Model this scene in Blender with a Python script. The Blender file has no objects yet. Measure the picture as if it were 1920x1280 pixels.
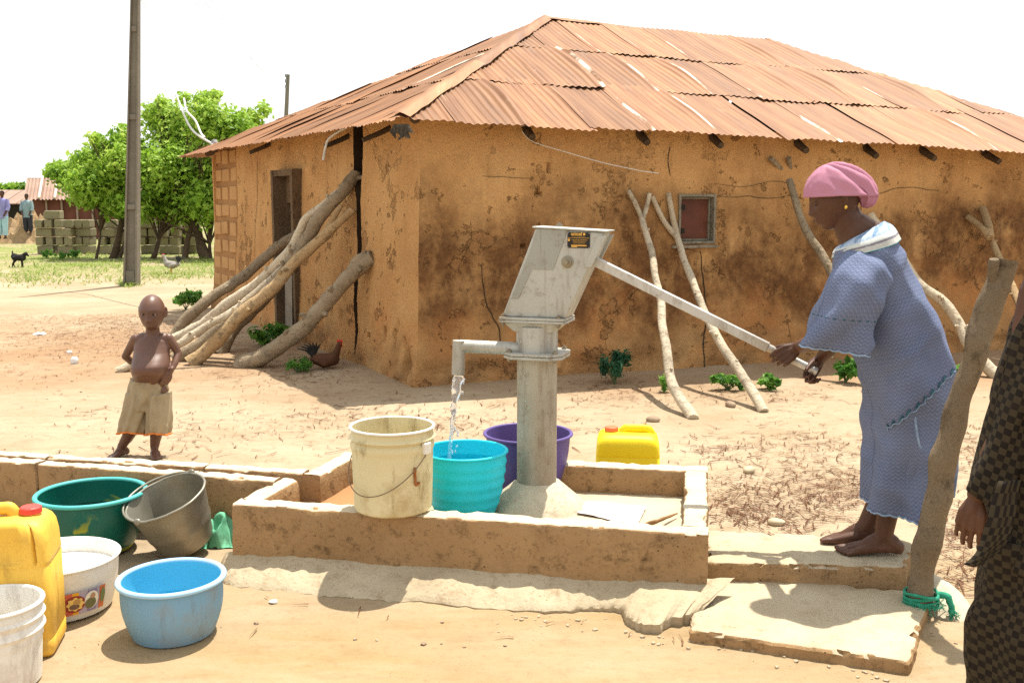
import bpy, bmesh, math, random
from mathutils import Vector, Matrix, noise, Quaternion
random.seed(7)
R = math.radians
sc = bpy.context.scene
COL = sc.collection
# ------------------------------------------------------------------ camera
CAM_H, FPX = 1.55, 1900.0
PITCH = math.atan(260 / FPX)
cam_d = bpy.data.cameras.new('camera'); cam_d.sensor_width = 36; cam_d.lens = 36 * FPX / 1920
cam_d.clip_start = .05; cam_d.clip_end = 3000
cam = bpy.data.objects.new('camera', cam_d); COL.objects.link(cam)
cam.location = (0, 0, CAM_H); cam.rotation_euler = (math.pi / 2 - PITCH, 0, 0)
sc.camera = cam
# ------------------------------------------------------------------ world, sun, exposure
SUNV = Vector((.17, .27, 1)).normalized()
w = bpy.data.worlds.new('World'); sc.world = w; w.use_nodes = True
wn, wl = w.node_tree.nodes, w.node_tree.links
bg = wn['Background']; sky = wn.new('ShaderNodeTexSky'); sky.sky_type = 'NISHITA'; sky.sun_disc = False
sky.sun_elevation = math.asin(SUNV.z); sky.sun_rotation = math.atan2(SUNV.x, SUNV.y)
sky.air_density = 1.0; sky.dust_density = 2.0; sky.ozone_density = 1.0; sky.altitude = 0
hsv = wn.new('ShaderNodeHueSaturation'); hsv.inputs['Saturation'].default_value = .22   # hazy white tropical sky
wl.new(sky.outputs[0], hsv.inputs['Color']); hz = wn.new('ShaderNodeMix'); hz.data_type = 'RGBA'; hz.inputs[0].default_value = .6
wl.new(hsv.outputs[0], hz.inputs[6]); hz.inputs[7].default_value = (5.5, 5.7, 5.72, 1)      # bright even haze over the whole sky
wl.new(hz.outputs[2], bg.inputs['Color'])
bg.inputs['Strength'].default_value = .15
sd = bpy.data.lights.new('sun', 'SUN'); sd.energy = 4.8; sd.angle = R(.6); sd.color = (1, .95, .86)
sun = bpy.data.objects.new('sun', sd); COL.objects.link(sun); sun.location = (3, 5, 18)
sun.rotation_euler = (-SUNV).to_track_quat('-Z', 'Y').to_euler()
sc.view_settings.view_transform = 'Standard'; sc.view_settings.look = 'None'
sc.view_settings.gamma = 1; sc.view_settings.use_curve_mapping = False
sc.view_settings.exposure = .68
sc.cycles.use_denoising = False; sc.cycles.max_bounces = 8
# ------------------------------------------------------------------ placing helpers: photo pixel -> place
def ray(px, py):
    u, v = (px - 960) / FPX, (py - 640) / FPX
    return Vector((u, math.cos(PITCH) - v * math.sin(PITCH), -math.sin(PITCH) - v * math.cos(PITCH)))
def P(px, py, Y):
    d = ray(px, py); t = Y / d.y
    return Vector((t * d.x, Y, CAM_H + t * d.z))
def G(px, py, z=0.0):
    d = ray(px, py); t = (z - CAM_H) / d.z
    return Vector((t * d.x, t * d.y, z))
def onplane(px, py, o, n):
    d = ray(px, py); c = Vector((0, 0, CAM_H)); t = (Vector(o) - c).dot(n) / d.dot(n)
    return c + d * t
def N3(p, s=1.0, off=0.0):
    return noise.noise(Vector((p[0] * s + off, p[1] * s + off * .7, p[2] * s - off)))
def lerp(a, b, t): return a + (b - a) * t
def interp(tab, x):
    if x <= tab[0][0]: return tab[0][1]
    for (x0, y0), (x1, y1) in zip(tab, tab[1:]):
        if x <= x1: return lerp(y0, y1, (x - x0) / (x1 - x0))
    return tab[-1][1]
def catmull(pts, n):
    pts = [Vector(p) for p in pts]; q = [2 * pts[0] - pts[1]] + pts + [2 * pts[-1] - pts[-2]]
    out = []
    for i in range(1, len(q) - 2):
        for k in range(n):
            t = k / n; a, b, c, d = q[i - 1], q[i], q[i + 1], q[i + 2]
            out.append(.5 * ((2 * b) + (c - a) * t + (2 * a - 5 * b + 4 * c - d) * t * t + (3 * b - a - 3 * c + d) * t ** 3))
    out.append(q[-2]); return out
# ------------------------------------------------------------------ mesh helpers
class MB:
    def __init__(s): s.v = []; s.f = []; s.uv = None
    def add(s, vs, fs):
        o = len(s.v); s.v += [Vector(v) for v in vs]; s.f += [tuple(i + o for i in f) for f in fs]; return s
    def box(s, c, size, rz=0, rx=0, ry=0):
        M = Matrix.Translation(Vector(c)) @ Matrix.Rotation(rz, 4, 'Z') @ Matrix.Rotation(ry, 4, 'Y') @ Matrix.Rotation(rx, 4, 'X')
        x, y, z = [k / 2 for k in size]
        vs = [M @ Vector(p) for p in ((-x, -y, -z), (x, -y, -z), (x, y, -z), (-x, y, -z), (-x, -y, z), (x, -y, z), (x, y, z), (-x, y, z))]
        return s.add(vs, [(3, 2, 1, 0), (4, 5, 6, 7), (0, 1, 5, 4), (1, 2, 6, 5), (2, 3, 7, 6), (3, 0, 4, 7)])
    def hexa(s, b4, t4):                      # bottom and top corner loops, counter-clockwise from above
        return s.add(list(b4) + list(t4), [(3, 2, 1, 0), (4, 5, 6, 7), (0, 1, 5, 4), (1, 2, 6, 5), (2, 3, 7, 6), (3, 0, 4, 7)])
    def rings(s, rings, cap0=True, cap1=True, closed=False):
        n = len(rings[0]); o = len(s.v)
        for r in rings: s.v += [Vector(p) for p in r]
        m = len(rings)
        for i in range(m - (0 if closed else 1)):
            a, b = o + i * n, o + ((i + 1) % m) * n
            for j in range(n):
                k = (j + 1) % n; s.f.append((a + j, a + k, b + k, b + j))
        if not closed:
            if cap0: s.f.append(tuple(o + j for j in range(n - 1, -1, -1)))
            if cap1: s.f.append(tuple(o + (m - 1) * n + j for j in range(n)))
        return s
    def tube(s, pts, rad, seg=8, lump=0.0, lsc=6.0, seed=0, cap=True, flat=1.0):
        pts = [Vector(p) for p in pts]; m = len(pts)
        if not hasattr(rad, '__len__'): rad = [rad] * m
        t0 = (pts[1] - pts[0]).normalized(); up = Vector((0, 0, 1)) if abs(t0.z) < .9 else Vector((1, 0, 0))
        x = t0.cross(up).normalized(); rings = []
        for i, p in enumerate(pts):
            t = (pts[min(i + 1, m - 1)] - pts[max(i - 1, 0)]).normalized()
            x = (x - t * x.dot(t)).normalized(); y = t.cross(x); ring = []
            for j in range(seg):
                a = 2 * math.pi * j / seg; d = x * math.cos(a) + y * math.sin(a) * flat
                k = rad[i]
                if lump: k *= 1 + lump * N3(p + d * rad[i], lsc, seed)
                ring.append(p + d * k)
            rings.append(ring)
        return s.rings(rings, cap, cap)
    def capsule(s, pts, rad, seg=12, flat=1.0):
        """closed limb with round ends"""
        pts = [Vector(p) for p in pts]; d0 = (pts[0] - pts[1]).normalized(); d1 = (pts[-1] - pts[-2]).normalized()
        rad = list(rad); p2, r2 = [], []
        for k in (80, 55, 28): p2.append(pts[0] + d0 * rad[0] * math.sin(R(k))); r2.append(rad[0] * math.cos(R(k)))
        p2 += pts; r2 += rad
        for k in (28, 55, 80): p2.append(pts[-1] + d1 * rad[-1] * math.sin(R(k))); r2.append(rad[-1] * math.cos(R(k)))
        return s.tube(p2, r2, seg, flat=flat)
    def ball(s, c, r, rot=None, seg=16):
        c = Vector(c); r = Vector(r) if hasattr(r, '__len__') else Vector((r, r, r)); rings = []
        for i in range(1, seg // 2):
            ph = math.pi * i / (seg // 2) - math.pi / 2; ring = []
            for j in range(seg):
                a = 2 * math.pi * j / seg; q = Vector((r.x * math.cos(ph) * math.cos(a), r.y * math.cos(ph) * math.sin(a), r.z * math.sin(ph)))
                ring.append(c + (rot @ q if rot else q))
            rings.append(ring)
        return s.rings(rings)
    def lathe(s, prof, c, seg=40, M=None, closed_bottom=True, wob=0.0, seed=0):
        """prof: (r, z) from one end to the other"""
        c = Vector(c); rings = []
        for r, z in prof:
            ring = []
            for j in range(seg):
                a = 2 * math.pi * j / seg; k = r * (1 + wob * N3((math.cos(a), math.sin(a), z * 3), 1.3, seed))
                q = Vector((k * math.cos(a), k * math.sin(a), z)); ring.append(c + (M @ q if M else q))
            rings.append(ring)
        return s.rings(rings, False, closed_bottom)
LOC = {}
def mesh_of(mb, loc=Vector((0, 0, 0))):
    me = bpy.data.meshes.new('m'); me.from_pydata([v - loc for v in mb.v], [], mb.f); me.validate(); me.update()
    return me
def link(name, me, mat, parent=None, loc=None, smooth=None):
    me.name = name; o = bpy.data.objects.new(name, me); COL.objects.link(o)
    if mat:
        for m in (mat if isinstance(mat, (list, tuple)) else [mat]): me.materials.append(m)
    if parent is not None: o.parent = parent; LOC[o] = LOC[parent]
    else: o.location = loc; LOC[o] = Vector(loc)
    if smooth is not None:
        me.shade_smooth()
        if smooth < 179: me.set_sharp_from_angle(angle=R(smooth))
    return o
def fix(me):
    bm = bmesh.new(); bm.from_mesh(me); bmesh.ops.recalc_face_normals(bm, faces=bm.faces); bm.to_mesh(me); bm.free()
def part(name, mb, mat, parent, smooth=None, label=None, recalc=True, kind=None):
    me = mesh_of(mb, LOC[parent])
    if recalc: fix(me)
    o = link(name, me, mat, parent, smooth=smooth)
    if label: o['label'] = label
    if kind: o['kind'] = kind
    return o
def tag(o, label=None, cat=None, group=None, kind=None):
    for k, v in (('label', label), ('category', cat), ('group', group), ('kind', kind)):
        if v: o[k] = v
    return o
def thing(name, label, cat, loc, group=None, kind=None):
    o = bpy.data.objects.new(name, None); o.empty_display_size = .1; COL.objects.link(o); o.location = loc; LOC[o] = Vector(loc)
    return tag(o, label, cat, group, kind)
def solo(name, mb, mat, label, cat, loc, group=None, smooth=None, kind=None, recalc=True):
    me = mesh_of(mb, Vector(loc))
    if recalc: fix(me)
    return tag(link(name, me, mat, None, loc, smooth), label, cat, group, kind)
def bevel(o, wd, seg=2, ang=30):
    bm = bmesh.new(); bm.from_mesh(o.data)
    es = [e for e in bm.edges if len(e.link_faces) == 2 and e.calc_face_angle(0) > R(ang)]
    bmesh.ops.bevel(bm, geom=es, offset=wd, segments=seg, affect='EDGES', profile=.5, clamp_overlap=True)
    bm.to_mesh(o.data); bm.free(); return o
def fuse(mb, voxel, smooth=4, fac=.5):
    """closed overlapping pieces -> one continuous surface"""
    me = mesh_of(mb); fix(me); o = bpy.data.objects.new('tmp', me); COL.objects.link(o)
    m = o.modifiers.new('r', 'REMESH'); m.mode = 'VOXEL'; m.voxel_size = voxel
    if smooth: s = o.modifiers.new('s', 'SMOOTH'); s.iterations = smooth; s.factor = fac
    dg = bpy.context.evaluated_depsgraph_get(); me2 = bpy.data.meshes.new_from_object(o.evaluated_get(dg))
    bpy.data.objects.remove(o); bpy.data.meshes.remove(me); return me2
def shift(me, loc):
    me.transform(Matrix.Translation(-Vector(loc))); return me
# ------------------------------------------------------------------ materials
def ramp(nt, stops, interp_='LINEAR'):
    r = nt.nodes.new('ShaderNodeValToRGB'); e = r.color_ramp.elements; r.color_ramp.interpolation = interp_
    while len(e) < len(stops): e.new(.5)
    for k, (p, c) in zip(e, stops): k.position = p; k.color = (*c, 1) if len(c) == 3 else c
    return r
class Mat:
    """small node builder around a Principled surface"""
    def __init__(s, name, rough=.8, metal=0.0, spec=.3):
        s.m = bpy.data.materials.new(name); s.m.use_nodes = True; s.nt = s.m.node_tree; s.n = s.nt.nodes; s.l = s.nt.links
        s.b = s.n['Principled BSDF']; s.b.inputs['Roughness'].default_value = rough; s.b.inputs['Metallic'].default_value = metal
        s.b.inputs['Specular IOR Level'].default_value = spec
        s.tc = s.n.new('ShaderNodeTexCoord'); s.co = s.tc.outputs['Object']; s.col = None
    def val(s, x):
        return x
    def mapping(s, scale=(1, 1, 1), rot=(0, 0, 0), src=None):
        k = s.n.new('ShaderNodeMapping'); k.inputs['Scale'].default_value = scale; k.inputs['Rotation'].default_value = rot
        s.l.new(src or s.co, k.inputs['Vector']); return k.outputs[0]
    def noise(s, scale, detail=6, rough=.55, src=None, dist=0.0):
        k = s.n.new('ShaderNodeTexNoise'); k.inputs['Scale'].default_value = scale; k.inputs['Detail'].default_value = detail
        k.inputs['Roughness'].default_value = rough; k.inputs['Distortion'].default_value = dist
        s.l.new(src or s.co, k.inputs['Vector']); return k.outputs['Fac']
    def vor(s, scale, feature='F1', out='Distance', src=None, rnd=1.0):
        k = s.n.new('ShaderNodeTexVoronoi'); k.feature = feature; k.inputs['Scale'].default_value = scale; k.inputs['Randomness'].default_value = rnd
        s.l.new(src or s.co, k.inputs['Vector']); return k.outputs[out]
    def rmp(s, fac, stops, i='LINEAR'):
        k = ramp(s.nt, stops, i); s.l.new(fac, k.inputs[0]); return k.outputs[0]
    def mr(s, v, a, b, c=0.0, d=1.0):
        k = s.n.new('ShaderNodeMapRange'); s.l.new(v, k.inputs[0])
        for i, x in zip((1, 2, 3, 4), (a, b, c, d)): k.inputs[i].default_value = x
        return k.outputs[0]
    def math(s, op, a, b=0.0):
        k = s.n.new('ShaderNodeMath'); k.operation = op
        for i, x in ((0, a), (1, b)):
            if isinstance(x, (int, float)): k.inputs[i].default_value = x
            else: s.l.new(x, k.inputs[i])
        return k.outputs[0]
    def xyz(s, src=None):
        k = s.n.new('ShaderNodeSeparateXYZ'); s.l.new(src or s.co, k.inputs[0]); return k.outputs
    def base(s, scale, stops, detail=6, src=None, rough=.55):
        s.col = s.rmp(s.noise(scale, detail, rough, src), stops); return s
    def mix(s, fac, col, mode='MIX'):
        k = s.n.new('ShaderNodeMix'); k.data_type = 'RGBA'; k.blend_type = mode
        for i, x in ((0, fac), (6, s.col), (7, col)):
            if isinstance(x, (int, float)): k.inputs[i].default_value = x
            elif isinstance(x, tuple): k.inputs[i].default_value = (*x, 1)
            else: s.l.new(x, k.inputs[i])
        s.col = k.outputs[2]; return s
    def vary(s, amt=.25):
        k = s.n.new('ShaderNodeObjectInfo'); v = s.mr(k.outputs['Random'], 0, 1, 1 - amt, 1 + amt)
        h = s.n.new('ShaderNodeHueSaturation'); s.l.new(v, h.inputs['Value']); s.l.new(s.col, h.inputs['Color']); s.col = h.outputs[0]; return s
    def bump(s, h, strength=.4, dist=.01):
        k = s.n.new('ShaderNodeBump'); k.inputs['Strength'].default_value = strength; k.inputs['Distance'].default_value = dist
        s.l.new(h, k.inputs['Height'])
        if s.b.inputs['Normal'].is_linked: s.l.new(s.b.inputs['Normal'].links[0].from_socket, k.inputs['Normal'])
        s.l.new(k.outputs[0], s.b.inputs['Normal']); return s
    def roughness(s, fac, a, b):
        s.l.new(s.mr(fac, 0, 1, a, b), s.b.inputs['Roughness']); return s
    def done(s):
        if s.col is not None:
            if isinstance(s.col, tuple): s.b.inputs['Base Color'].default_value = (*s.col, 1)
            else: s.l.new(s.col, s.b.inputs['Base Color'])
        return s.m
def simple(name, c1, c2, scale=6, rough=.8, bump=.3, bscale=40, bdist=.004, metal=0.0, vary=0, spec=.3, detail=6):
    k = Mat(name, rough, metal, spec).base(scale, [(.3, c1), (.7, c2)], detail)
    if vary: k.vary(vary)
    if bump: k.bump(k.noise(bscale, 5), bump, bdist)
    return k.done()
# ================================================================== materials of the place
def m_ground():
    k = Mat('sandy_earth', .95, spec=.1)
    k.base(.9, [(.3, (.31, .225, .14)), (.5, (.36, .275, .18)), (.72, (.42, .34, .235))], 9, rough=.65)
    x, y, z = k.xyz()[:3]
    n = k.noise(.35, 5)
    # trampled ochre foreground
    fg = k.math('MULTIPLY', k.mr(k.math('ADD', y, k.math('MULTIPLY', k.noise(1.5, 5), .8)), 5.1, 4.2), k.mr(k.noise(1.3, 6, src=k.mapping((.6, 1.6, 1))), .25, .7))
    k.mix(fg, (.315, .215, .102))
    # reddish swept soil by the hut
    red = k.math('MULTIPLY', k.mr(y, 7.6, 8.8), k.mr(y, 16, 12)); red = k.math('MULTIPLY', red, k.mr(n, .35, .6))
    k.mix(k.math('MULTIPLY', red, .6), (.27, .14, .065))
    # thin grass beyond the yard
    gx = k.math('MULTIPLY', k.mr(x, -1.5, -4.5), k.mr(y, 19, 25)); gx = k.math('MULTIPLY', gx, k.mr(k.noise(.5, 8, .65), .36, .58))
    k.mix(gx, k.rmp(k.noise(3, 6), [(.3, (.12, .17, .035)), (.7, (.24, .27, .075))]))
    k.mix(k.math('MULTIPLY', k.mr(k.noise(7, 8, .75, src=k.mapping((.6, 1.3, 1))), .5, .72), .5), (.21, .135, .065))
    k.mix(k.math('MULTIPLY', k.mr(k.noise(24, 8, .8), .52, .75), .5), (.17, .105, .05))
    k.mix(k.math('MULTIPLY', k.mr(k.noise(3, 8, .7, src=k.mapping((.5, 1.4, 1))), .52, .7), .4), (.40, .32, .22))
    k.mix(k.math('MULTIPLY', k.mr(k.vor(46), .16, .05), k.mr(k.noise(2.2, 4), .48, .6)), (.16, .085, .045))
    k.bump(k.noise(5, 8, .65), .5, .03); k.bump(k.noise(60, 5, .7), .45, .006)
    return k.done()
def m_wall(name, stain):
    k = Mat(name, .95, spec=.08)
    k.base(1.4, [(.25, (.50, .265, .105)), (.5, (.61, .345, .140)), (.8, (.68, .42, .185))], 8)
    x, y, z = k.xyz()[:3]
    zz = k.math('ADD', z, k.math('MULTIPLY', k.math('SUBTRACT', k.noise(.8, 9, .66), .5), 2.2))
    band = k.math('MULTIPLY', k.mr(zz, 1.75, 1.2), k.mr(zz, .0, .6))
    band = k.math('MULTIPLY', band, stain)                       # old damp and soot stain, strong on the long wall only
    streak = k.noise(2.6, 9, .68, src=k.mapping((1.1, 1.1, .75)))
    k.mix(k.math('MULTIPLY', band, k.mr(streak, .26, .52)), k.rmp(k.noise(8, 9, .78), [(.28, (.085, .040, .018)), (.5, (.165, .080, .033)), (.72, (.30, .150, .058))]))
    k.mix(k.math('MULTIPLY', k.mr(k.noise(7, 8, .75, src=k.mapping((1, 1, .12))), .52, .72), .35), (.20, .095, .038))
    k.mix(k.math('MULTIPLY', k.mr(k.noise(1.8, 9, .7), .55, .72), .4), (.62, .39, .18))
    low = k.math('MULTIPLY', k.mr(zz, .95, .25), k.mr(k.noise(2.2, 6), .42, .62))
    k.mix(k.math('MULTIPLY', low, .7), (.52, .215, .07))
    foot = k.math('MULTIPLY', k.mr(zz, .35, .0), k.mr(k.noise(4, 6), .3, .6))
    k.mix(k.math('MULTIPLY', foot, .75), (.22, .13, .06))
    drip = k.math('MULTIPLY', k.mr(z, 1.3, 2.1), k.mr(k.noise(4, 5, .6, src=k.mapping((1.5, 1.5, .18))), .57, .68))
    k.mix(k.math('MULTIPLY', drip, .45), (.30, .15, .06))
    k.mix(k.math('MULTIPLY', k.mr(k.vor(17), .10, .04), k.mr(k.noise(3, 4), .54, .64)), (.10, .05, .02))
    k.mix(k.math('MULTIPLY', k.mr(k.noise(22, 9, .82), .52, .76), .5), (.26, .13, .055))
    fk = k.math('MULTIPLY', k.mr(k.noise(2.1, 12, .66), .575, .590), k.mr(z, 2.3, 1.2))          # flaked-off plaster skin
    k.mix(k.math('MULTIPLY', fk, .7), k.rmp(k.noise(26, 8, .8), [(.3, (.20, .095, .038)), (.7, (.42, .22, .09))]))
    fs_ = k.math('MULTIPLY', k.mr(k.noise(6.5, 10, .7), .62, .635), .8); k.mix(fs_, (.25, .125, .05))
    cr = k.math('MULTIPLY', k.mr(k.vor(.9, 'DISTANCE_TO_EDGE', src=None), .006, .0), k.mr(k.noise(.9, 3), .52, .6))
    k.mix(cr, (.10, .05, .02))
    k.bump(k.noise(3.5, 8, .65), .8, .06); k.bump(k.noise(30, 8, .78), .9, .02); k.bump(k.math('SUBTRACT', 1.0, k.math('MAXIMUM', fk, fs_)), .9, .02)
    return k.done()
def m_rust():
    k = Mat('rusted_roof_iron', .62, 0.15, .35)
    st = k.mapping((7, .55, 1))                                      # long runs down the sheet
    k.base(1.0, [(.26, (.115, .042, .015)), (.42, (.205, .085, .030)), (.58, (.275, .128, .050)), (.78, (.38, .215, .10))], 8, src=st)
    k.mix(k.math('MULTIPLY', k.mr(k.noise(2.6, 7, .7), .56, .72), .55), (.19, .055, .022))
    k.mix(k.math('MULTIPLY', k.mr(k.noise(5.5, 6, .7, src=k.mapping((1, .3, 1))), .60, .72), .4), (.46, .32, .2))
    k.mix(k.mr(k.vor(5.0), .035, .022), (.6, .55, .48))             # bright nail washers
    k.mix(k.math('MULTIPLY', k.mr(k.noise(1.3, 8, .7, src=k.mapping((3, .4, 1))), .52, .68), .55), (.20, .135, .095))
    k.vary(.2)
    # bare zinc along one lapped edge of a sheet (attribute painted per sheet)
    at = k.n.new('ShaderNodeAttribute'); at.attribute_name = 'zinc'
    k.mix(k.math('MULTIPLY', at.outputs['Fac'], k.mr(k.noise(1.6, 6, src=k.mapping((3, 1, 1))), .46, .54)), (.70, .62, .50))
    k.bump(k.noise(30, 6), .25, .004)
    return k.done()
def m_concrete(name, a, b, pit=(.10, .06, .03), amt=.8):
    k = Mat(name, .93, spec=.12).base(2.2, [(.3, a), (.7, b)], 9, rough=.65)
    k.mix(k.math('MULTIPLY', k.mr(k.noise(13, 9, .78), .53, .70), amt), pit)
    k.mix(k.math('MULTIPLY', k.mr(k.noise(1.7, 6, .7), .55, .72), .35), tuple(c * .55 for c in a))
    k.mix(k.math('MULTIPLY', k.mr(k.vor(34), .16, .06), k.mr(k.noise(6, 4), .44, .58)), pit)
    k.mix(k.math('MULTIPLY', k.mr(k.noise(55, 6, .8), .56, .68), amt * .8), pit)
    k.bump(k.noise(9, 7, .65), .5, .02); k.bump(k.noise(75, 6, .7), .6, .006); k.bump(k.vor(60), .25, .004)
    return k.done()
def m_bark(name, a, b, c, dark=(.07, .045, .025)):
    k = Mat(name, .9, spec=.12); st = k.mapping((1, 1, 1))
    k.base(6, [(.25, a), (.5, b), (.75, c)], 9, rough=.7)
    k.mix(k.math('MULTIPLY', k.mr(k.noise(12, 9, .8), .50, .66), .8), dark); k.vary(.15)
    k.mix(k.math('MULTIPLY', k.mr(k.noise(3, 5, .6), .52, .66), .5), tuple(x * .5 for x in a))
    k.bump(k.noise(22, 8, .78), 1.0, .022); k.bump(k.vor(26), .5, .012)
    return k.done()
def m_leaf(name, a, b, c):
    k = Mat(name, .55, spec=.3)
    at = k.n.new('ShaderNodeAttribute'); at.attribute_name = 'tone'
    k.col = k.rmp(at.outputs['Fac'], [(0, a), (.5, b), (1, c)])
    k.b.inputs['Subsurface Weight'].default_value = 0
    m = k.done(); nt = m.node_tree
    tr = nt.nodes.new('ShaderNodeBsdfTranslucent'); mx = nt.nodes.new('ShaderNodeMixShader'); mx.inputs[0].default_value = .45
    nt.links.new(k.col, tr.inputs[0]); nt.links.new(k.b.outputs[0], mx.inputs[1]); nt.links.new(tr.outputs[0], mx.inputs[2])
    nt.links.new(mx.outputs[0], nt.nodes['Material Output'].inputs[0]); return m
def m_plastic(name, a, b, dirt=(.35, .25, .13), amt=.35, rough=.4, dsc=3.5, top=None):
    k = Mat(name, rough, spec=.4).base(2.5, [(.3, a), (.7, b)], 5)
    n = k.noise(dsc, 9, .72)
    k.mix(k.math('MULTIPLY', k.mr(n, .5, .72), amt), dirt)
    k.mix(k.math('MULTIPLY', k.mr(k.noise(11, 8, .7, src=k.mapping((1, 1, .25))), .57, .7), amt * .7), tuple(c * .55 for c in dirt))
    k.roughness(n, rough, rough + .3)
    k.bump(k.noise(8, 4), .12, .006); k.bump(k.noise(90, 4), .12, .001)
    return k.done()
MG = m_ground(); MWL = m_wall('mud_plaster', .12); MW = m_wall('stained_mud_plaster', 1.0); MR = m_rust()
MC = m_concrete('rough_concrete', (.30, .18, .085), (.40, .25, .125), (.065, .036, .016), .9)
MCP = m_concrete('pale_concrete', (.50, .425, .30), (.60, .52, .38), (.30, .20, .11), .45)
MCB = m_concrete('block_concrete', (.20, .175, .105), (.30, .26, .165), (.08, .065, .035), .6)
MPOLE = m_concrete('pole_concrete', (.17, .155, .12), (.235, .215, .17), (.08, .07, .05), .5)
MB_GREY = m_bark('weathered_log', (.20, .15, .095), (.34, .265, .175), (.50, .41, .29))
MB_PALE = m_bark('stripped_pole', (.46, .37, .25), (.60, .51, .37), (.70, .62, .48), (.20, .13, .07))
MB_DARK = m_bark('dark_wood', (.065, .045, .028), (.11, .075, .045), (.16, .11, .07), (.02, .014, .01))
MB_ORANGE = m_bark('peeled_log', (.30, .185, .09), (.46, .32, .17), (.58, .45, .28))
MDARK = simple('shade_and_hinge_dark', (.012, .009, .006), (.03, .022, .014), 8)  # near-black: dark hinges, and shade painted into doorways and cracks
MLEAF = m_leaf('tree_leaf', (.08, .18, .015), (.27, .45, .04), (.48, .62, .12))
MLEAF2 = m_leaf('weed_leaf', (.04, .13, .02), (.12, .30, .04), (.28, .48, .09))
MLEAF3 = m_leaf('blue_green_leaf', (.015, .07, .03), (.035, .14, .065), (.08, .22, .11))
MGRASS = m_leaf('grass_blade', (.10, .17, .02), (.22, .30, .05), (.38, .42, .12))
MLIT = m_leaf('dry_litter', (.07, .024, .011), (.16, .062, .026), (.29, .15, .07))
# ================================================================== ground
HC = Vector((-.77, 8.6, 0)); DL = Vector((-.498, .867, 0)).normalized(); DR = Vector((.9475, .3197, 0)).normalized()
NL = Vector((-DL.y, DL.x, 0)); NL = NL if NL.x < 0 else -NL
NR = Vector((DR.y, -DR.x, 0)); NR = NR if NR.y < 0 else -NR
def gz(x, y):
    p = Vector((x, y, 0))
    h = .010 * N3(p, .8, 3) + .006 * N3(p, 2.6, 9)
    h *= min(1, max(0, (y - 2.5) / 2))
    # earth banked against the channel wall on the left
    d = (Vector((x, y)) - Vector((-2.75, 4.72))).length; h += .13 * math.exp(-(d / .34) ** 2)
    # soil spilled along the hut foot
    q = p - HC; sl, sr = q.dot(DL), q.dot(DR); dl, dr = q.dot(NL), q.dot(NR)
    if -1 < sl < 7.5 and -.6 < dl < 1.3: h += .035 * min(1, max(0, sl) / 1.5) * math.exp(-(max(dl, 0) / .45) ** 2) * (1 + .5 * N3(p, 2.2, 4))
    if -1 < sr < 8.6 and -.6 < dr < 1.3: h += .03 * min(1, max(0, sr) / 1.5) * math.exp(-(max(dr, 0) / .4) ** 2) * (1 + .5 * N3(p, 2.2, 4))
    if y > 60: h += min(1.2, (y - 60) * .004)
    return h
def axis(segs):
    out = []
    for a, b, st in segs:
        n = max(1, round((b - a) / st)); out += [a + (b - a) * i / n for i in range(n)]
    return out + [segs[-1][1]]
xs = axis([(-600, -60, 60), (-60, -14, 4), (-14, -6, .4), (-6, 6, .09), (6, 14, .4), (14, 60, 4), (60, 600, 60)])
ys = axis([(-60, 0, 6), (0, 2.2, .4), (2.2, 10, .09), (10, 18, .25), (18, 60, 1.5), (60, 200, 10), (200, 1500, 100)])
gm = MB(); nx = len(xs)
gm.add([(x, y, gz(x, y)) for y in ys for x in xs], [(j * nx + i, j * nx + i + 1, (j + 1) * nx + i + 1, (j + 1) * nx + i) for j in range(len(ys) - 1) for i in range(nx - 1)])
solo('ground', gm, MG, None, None, (0, 0, 0), smooth=180, kind='structure', recalc=False)
def GZ(px, py):
    q = G(px, py); return Vector((q.x, q.y, gz(q.x, q.y)))
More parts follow.
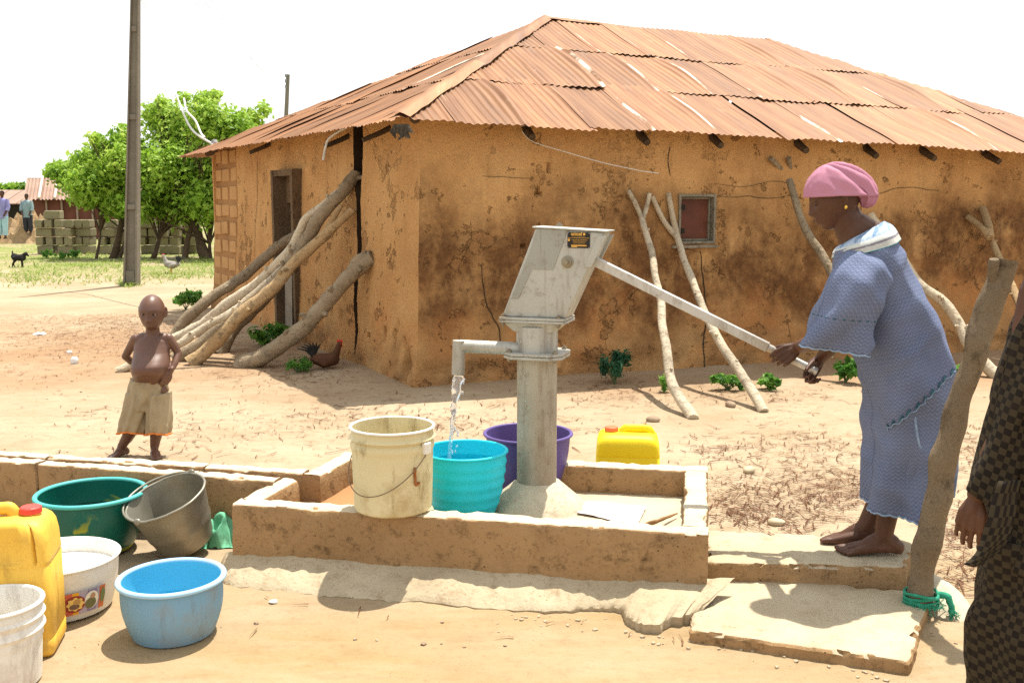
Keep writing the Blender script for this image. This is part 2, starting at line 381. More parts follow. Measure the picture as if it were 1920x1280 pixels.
# ================================================================== the hut
WALL_H = 2.24
def ztopL(s): return 2.30
def ztopR(s): return 2.30 - .028 * s
hut = thing('mud_hut', 'ochre mud-walled hut with rusty corrugated hip roof behind the pump', 'hut', HC)
def wall_grid(D, N, L, ztop, holes, push, fine=(), t=.28, step=.05, s0=0.0, gap=None):
    cs = set(); s = s0
    while s < L + 1e-6: cs.add(round(s, 4)); s += step
    cs.add(round(L, 4))
    for a, b, st in fine:
        s = a
        while s <= b: cs.add(round(s, 4)); s += st
    zs = set(round(-.15 + .05 * i, 4) for i in range(44))
    for a, b, c, d in holes:
        cs = {c0 for c0 in cs if min(abs(c0 - a), abs(c0 - b)) > .012} | {a, b}
        zs = {z0 for z0 in zs if min(abs(z0 - c), abs(z0 - d)) > .012} | {c, d}
    cs, zs = sorted(cs), sorted(zs) + ['t1', 't2']
    mb = MB(); nc = len(cs)
    for z in zs:
        for s in cs:
            zz = z if not isinstance(z, str) else lerp(2.02, ztop(s), .5 if z == 't1' else 1.0)
            p = HC + D * s + Vector((0, 0, zz))
            edge = any(abs(s - e) < .02 and c - .02 < zz < d + .02 or abs(zz - e2) < .02 and a - .02 < s < b + .02 for a, b, c, d in holes for e, e2 in ((a, c), (b, d)))
            off = .10 * max(0, 1 - zz / 2.1) ** 1.3 + .022 * N3(p, 1.1, 2) + .010 * N3(p, 4, 7) + .004 * N3(p, 13, 1)
            off += (.03 * max(0, .35 - zz) / .35)
            cn = (NL + NR) / (1 + NL.dot(NR))
            if not edge: tg = D * (cn.dot(D) * off * max(0, 1 - s / .10)); off += push(s, zz)
            else: tg = Vector((0, 0, 0))
            mb.v.append(p + N * off + tg)
    for j in range(len(zs) - 1):
        for i in range(nc - 1):
            sm = (cs[i] + cs[i + 1]) / 2; z0 = zs[j]; z1 = zs[j + 1]
            if not isinstance(z1, str):
                zm = (z0 + z1) / 2
                if any(a < sm < b and c < zm < d for a, b, c, d in holes): continue
            k = j * nc + i
            if gap and not isinstance(z1, str) and all(gap(s_, z_) for s_ in (cs[i], cs[i + 1]) for z_ in (z0, z1)): continue
            if gap and isinstance(z1, str) and all(gap(s_, 2.1) for s_ in (cs[i], cs[i + 1])): continue
            mb.f.append((k, k + 1, k + 1 + nc, k + nc))
    # back skin so that the wall has thickness
    for u0, u1 in ([(t, 1.1), (1.7, L)] if gap else [(t, L)]):
      a, b = HC + D * u0, HC + D * u1
      o = len(mb.v); mb.v += [a - N * t + Vector((0, 0, -.15)), b - N * t + Vector((0, 0, -.15)), b - N * t + Vector((0, 0, 2.2)), a - N * t + Vector((0, 0, 2.2))]
      mb.f.append((o, o + 1, o + 2, o + 3))
    return mb
def s_on(px, py, D, N):
    q = onplane(px, py, HC + N * .02, N); return (q - HC).dot(D), q.z
# left (end) wall: door, wide vertical split
dA, dz1 = s_on(523, 320, DL, NL); dB, _ = s_on(563, 320, DL, NL)
DOOR = (round(dB, 3), round(dA, 3), .06, round(dz1, 3))
BR0 = s_on(445, 430, DL, NL)[0]                          # bare block stretch begins here
def in_split(s, z):
    c = 1.36 + .035 * N3((0, 0, z), 2.4, 5) + .02 * N3((0, 0, z), 7, 8) - max(0, .75 - z) * .12
    wd = interp([(.12, .0), (.28, .03), (.75, .045), (1.1, .04), (1.45, .055), (1.75, .06), (1.9, .10), (2.3, .115)], z)
    wd *= 1 + .35 * N3((3, 1, z), 8, 2)
    return abs(s - c) < wd
def push_left(s, z):
    o = -.26 if in_split(s, z) else 0
    for hs, hz, hw, hh in ((.42, .34, .035, .10), (.36, .47, .02, .05), (.62, .38, .025, .06), (1.0, .30, .03, .05), (.12, .16, .05, .16), (1.75, .42, .03, .08), (.2, .36, .03, .03), (2.05, .45, .03, .04)):
        if ((s - hs) / hw) ** 2 + ((z - hz) / hh) ** 2 < 1: o -= .12 * (1 - ((s - hs) / hw) ** 2 - ((z - hz) / hh) ** 2)
    if s > BR0 + .02: o -= .028
    return o
lw = wall_grid(DL, NL, 7.08, ztopL, [DOOR], push_left, fine=((1.16, 1.56, .0125), (0, .8, .025), (.8, 1.16, .03), (1.56, 2.2, .03)), gap=in_split)
wall_l = part('wall', lw, MWL, hut, 50, 'end wall with a door and a wide vertical split', recalc=False)
MMORT = m_concrete('dark_mud_mortar', (.30, .155, .06), (.38, .205, .085), (.18, .09, .035), .5)
MGAP = m_concrete('split_shade_mud', (.030, .018, .011), (.06, .036, .02), (.012, .008, .005), .5)  # near-black jambs: the shade inside the split is put into the colour
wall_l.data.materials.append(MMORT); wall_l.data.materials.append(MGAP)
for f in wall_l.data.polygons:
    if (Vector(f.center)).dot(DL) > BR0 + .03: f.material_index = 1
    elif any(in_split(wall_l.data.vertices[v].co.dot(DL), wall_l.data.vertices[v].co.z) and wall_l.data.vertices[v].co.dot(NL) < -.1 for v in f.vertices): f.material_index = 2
# right (long) wall: window
wA, wz1 = s_on(1272, 364, DR, NR); wB, _ = s_on(1342, 364, DR, NR); _, wz0 = s_on(1300, 457, DR, NR)
WIN = (round(wA, 3), round(wB, 3), round(wz0, 3), round(wz1, 3))
def push_right(s, z):
    o = 0
    for hs, hz, hr in ((1.05, 1.63, .028), (1.12, 1.93, .015), (1.15, 1.85, .015), (.9, 1.18, .02), (2.3, 1.02, .02)):
        if (s - hs) ** 2 + (z - hz) ** 2 < hr * hr: o -= .05
    if z < .16 and s > .04: o -= .035 * (1 if N3((s, 0, z), 3, 2) > -.25 else 0)
    return o
rw = wall_grid(DR, NR, 7.35, ztopR, [WIN], push_right, fine=((.85, 1.3, .02),))
wall_r = part('wall', rw, MW, hut, 50, 'long stained wall with a small shuttered window', recalc=False)
# the two walls away from the camera close the hut
bk = MB(); PLw, PRw = HC + DL * 7.08, HC + DR * 7.35; PB = PLw + DR * 7.35
for a, b in ((PLw, PB), (PRw, PB)):
    n = (b - a).normalized().cross(Vector((0, 0, 1))) * .14
    bk.hexa([a - n + Vector((0, 0, -.15)), b - n + Vector((0, 0, -.15)), b + n + Vector((0, 0, -.15)), a + n + Vector((0, 0, -.15))], [a - n + Vector((0, 0, 2.2)), b - n + Vector((0, 0, 2.2)), b + n + Vector((0, 0, 2.2)), a + n + Vector((0, 0, 2.2))])
part('wall', bk, MWL, hut)
# bare mud blocks where the plaster has fallen away at the far end of the end wall
MBRK = m_concrete('mud_block', (.44, .245, .10), (.53, .31, .135), (.28, .15, .06), .6)
zc = .10; row = 0
bkm = None
while zc < 2.1:
    hgt = .235; n = 3; wid = (7.02 - BR0 - .04) / n
    for i in range(n):
        s = BR0 + .05 + wid * (i + .5) + (.0 if row % 2 == 0 else -.02)
        mb = MB(); c = HC + DL * s + NL * (.012 + .10 * max(0, 1 - (zc + .1) / 2.1) ** 1.3 - .060 + random.uniform(-.004, .006)) + Vector((0, 0, zc + hgt / 2 + random.uniform(-.012, .012)))
        mb.box(c + DL * random.uniform(-.02, .02), (wid - random.uniform(.05, .10), .07, hgt - random.uniform(.05, .08)), math.atan2(DL.y, DL.x) + R(random.uniform(-1, 1)), ry=R(random.uniform(-2, 2)))
        b = part('mud_block', mb, MBRK, wall_l); bevel(b, .012, 2)
    zc += .245; row += 1
# thin cracks in the long wall: narrow dark ribbons standing in for the shade in the grooves
def crack(pts, wd, parent, D=DR, N=NR):
    mb = MB(); vs = []
    q = [onplane(x, y, HC + N * .02, N) for x, y in pts]; q = catmull(q, 6)
    for i, p in enumerate(q):
        p = p + D * .012 * N3(p, 9, 3) + Vector((0, 0, .01 * N3(p, 11, 5)))
        off = .10 * max(0, 1 - p.z / 2.1) ** 1.3 + .022 * N3(p - N * .02, 1.1, 2) + .010 * N3(p - N * .02, 4, 7) + (.03 * max(0, .35 - p.z) / .35)
        p = p + N * (off - .012)
        ww = wd * (.55 + .6 * abs(N3(p, 14, 6))) * math.sin(math.pi * (i + .6) / (len(q) + .2)) ** .4
        t = (q[min(i + 1, len(q) - 1)] - q[max(i - 1, 0)]).normalized(); sd_ = t.cross(N)
        vs += [p - sd_ * ww, p + N * -.002 + sd_ * ww]
    mb.add(vs, [(2 * i, 2 * i + 1, 2 * i + 3, 2 * i + 2) for i in range(len(q) - 1)])
    mb2 = MB(); n = len(mb.v); mb2.v = mb.v + [v - N * .004 for v in mb.v]
    mb2.f = mb.f + [tuple(i + n for i in reversed(f)) for f in mb.f]
    part('crack', mb2, MDARK, parent)
for pts, wd in (([(1310, 470), (1317, 540), (1318, 600), (1310, 650), (1312, 700)], .007), ([(1257, 330), (1254, 300), (1259, 275)], .005),
                ([(1345, 368), (1375, 370), (1400, 368), (1440, 372), (1490, 366)], .003), ([(900, 495), (908, 560), (920, 590), (934, 620), (935, 660)], .006),
                ([(1340, 345), (1400, 350), (1450, 340), (1495, 348)], .002), ([(905, 330), (950, 333), (1000, 335)], .002), ([(1630, 370), (1690, 352), (1760, 358)], .003)):
    crack(pts, wd, wall_r)
crack([(480, 290), (481, 360), (478, 430), (481, 480)], .008, wall_l, DL, NL)
# door in the end wall
MDOOR = m_bark('old_door_wood', (.10, .065, .035), (.16, .105, .06), (.22, .15, .09))
MTIN = simple('dull_tin', (.22, .19, .15), (.32, .28, .22), 5, .55, .2, 30, metal=.3)
dm = MB(); ds0, ds1, dzz0, dzz1 = DOOR; ang = math.atan2(DL.y, DL.x)
def on_l(s, z, n): return HC + DL * s + NL * n + Vector((0, 0, z))
def on_r(s, z, n): return HC + DR * s + NR * n + Vector((0, 0, z))
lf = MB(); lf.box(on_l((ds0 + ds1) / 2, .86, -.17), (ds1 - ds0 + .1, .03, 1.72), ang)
door = part('door', lf, MDARK, hut, label='dark doorway half closed by an old plank door')  # near-black sheet stands in for the unlit inside
fr = MB()
for s in (ds0 + .03, ds1 - .03): fr.box(on_l(s, (dzz1) / 2, .0), (.075, .24, dzz1), ang)
fr.box(on_l((ds0 + ds1) / 2, dzz1 - .035, -.002), (ds1 - ds0 - .14, .22, .07), ang); part('door_frame', fr, MDOOR, door)
tp = MB(); tp.box(on_l((ds0 + ds1) / 2, dzz1 - .22, -.05), (ds1 - ds0 - .15, .03, .30), ang); part('lintel_board', tp, MDOOR, door)
for i in range(3):
    pl = MB(); pl.box(on_l(ds0 + .13 + i * .14, .82, -.06 - .01 * i), (.125, .025, 1.5), ang); part('plank', pl, MDOOR, door)
ct = MB(); n = 28; ringA, ringB = [], []
for i in range(n + 1):
    s = ds1 - .1 - .27 * i / n; o = .012 * math.cos(i / n * 2 * math.pi * 5); ringA.append(on_l(s, .12, .02 + o)); ringB.append(on_l(s, 1.02, .0 + o))
ct.add(ringA + ringB, [(i, i + 1, n + 2 + i, n + 1 + i) for i in range(n)]); part('tin_sheet', ct, MTIN, door, 180)
# window
MSHUT = simple('red_brown_shutter', (.085, .024, .013), (.15, .045, .022), 5, .6, .3, 25)
MFRAME = m_bark('grey_frame', (.16, .14, .105), (.26, .23, .17), (.36, .32, .25))
a, b, c, d = WIN; angr = math.atan2(DR.y, DR.x)
wf = MB()
for s, z, sx, sz in ((a + .012, (c + d) / 2, .024, d - c), (b - .012, (c + d) / 2, .024, d - c), ((a + b) / 2, d - .012, b - a - .05, .024), ((a + b) / 2, c + .012, b - a - .05, .024)):
    wf.box(on_r(s, z, -.03), (sx, .14, sz), angr)
win = part('window', wf, MFRAME, hut, label='small square window with red-brown shutter in grey frame'); bevel(win, .004)
sh = MB(); sh.box(on_r((a + b) / 2 + .005, (c + d) / 2, -.055), (b - a - .075, .02, d - c - .07), angr); part('shutter', sh, MSHUT, win)
sf = MB()
for s, z, sx, sz in ((a + .042, (c + d) / 2, .028, d - c - .052), (b - .036, (c + d) / 2, .016, d - c - .052), ((a + b) / 2, d - .036, b - a - .10, .016), ((a + b) / 2, c + .036, b - a - .10, .016)):
    sf.box(on_r(s, z, -.042), (sx, .03, sz), angr)
part('sash_frame', sf, MFRAME, win)
for z in (c + .12, d - .12):
    hg = MB(); hg.box(on_r(a + .04, z, .045), (.03, .015, .05), angr); part('hinge', hg, MDARK, win)
sl = MB(); sl.box(on_r((a + b) / 2 - .03, c - .025, .02), (b - a + .08, .10, .022), angr); part('sill', sl, MFRAME, win)
# ---------------------------------------------------------------- roof
E0 = HC - DR * .36 - DL * .36 + Vector((0, 0, 2.19)); E3 = HC + DL * 7.45 - DR * .38 + Vector((0, 0, 2.19))
E1 = HC + DR * 7.75 - DL * .36 + Vector((0, 0, 2.19 - .026 * 8.1)); 
apx = HC + DL * 3.54 + DR * 3.1; RID0 = P(1022, 38, apx.y)
rex = apx + DR * 3.2; RID1 = P(1440, 92, rex.y)
E2 = E3 + DR * 8.1 + Vector((0, 0, -.2))
def face_frame(o, e, r):
    A = (e - o).normalized(); N = A.cross(r - o).normalized(); N = N if N.z > 0 else -N
    B = N.cross(A); B = B if B.z > 0 else -B
    return o, A, B, N
MRT = MB()                                                # roof timbers
roofN = None
def pole_to(mb, a, b, r): mb.tube([a, (a + b) / 2 + Vector((0, 0, -.01)), b], [r, r * 1.05, r * .9], 8, .12, 5)
for a, b in ((E0, RID0), (E3, RID0), (E1, RID1), (E2, RID1), (RID0, RID1)): pole_to(MRT, a.lerp(b, .09) + Vector((0, 0, -.09)), b + Vector((0, 0, -.10)), .045)
for a, b in ((E0, E1), (E0, E3), (E3, E2), (E2, E1)):
    q = (RID0 + RID1) / 2; pole_to(MRT, a.lerp(q, .11) + Vector((0, 0, -.06)), b.lerp(q, .11) + Vector((0, 0, -.06)), .035)
roof = part('roof', MRT, MB_DARK, hut, 60, 'rusty corrugated hip roof on dark poles')
def sheet_mesh(frame, poly, a0, a1, b0, b1, rng, row, zinc, ragged=False, lf=1.0):
    o, A, B, N = frame; pitch, amp = .068, .0062
    wdt = a1 - a0; ncol = max(8, int(round(wdt / pitch * 6))); nrow = 10
    rot = R(rng.uniform(-.9, .9)); sag = rng.uniform(.004, .022); lift0 = rng.uniform(0, .012); lift1 = rng.uniform(.03, .085) if rng.random() < (.6 if row < 2 else .4) else rng.uniform(0, .015)
    lift1 *= lf; warp = rng.uniform(-.006, .006) * lf; bl = rng.uniform(-.04, .04)
    bm = bmesh.new(); zl = bm.verts.layers.float.new('zinc'); grid = []
    ca, cb = (a0 + a1) / 2, (b0 + b1) / 2
    for j in range(nrow + 1):
        line = []
        for i in range(ncol + 1):
            ta, tb = i / ncol, j / nrow; a = lerp(a0, a1, ta); b = lerp(b0 + bl, b1, tb)
            if ragged and j == 0: b += .03 * N3((a, row, 0), 5, 4) + .012 * N3((a, row, 0), 22, 6)
            ra = ca + (a - ca) * math.cos(rot) - (b - cb) * math.sin(rot); rb = cb + (a - ca) * math.sin(rot) + (b - cb) * math.cos(rot)
            h = amp * math.cos(2 * math.pi * a / pitch) + .003 * (1 - tb) + .003 * row - sag * math.sin(math.pi * tb) * math.sin(math.pi * ta)
            h += lift0 * (1 - ta) + lift1 * ta ** 4 * math.sin(math.pi * min(1, max(0, tb * .9 + .08))) + warp * math.sin(3.1 * tb + 2 * ta) + .012 * N3((a, b, row), 1.7, 3)
            h += .010 * max(0, .12 - tb) / .12 * N3((a, 1, row), 9, 1)
            v = bm.verts.new(o + A * ra + B * rb + N * (h + .014)); v[zl] = zinc if (ta > 1 - .05) else 0
            line.append(v)
        grid.append(line)
    for j in range(nrow):
        for i in range(ncol): bm.faces.new((grid[j][i], grid[j][i + 1], grid[j + 1][i + 1], grid[j + 1][i]))
    m = len(poly); cen = sum((Vector((p[0], p[1])) for p in poly), Vector((0, 0))) / m
    for i in range(m):
        p, q = poly[i], poly[(i + 1) % m]
        if i == 0: continue                                # eave edge stays ragged
        P0 = o + A * p[0] + B * p[1]; P1 = o + A * q[0] + B * q[1]; nn = (P1 - P0).cross(N).normalized()
        if nn.dot(o + A * cen[0] + B * cen[1] - P0) > 0: nn = -nn
        bmesh.ops.bisect_plane(bm, geom=bm.verts[:] + bm.edges[:] + bm.faces[:], plane_co=P0 + nn * rng.uniform(-.03, .03), plane_no=nn, clear_outer=True)
    if len(bm.faces) < 6: bm.free(); return None
    me = bpy.data.meshes.new('roof_sheet'); bm.to_mesh(me); bm.free()
    # sheet-aligned object space for the run-off streaks is made by giving every sheet its own axes
    M = Matrix((A, B, N)).transposed().to_4x4(); M.translation = o + A * a0 + B * b0
    me.transform(M.inverted()); return me, M
def lay(o, e, rs, rows, wd, seed, zp, lf):
    fr_ = face_frame(o, e, rs[0]); _, A, B, N = fr_; rng = random.Random(seed)
    poly = [(0, 0), ((e - o).length, 0)] + [((r - o).dot(A), (r - o).dot(B)) for r in reversed(rs)]
    Lb = max(p[1] for p in poly); amin, amax = min(p[0] for p in poly), max(p[0] for p in poly); n = 0
    for r in range(rows):
        b0 = Lb * r / rows - (.0 if r == 0 else .12); b1 = Lb * (r + 1) / rows + .02; a = amin - rng.uniform(.0, .4)
        while a < amax:
            wv = wd * rng.uniform(.92, 1.06)
            res = sheet_mesh(fr_, poly, a, a + wv + .05, b0 + rng.uniform(-.02, .02), b1, rng, r, 1.0 if rng.random() < zp else 0.0, r == 0, lf)
            if res:
                me, M = res; ob = bpy.data.objects.new('roof_sheet', me); COL.objects.link(ob); me.materials.append(MR)
                me.shade_smooth(); ob.parent = roof; ob.matrix_local = Matrix.Translation(-LOC[hut]) @ M; n += 1
            a += wv + (rng.uniform(.05, .085) if (r == 0 and lf > .9 and rng.random() < .5) else 0)
    return n
lay(E0, E1, [RID0, RID1], 3, .60, 3, .62, 1.0)
lay(E3, E0, [RID0], 3, .62, 11, .12, .3)
lay(E2, E3, [RID1, RID0], 2, 1.1, 5, .1, .3)
lay(E1, E2, [RID1], 2, 1.1, 6, .1, .3)
# hip and ridge capping strips
def cap_strip(a, b, wdt, seed):
    n = 5
    for i in range(n):
        p, q = a.lerp(b, i / n), a.lerp(b, (i + 1.12) / n) if i < n - 1 else b
        t = (q - p).normalized(); sd_ = t.cross(Vector((0, 0, 1))).normalized(); up = sd_.cross(t)
        mb = MB(); m = 8; vs = []
        for k in range(m + 1):
            for s in (-1, -.5, 0, .5, 1):
                c = p.lerp(q, k / m); off = .012 * N3(c + sd_ * s, 6, seed + i)
                vs.append(c + sd_ * s * wdt * (1 + .15 * N3(c, 9, s)) + up * (.050 + .012 * (k / m) - abs(s) ** 1.5 * wdt * .42 + off))
        mb.add(vs, [(k * 5 + j, k * 5 + j + 1, k * 5 + j + 6, k * 5 + j + 5) for k in range(m) for j in range(4)])
        part('hip_cap', mb, MR, roof, 180, recalc=False)
cap_strip(E0.lerp(RID0, .02), RID0, .10, 1); cap_strip(RID0, RID1, .12, 2); cap_strip(E1, RID1, .1, 3)
# rafter ends under the long eave and crumpled dark flashing at the near corner
for x, y in ((1012, 256), (1232, 266), (1372, 272), (1535, 282), (1668, 292), (1775, 297), (1895, 303)):
    q = onplane(x, y, E0, NR); mb = MB(); pole_to(mb, q - NR * .45 + Vector((0, 0, .16)), q + NR * random.uniform(-.20, -.14) + Vector((0, 0, .004)), .036); part('rafter', mb, MB_DARK, roof, 60)
for x, y in ((452, 286), (590, 274), (660, 262)):
    q = onplane(x, y, E0, NL); mb = MB(); pole_to(mb, q - NL * .45 + Vector((0, 0, .16)), q + NL * -.10, .024); part('rafter', mb, MB_DARK, roof, 60)
fl = MB(); c = P(752, 240, 8.12); vs = []
for j in range(9):
    for i in range(13):
        u = (i / 12 - .5); v = j / 8
        q = c + DR * (u * .10) - DL * (u * .06) + Vector((0, 0, .03 - v * (.10 + .03 * math.cos(u * 21)))) + (NR + NL) * (.03 * math.cos(u * 30) * v + .015 * N3((u * 5, v * 3, 0), 2))
        vs.append(q + Vector((u * .05 * v, 0, .03 * abs(u) * v)))
fl.add(vs, [(j * 13 + i, j * 13 + i + 1, j * 13 + i + 14, j * 13 + i + 13) for j in range(8) for i in range(12)])
part('corner_flashing', fl, simple('dark_flashing', (.05, .04, .028), (.10, .08, .055), 20, .7), roof, 180, 'crumpled dark metal flap at the near roof corner')
# ================================================================== pump basin, drain channel, apron and slabs
KT, FLZ = .30, .17
def kerb_mb(a, b, th, z0, z1, side=1, amp=.008, seed=0, ext=0.0):
    """rough cast kerb: front top edge a-b, thickness th to the left of a->b when side=1"""
    a, b = Vector((a.x, a.y, 0)), Vector((b.x, b.y, 0)); d = (b - a).normalized(); n = Vector((-d.y, d.x, 0)) * side
    L = (b - a).length; m = max(3, int(L / .022)); mb = MB(); rings = []
    prof = []
    H = z1 - z0; nz = 8; nt = 4; c = .010
    for i in range(nz): prof.append((0, z0 + (H - c) * i / nz))
    prof += [(0, z1 - c), (c * .35, z1 - c * .35), (c, z1)]
    for i in range(1, nt): prof.append((c + (th - 2 * c) * i / nt, z1))
    prof += [(th - c, z1), (th - c * .35, z1 - c * .35), (th, z1 - c)]
    for i in range(nz - 1, -1, -1): prof.append((th, z0 + (H - c) * i / nz))
    for k in range(m + 1):
        p = a + d * L * k / m; ring = []
        for o, z in prof:
            q = p + n * o + Vector((0, 0, z)); r = 1.0
            top = z > z1 - .03; edge = top and (o < .02 or o > th - .02)
            dsp = amp * (.9 * N3(q, 5, seed) + .6 * N3(q, 17, seed + 2) + .35 * N3(q, 45, seed + 4))
            chip = max(0, N3(q, 14, seed + 8) - .2) * .022 + max(0, N3(q, 40, seed + 3)) * .008 if edge else 0
            q = q + n * (dsp * (-1 if o < th / 2 else 1)) + Vector((0, 0, (dsp * .6 if top else 0) - chip)) + n * (chip * (1 if o < th / 2 else -1))
            ring.append(q)
        rings.append(ring)
    mb.rings(rings); return mb
kFL, kFR, kBR, kBL = G(434, 944, KT), G(1328, 1001, KT), G(1326, 873, KT), G(648, 846, KT)
kNI, kNL = G(512, 901, KT), G(0, 864, KT); kFI, kFLft = G(566, 887, KT), G(0, 852, KT)
MTOP = m_concrete('pale_top_concrete', (.50, .42, .30), (.60, .52, .38), (.24, .15, .08), .45)  # paler concrete for the kerb faces that point up
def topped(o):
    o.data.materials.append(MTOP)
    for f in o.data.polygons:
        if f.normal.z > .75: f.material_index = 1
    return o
basin = thing('pump_basin', 'rough concrete kerbed basin around the hand pump', 'basin', (kFL + kBR) / 2 * Vector((1, 1, 0)) if False else Vector(((kFL.x + kBR.x) / 2, (kFL.y + kBR.y) / 2, 0)))
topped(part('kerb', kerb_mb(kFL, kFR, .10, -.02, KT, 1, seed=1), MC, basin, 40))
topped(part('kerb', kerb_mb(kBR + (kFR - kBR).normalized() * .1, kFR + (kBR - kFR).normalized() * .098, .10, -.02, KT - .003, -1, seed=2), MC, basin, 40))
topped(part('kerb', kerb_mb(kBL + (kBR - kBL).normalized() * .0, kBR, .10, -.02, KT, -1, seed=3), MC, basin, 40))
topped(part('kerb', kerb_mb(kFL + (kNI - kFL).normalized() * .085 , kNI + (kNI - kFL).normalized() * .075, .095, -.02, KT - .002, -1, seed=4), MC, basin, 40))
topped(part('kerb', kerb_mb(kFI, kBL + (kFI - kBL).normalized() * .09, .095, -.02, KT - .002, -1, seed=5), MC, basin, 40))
fm = MB(); inset = .05; cq = (kFL + kFR + kBR + kBL) / 4
M_FLOOR = Mat('wet_basin_floor', .85, spec=.3)
M_FLOOR.base(3, [(.3, (.40, .32, .21)), (.7, (.52, .43, .30))], 8); fx = M_FLOOR.xyz()
M_FLOOR.mix(M_FLOOR.mr(M_FLOOR.math('ADD', fx[0], M_FLOOR.math('MULTIPLY', M_FLOOR.noise(4, 5), .5)), -.02, -.35), (.33, .165, .065))
M_FLOOR.bump(M_FLOOR.noise(20, 7), .5, .01); M_FLOOR = M_FLOOR.done()
q4 = [p.lerp(cq, .06) for p in (kFL, kFR, kBR, kBL)]; nn = 40; vs = []
for j in range(nn + 1):
    for i in range(nn + 1):
        p = q4[0].lerp(q4[1], i / nn).lerp(q4[3].lerp(q4[2], i / nn), j / nn); vs.append(Vector((p.x, p.y, FLZ + .006 * N3(p, 4, 1) + .003 * N3(p, 18, 2))))
fm.add(vs, [(j * (nn + 1) + i, j * (nn + 1) + i + 1, (j + 1) * (nn + 1) + i + 1, (j + 1) * (nn + 1) + i) for j in range(nn) for i in range(nn)])
part('basin_floor', fm, M_FLOOR, basin, 180, recalc=False)
# drain channel running off to the left
chan = thing('drain_channel', 'twin concrete kerbs of the drain running left from the basin', 'drain', Vector((kNL.x, kNL.y, 0)))
dn = (kNL - kNI).normalized(); df = (kFLft - kFI).normalized()
def seg_kerb(a, d, cuts, th, side, seed, z1):
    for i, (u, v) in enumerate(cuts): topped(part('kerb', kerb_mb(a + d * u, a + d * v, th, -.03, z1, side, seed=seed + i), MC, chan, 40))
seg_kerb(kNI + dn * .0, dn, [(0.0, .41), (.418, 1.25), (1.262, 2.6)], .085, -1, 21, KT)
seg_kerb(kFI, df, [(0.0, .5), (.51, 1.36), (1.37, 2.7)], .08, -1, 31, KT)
cf = MB(); a0, a1 = kNI + Vector((0, .04, 0)), kFI; vs = []
cf.add([Vector((kNI.x, kNI.y + .05, .12)), Vector((kFI.x, kFI.y + .03, .12)), Vector((*(kFI + df * 2.7).xy, .10)) + Vector((0, .03, 0)), Vector((*(kNI + dn * 2.6).xy, .10)) + Vector((0, .05, 0))], [(0, 1, 2, 3)])
part('channel_floor', cf, M_FLOOR, chan)
# sloping apron
ap = thing('concrete_apron', 'crumbling pale concrete apron sloping from the basin front', 'apron', Vector((kFL.x, kFL.y, 0)))
front_px = [(408, 1070), (430, 1098), (520, 1106), (600, 1117), (700, 1126), (800, 1132), (950, 1144), (1060, 1150), (1120, 1146), (1162, 1150), (1174, 1170), (1196, 1180), (1225, 1190), (1262, 1178), (1318, 1168)]
bl_ = G(418, 1036, .075); br_ = kFR * Vector((1, 1, 0)) if False else Vector((kFR.x + .02, kFR.y - .0, .13))
fp = catmull([G(x, y, 0) for x, y in front_px], 10); am = MB(); nb = 14; vs = []; m = len(fp)
fd = (kFR - kFL).normalized(); fn = Vector((fd.y, -fd.x, 0))
for i, f in enumerate(fp):
    t = i / (m - 1); f = f + Vector((0, 1, 0)) * (.010 + .016 * t) * N3(f, 6, 3) + Vector((0, 1, 0)) * .022 * N3(f, 28, 5) + Vector((.3, 1, 0)) * .010 * N3(f, 70, 5)
    bk_ = Vector((kFL.x - .04, kFL.y, 0)).lerp(Vector((kFR.x + .03, kFR.y, 0)), min(1, max(0, (f - kFL).dot(fd) / (kFR - kFL).length + .02))) + Vector((.08, .01, 0)) * max(0, t - .80) / .20
    zb = lerp(.085, .115, t); ze = interp([(0, .002), (.45, .004), (.62, .016), (.72, .03), (.85, .040), (1, .045)], t)
    for j in range(nb + 1):
        v = j / nb; p = f.lerp(bk_ - fn * .02, v)
        z = lerp(ze, zb, v ** .8) + .010 * N3(p, 6, 1) * (1 if j else .3) + .006 * N3(p, 19, 2) + .003 * N3(p, 50, 2); vs.append(Vector((p.x, p.y, z)))
am.add(vs, [(i * (nb + 1) + j, (i + 1) * (nb + 1) + j, (i + 1) * (nb + 1) + j + 1, i * (nb + 1) + j + 1) for i in range(m - 1) for j in range(nb)])
o = len(am.v); am.v += [Vector((vs[i * (nb + 1)].x + .004 * N3(vs[i * (nb + 1)], 30), vs[i * (nb + 1)].y + .012, -.03)) for i in range(m)]
am.f += [(i * (nb + 1), o + i, o + i + 1, (i + 1) * (nb + 1)) for i in range(m - 1)]
MAPR = m_concrete('dusty_apron', (.38, .30, .19), (.50, .415, .285), (.22, .14, .07), .7)
part('apron_surface', am, MAPR, ap, 50, recalc=False)
def rough_slab(corners, z0, z1, seed, amp=.008, tilt=0):
    out = []
    n = len(corners)
    for i in range(n):
        a, b = corners[i], corners[(i + 1) % n]; k = max(2, int((b - a).length / .02))
        out += [a.lerp(b, j / k) for j in range(k)]
    cen = sum(corners, Vector((0, 0, 0))) / n; ins = []
    def ring(z, grow, ch):
        r = []
        for p in out:
            d = (cen - p); d.z = 0; d.normalize()
            e = amp * (1.1 * N3(p, 7, seed) + .7 * N3(p, 24, seed)) + ch * max(0, N3(p, 22, seed + 5) - .1) * .06
            r.append(Vector((p.x, p.y, z + (ch * -.04 * max(0, N3(p, 22, seed + 5) - .1)) + .003 * N3(p, 14, seed))) + d * (grow + e))
        return r
    mb = MB(); mb.rings([ring(z0, -.004, 0), ring(lerp(z0, z1, .5), .004, 0), ring(z1 - .012, 0, .6), ring(z1 - .002, .007, 1), ring(z1, .018, .3), ring(z1 + .001, .1, 0)]); return mb
MTOP2 = m_concrete('dusty_slab', (.40, .315, .20), (.52, .44, .31), (.24, .16, .085), .5)
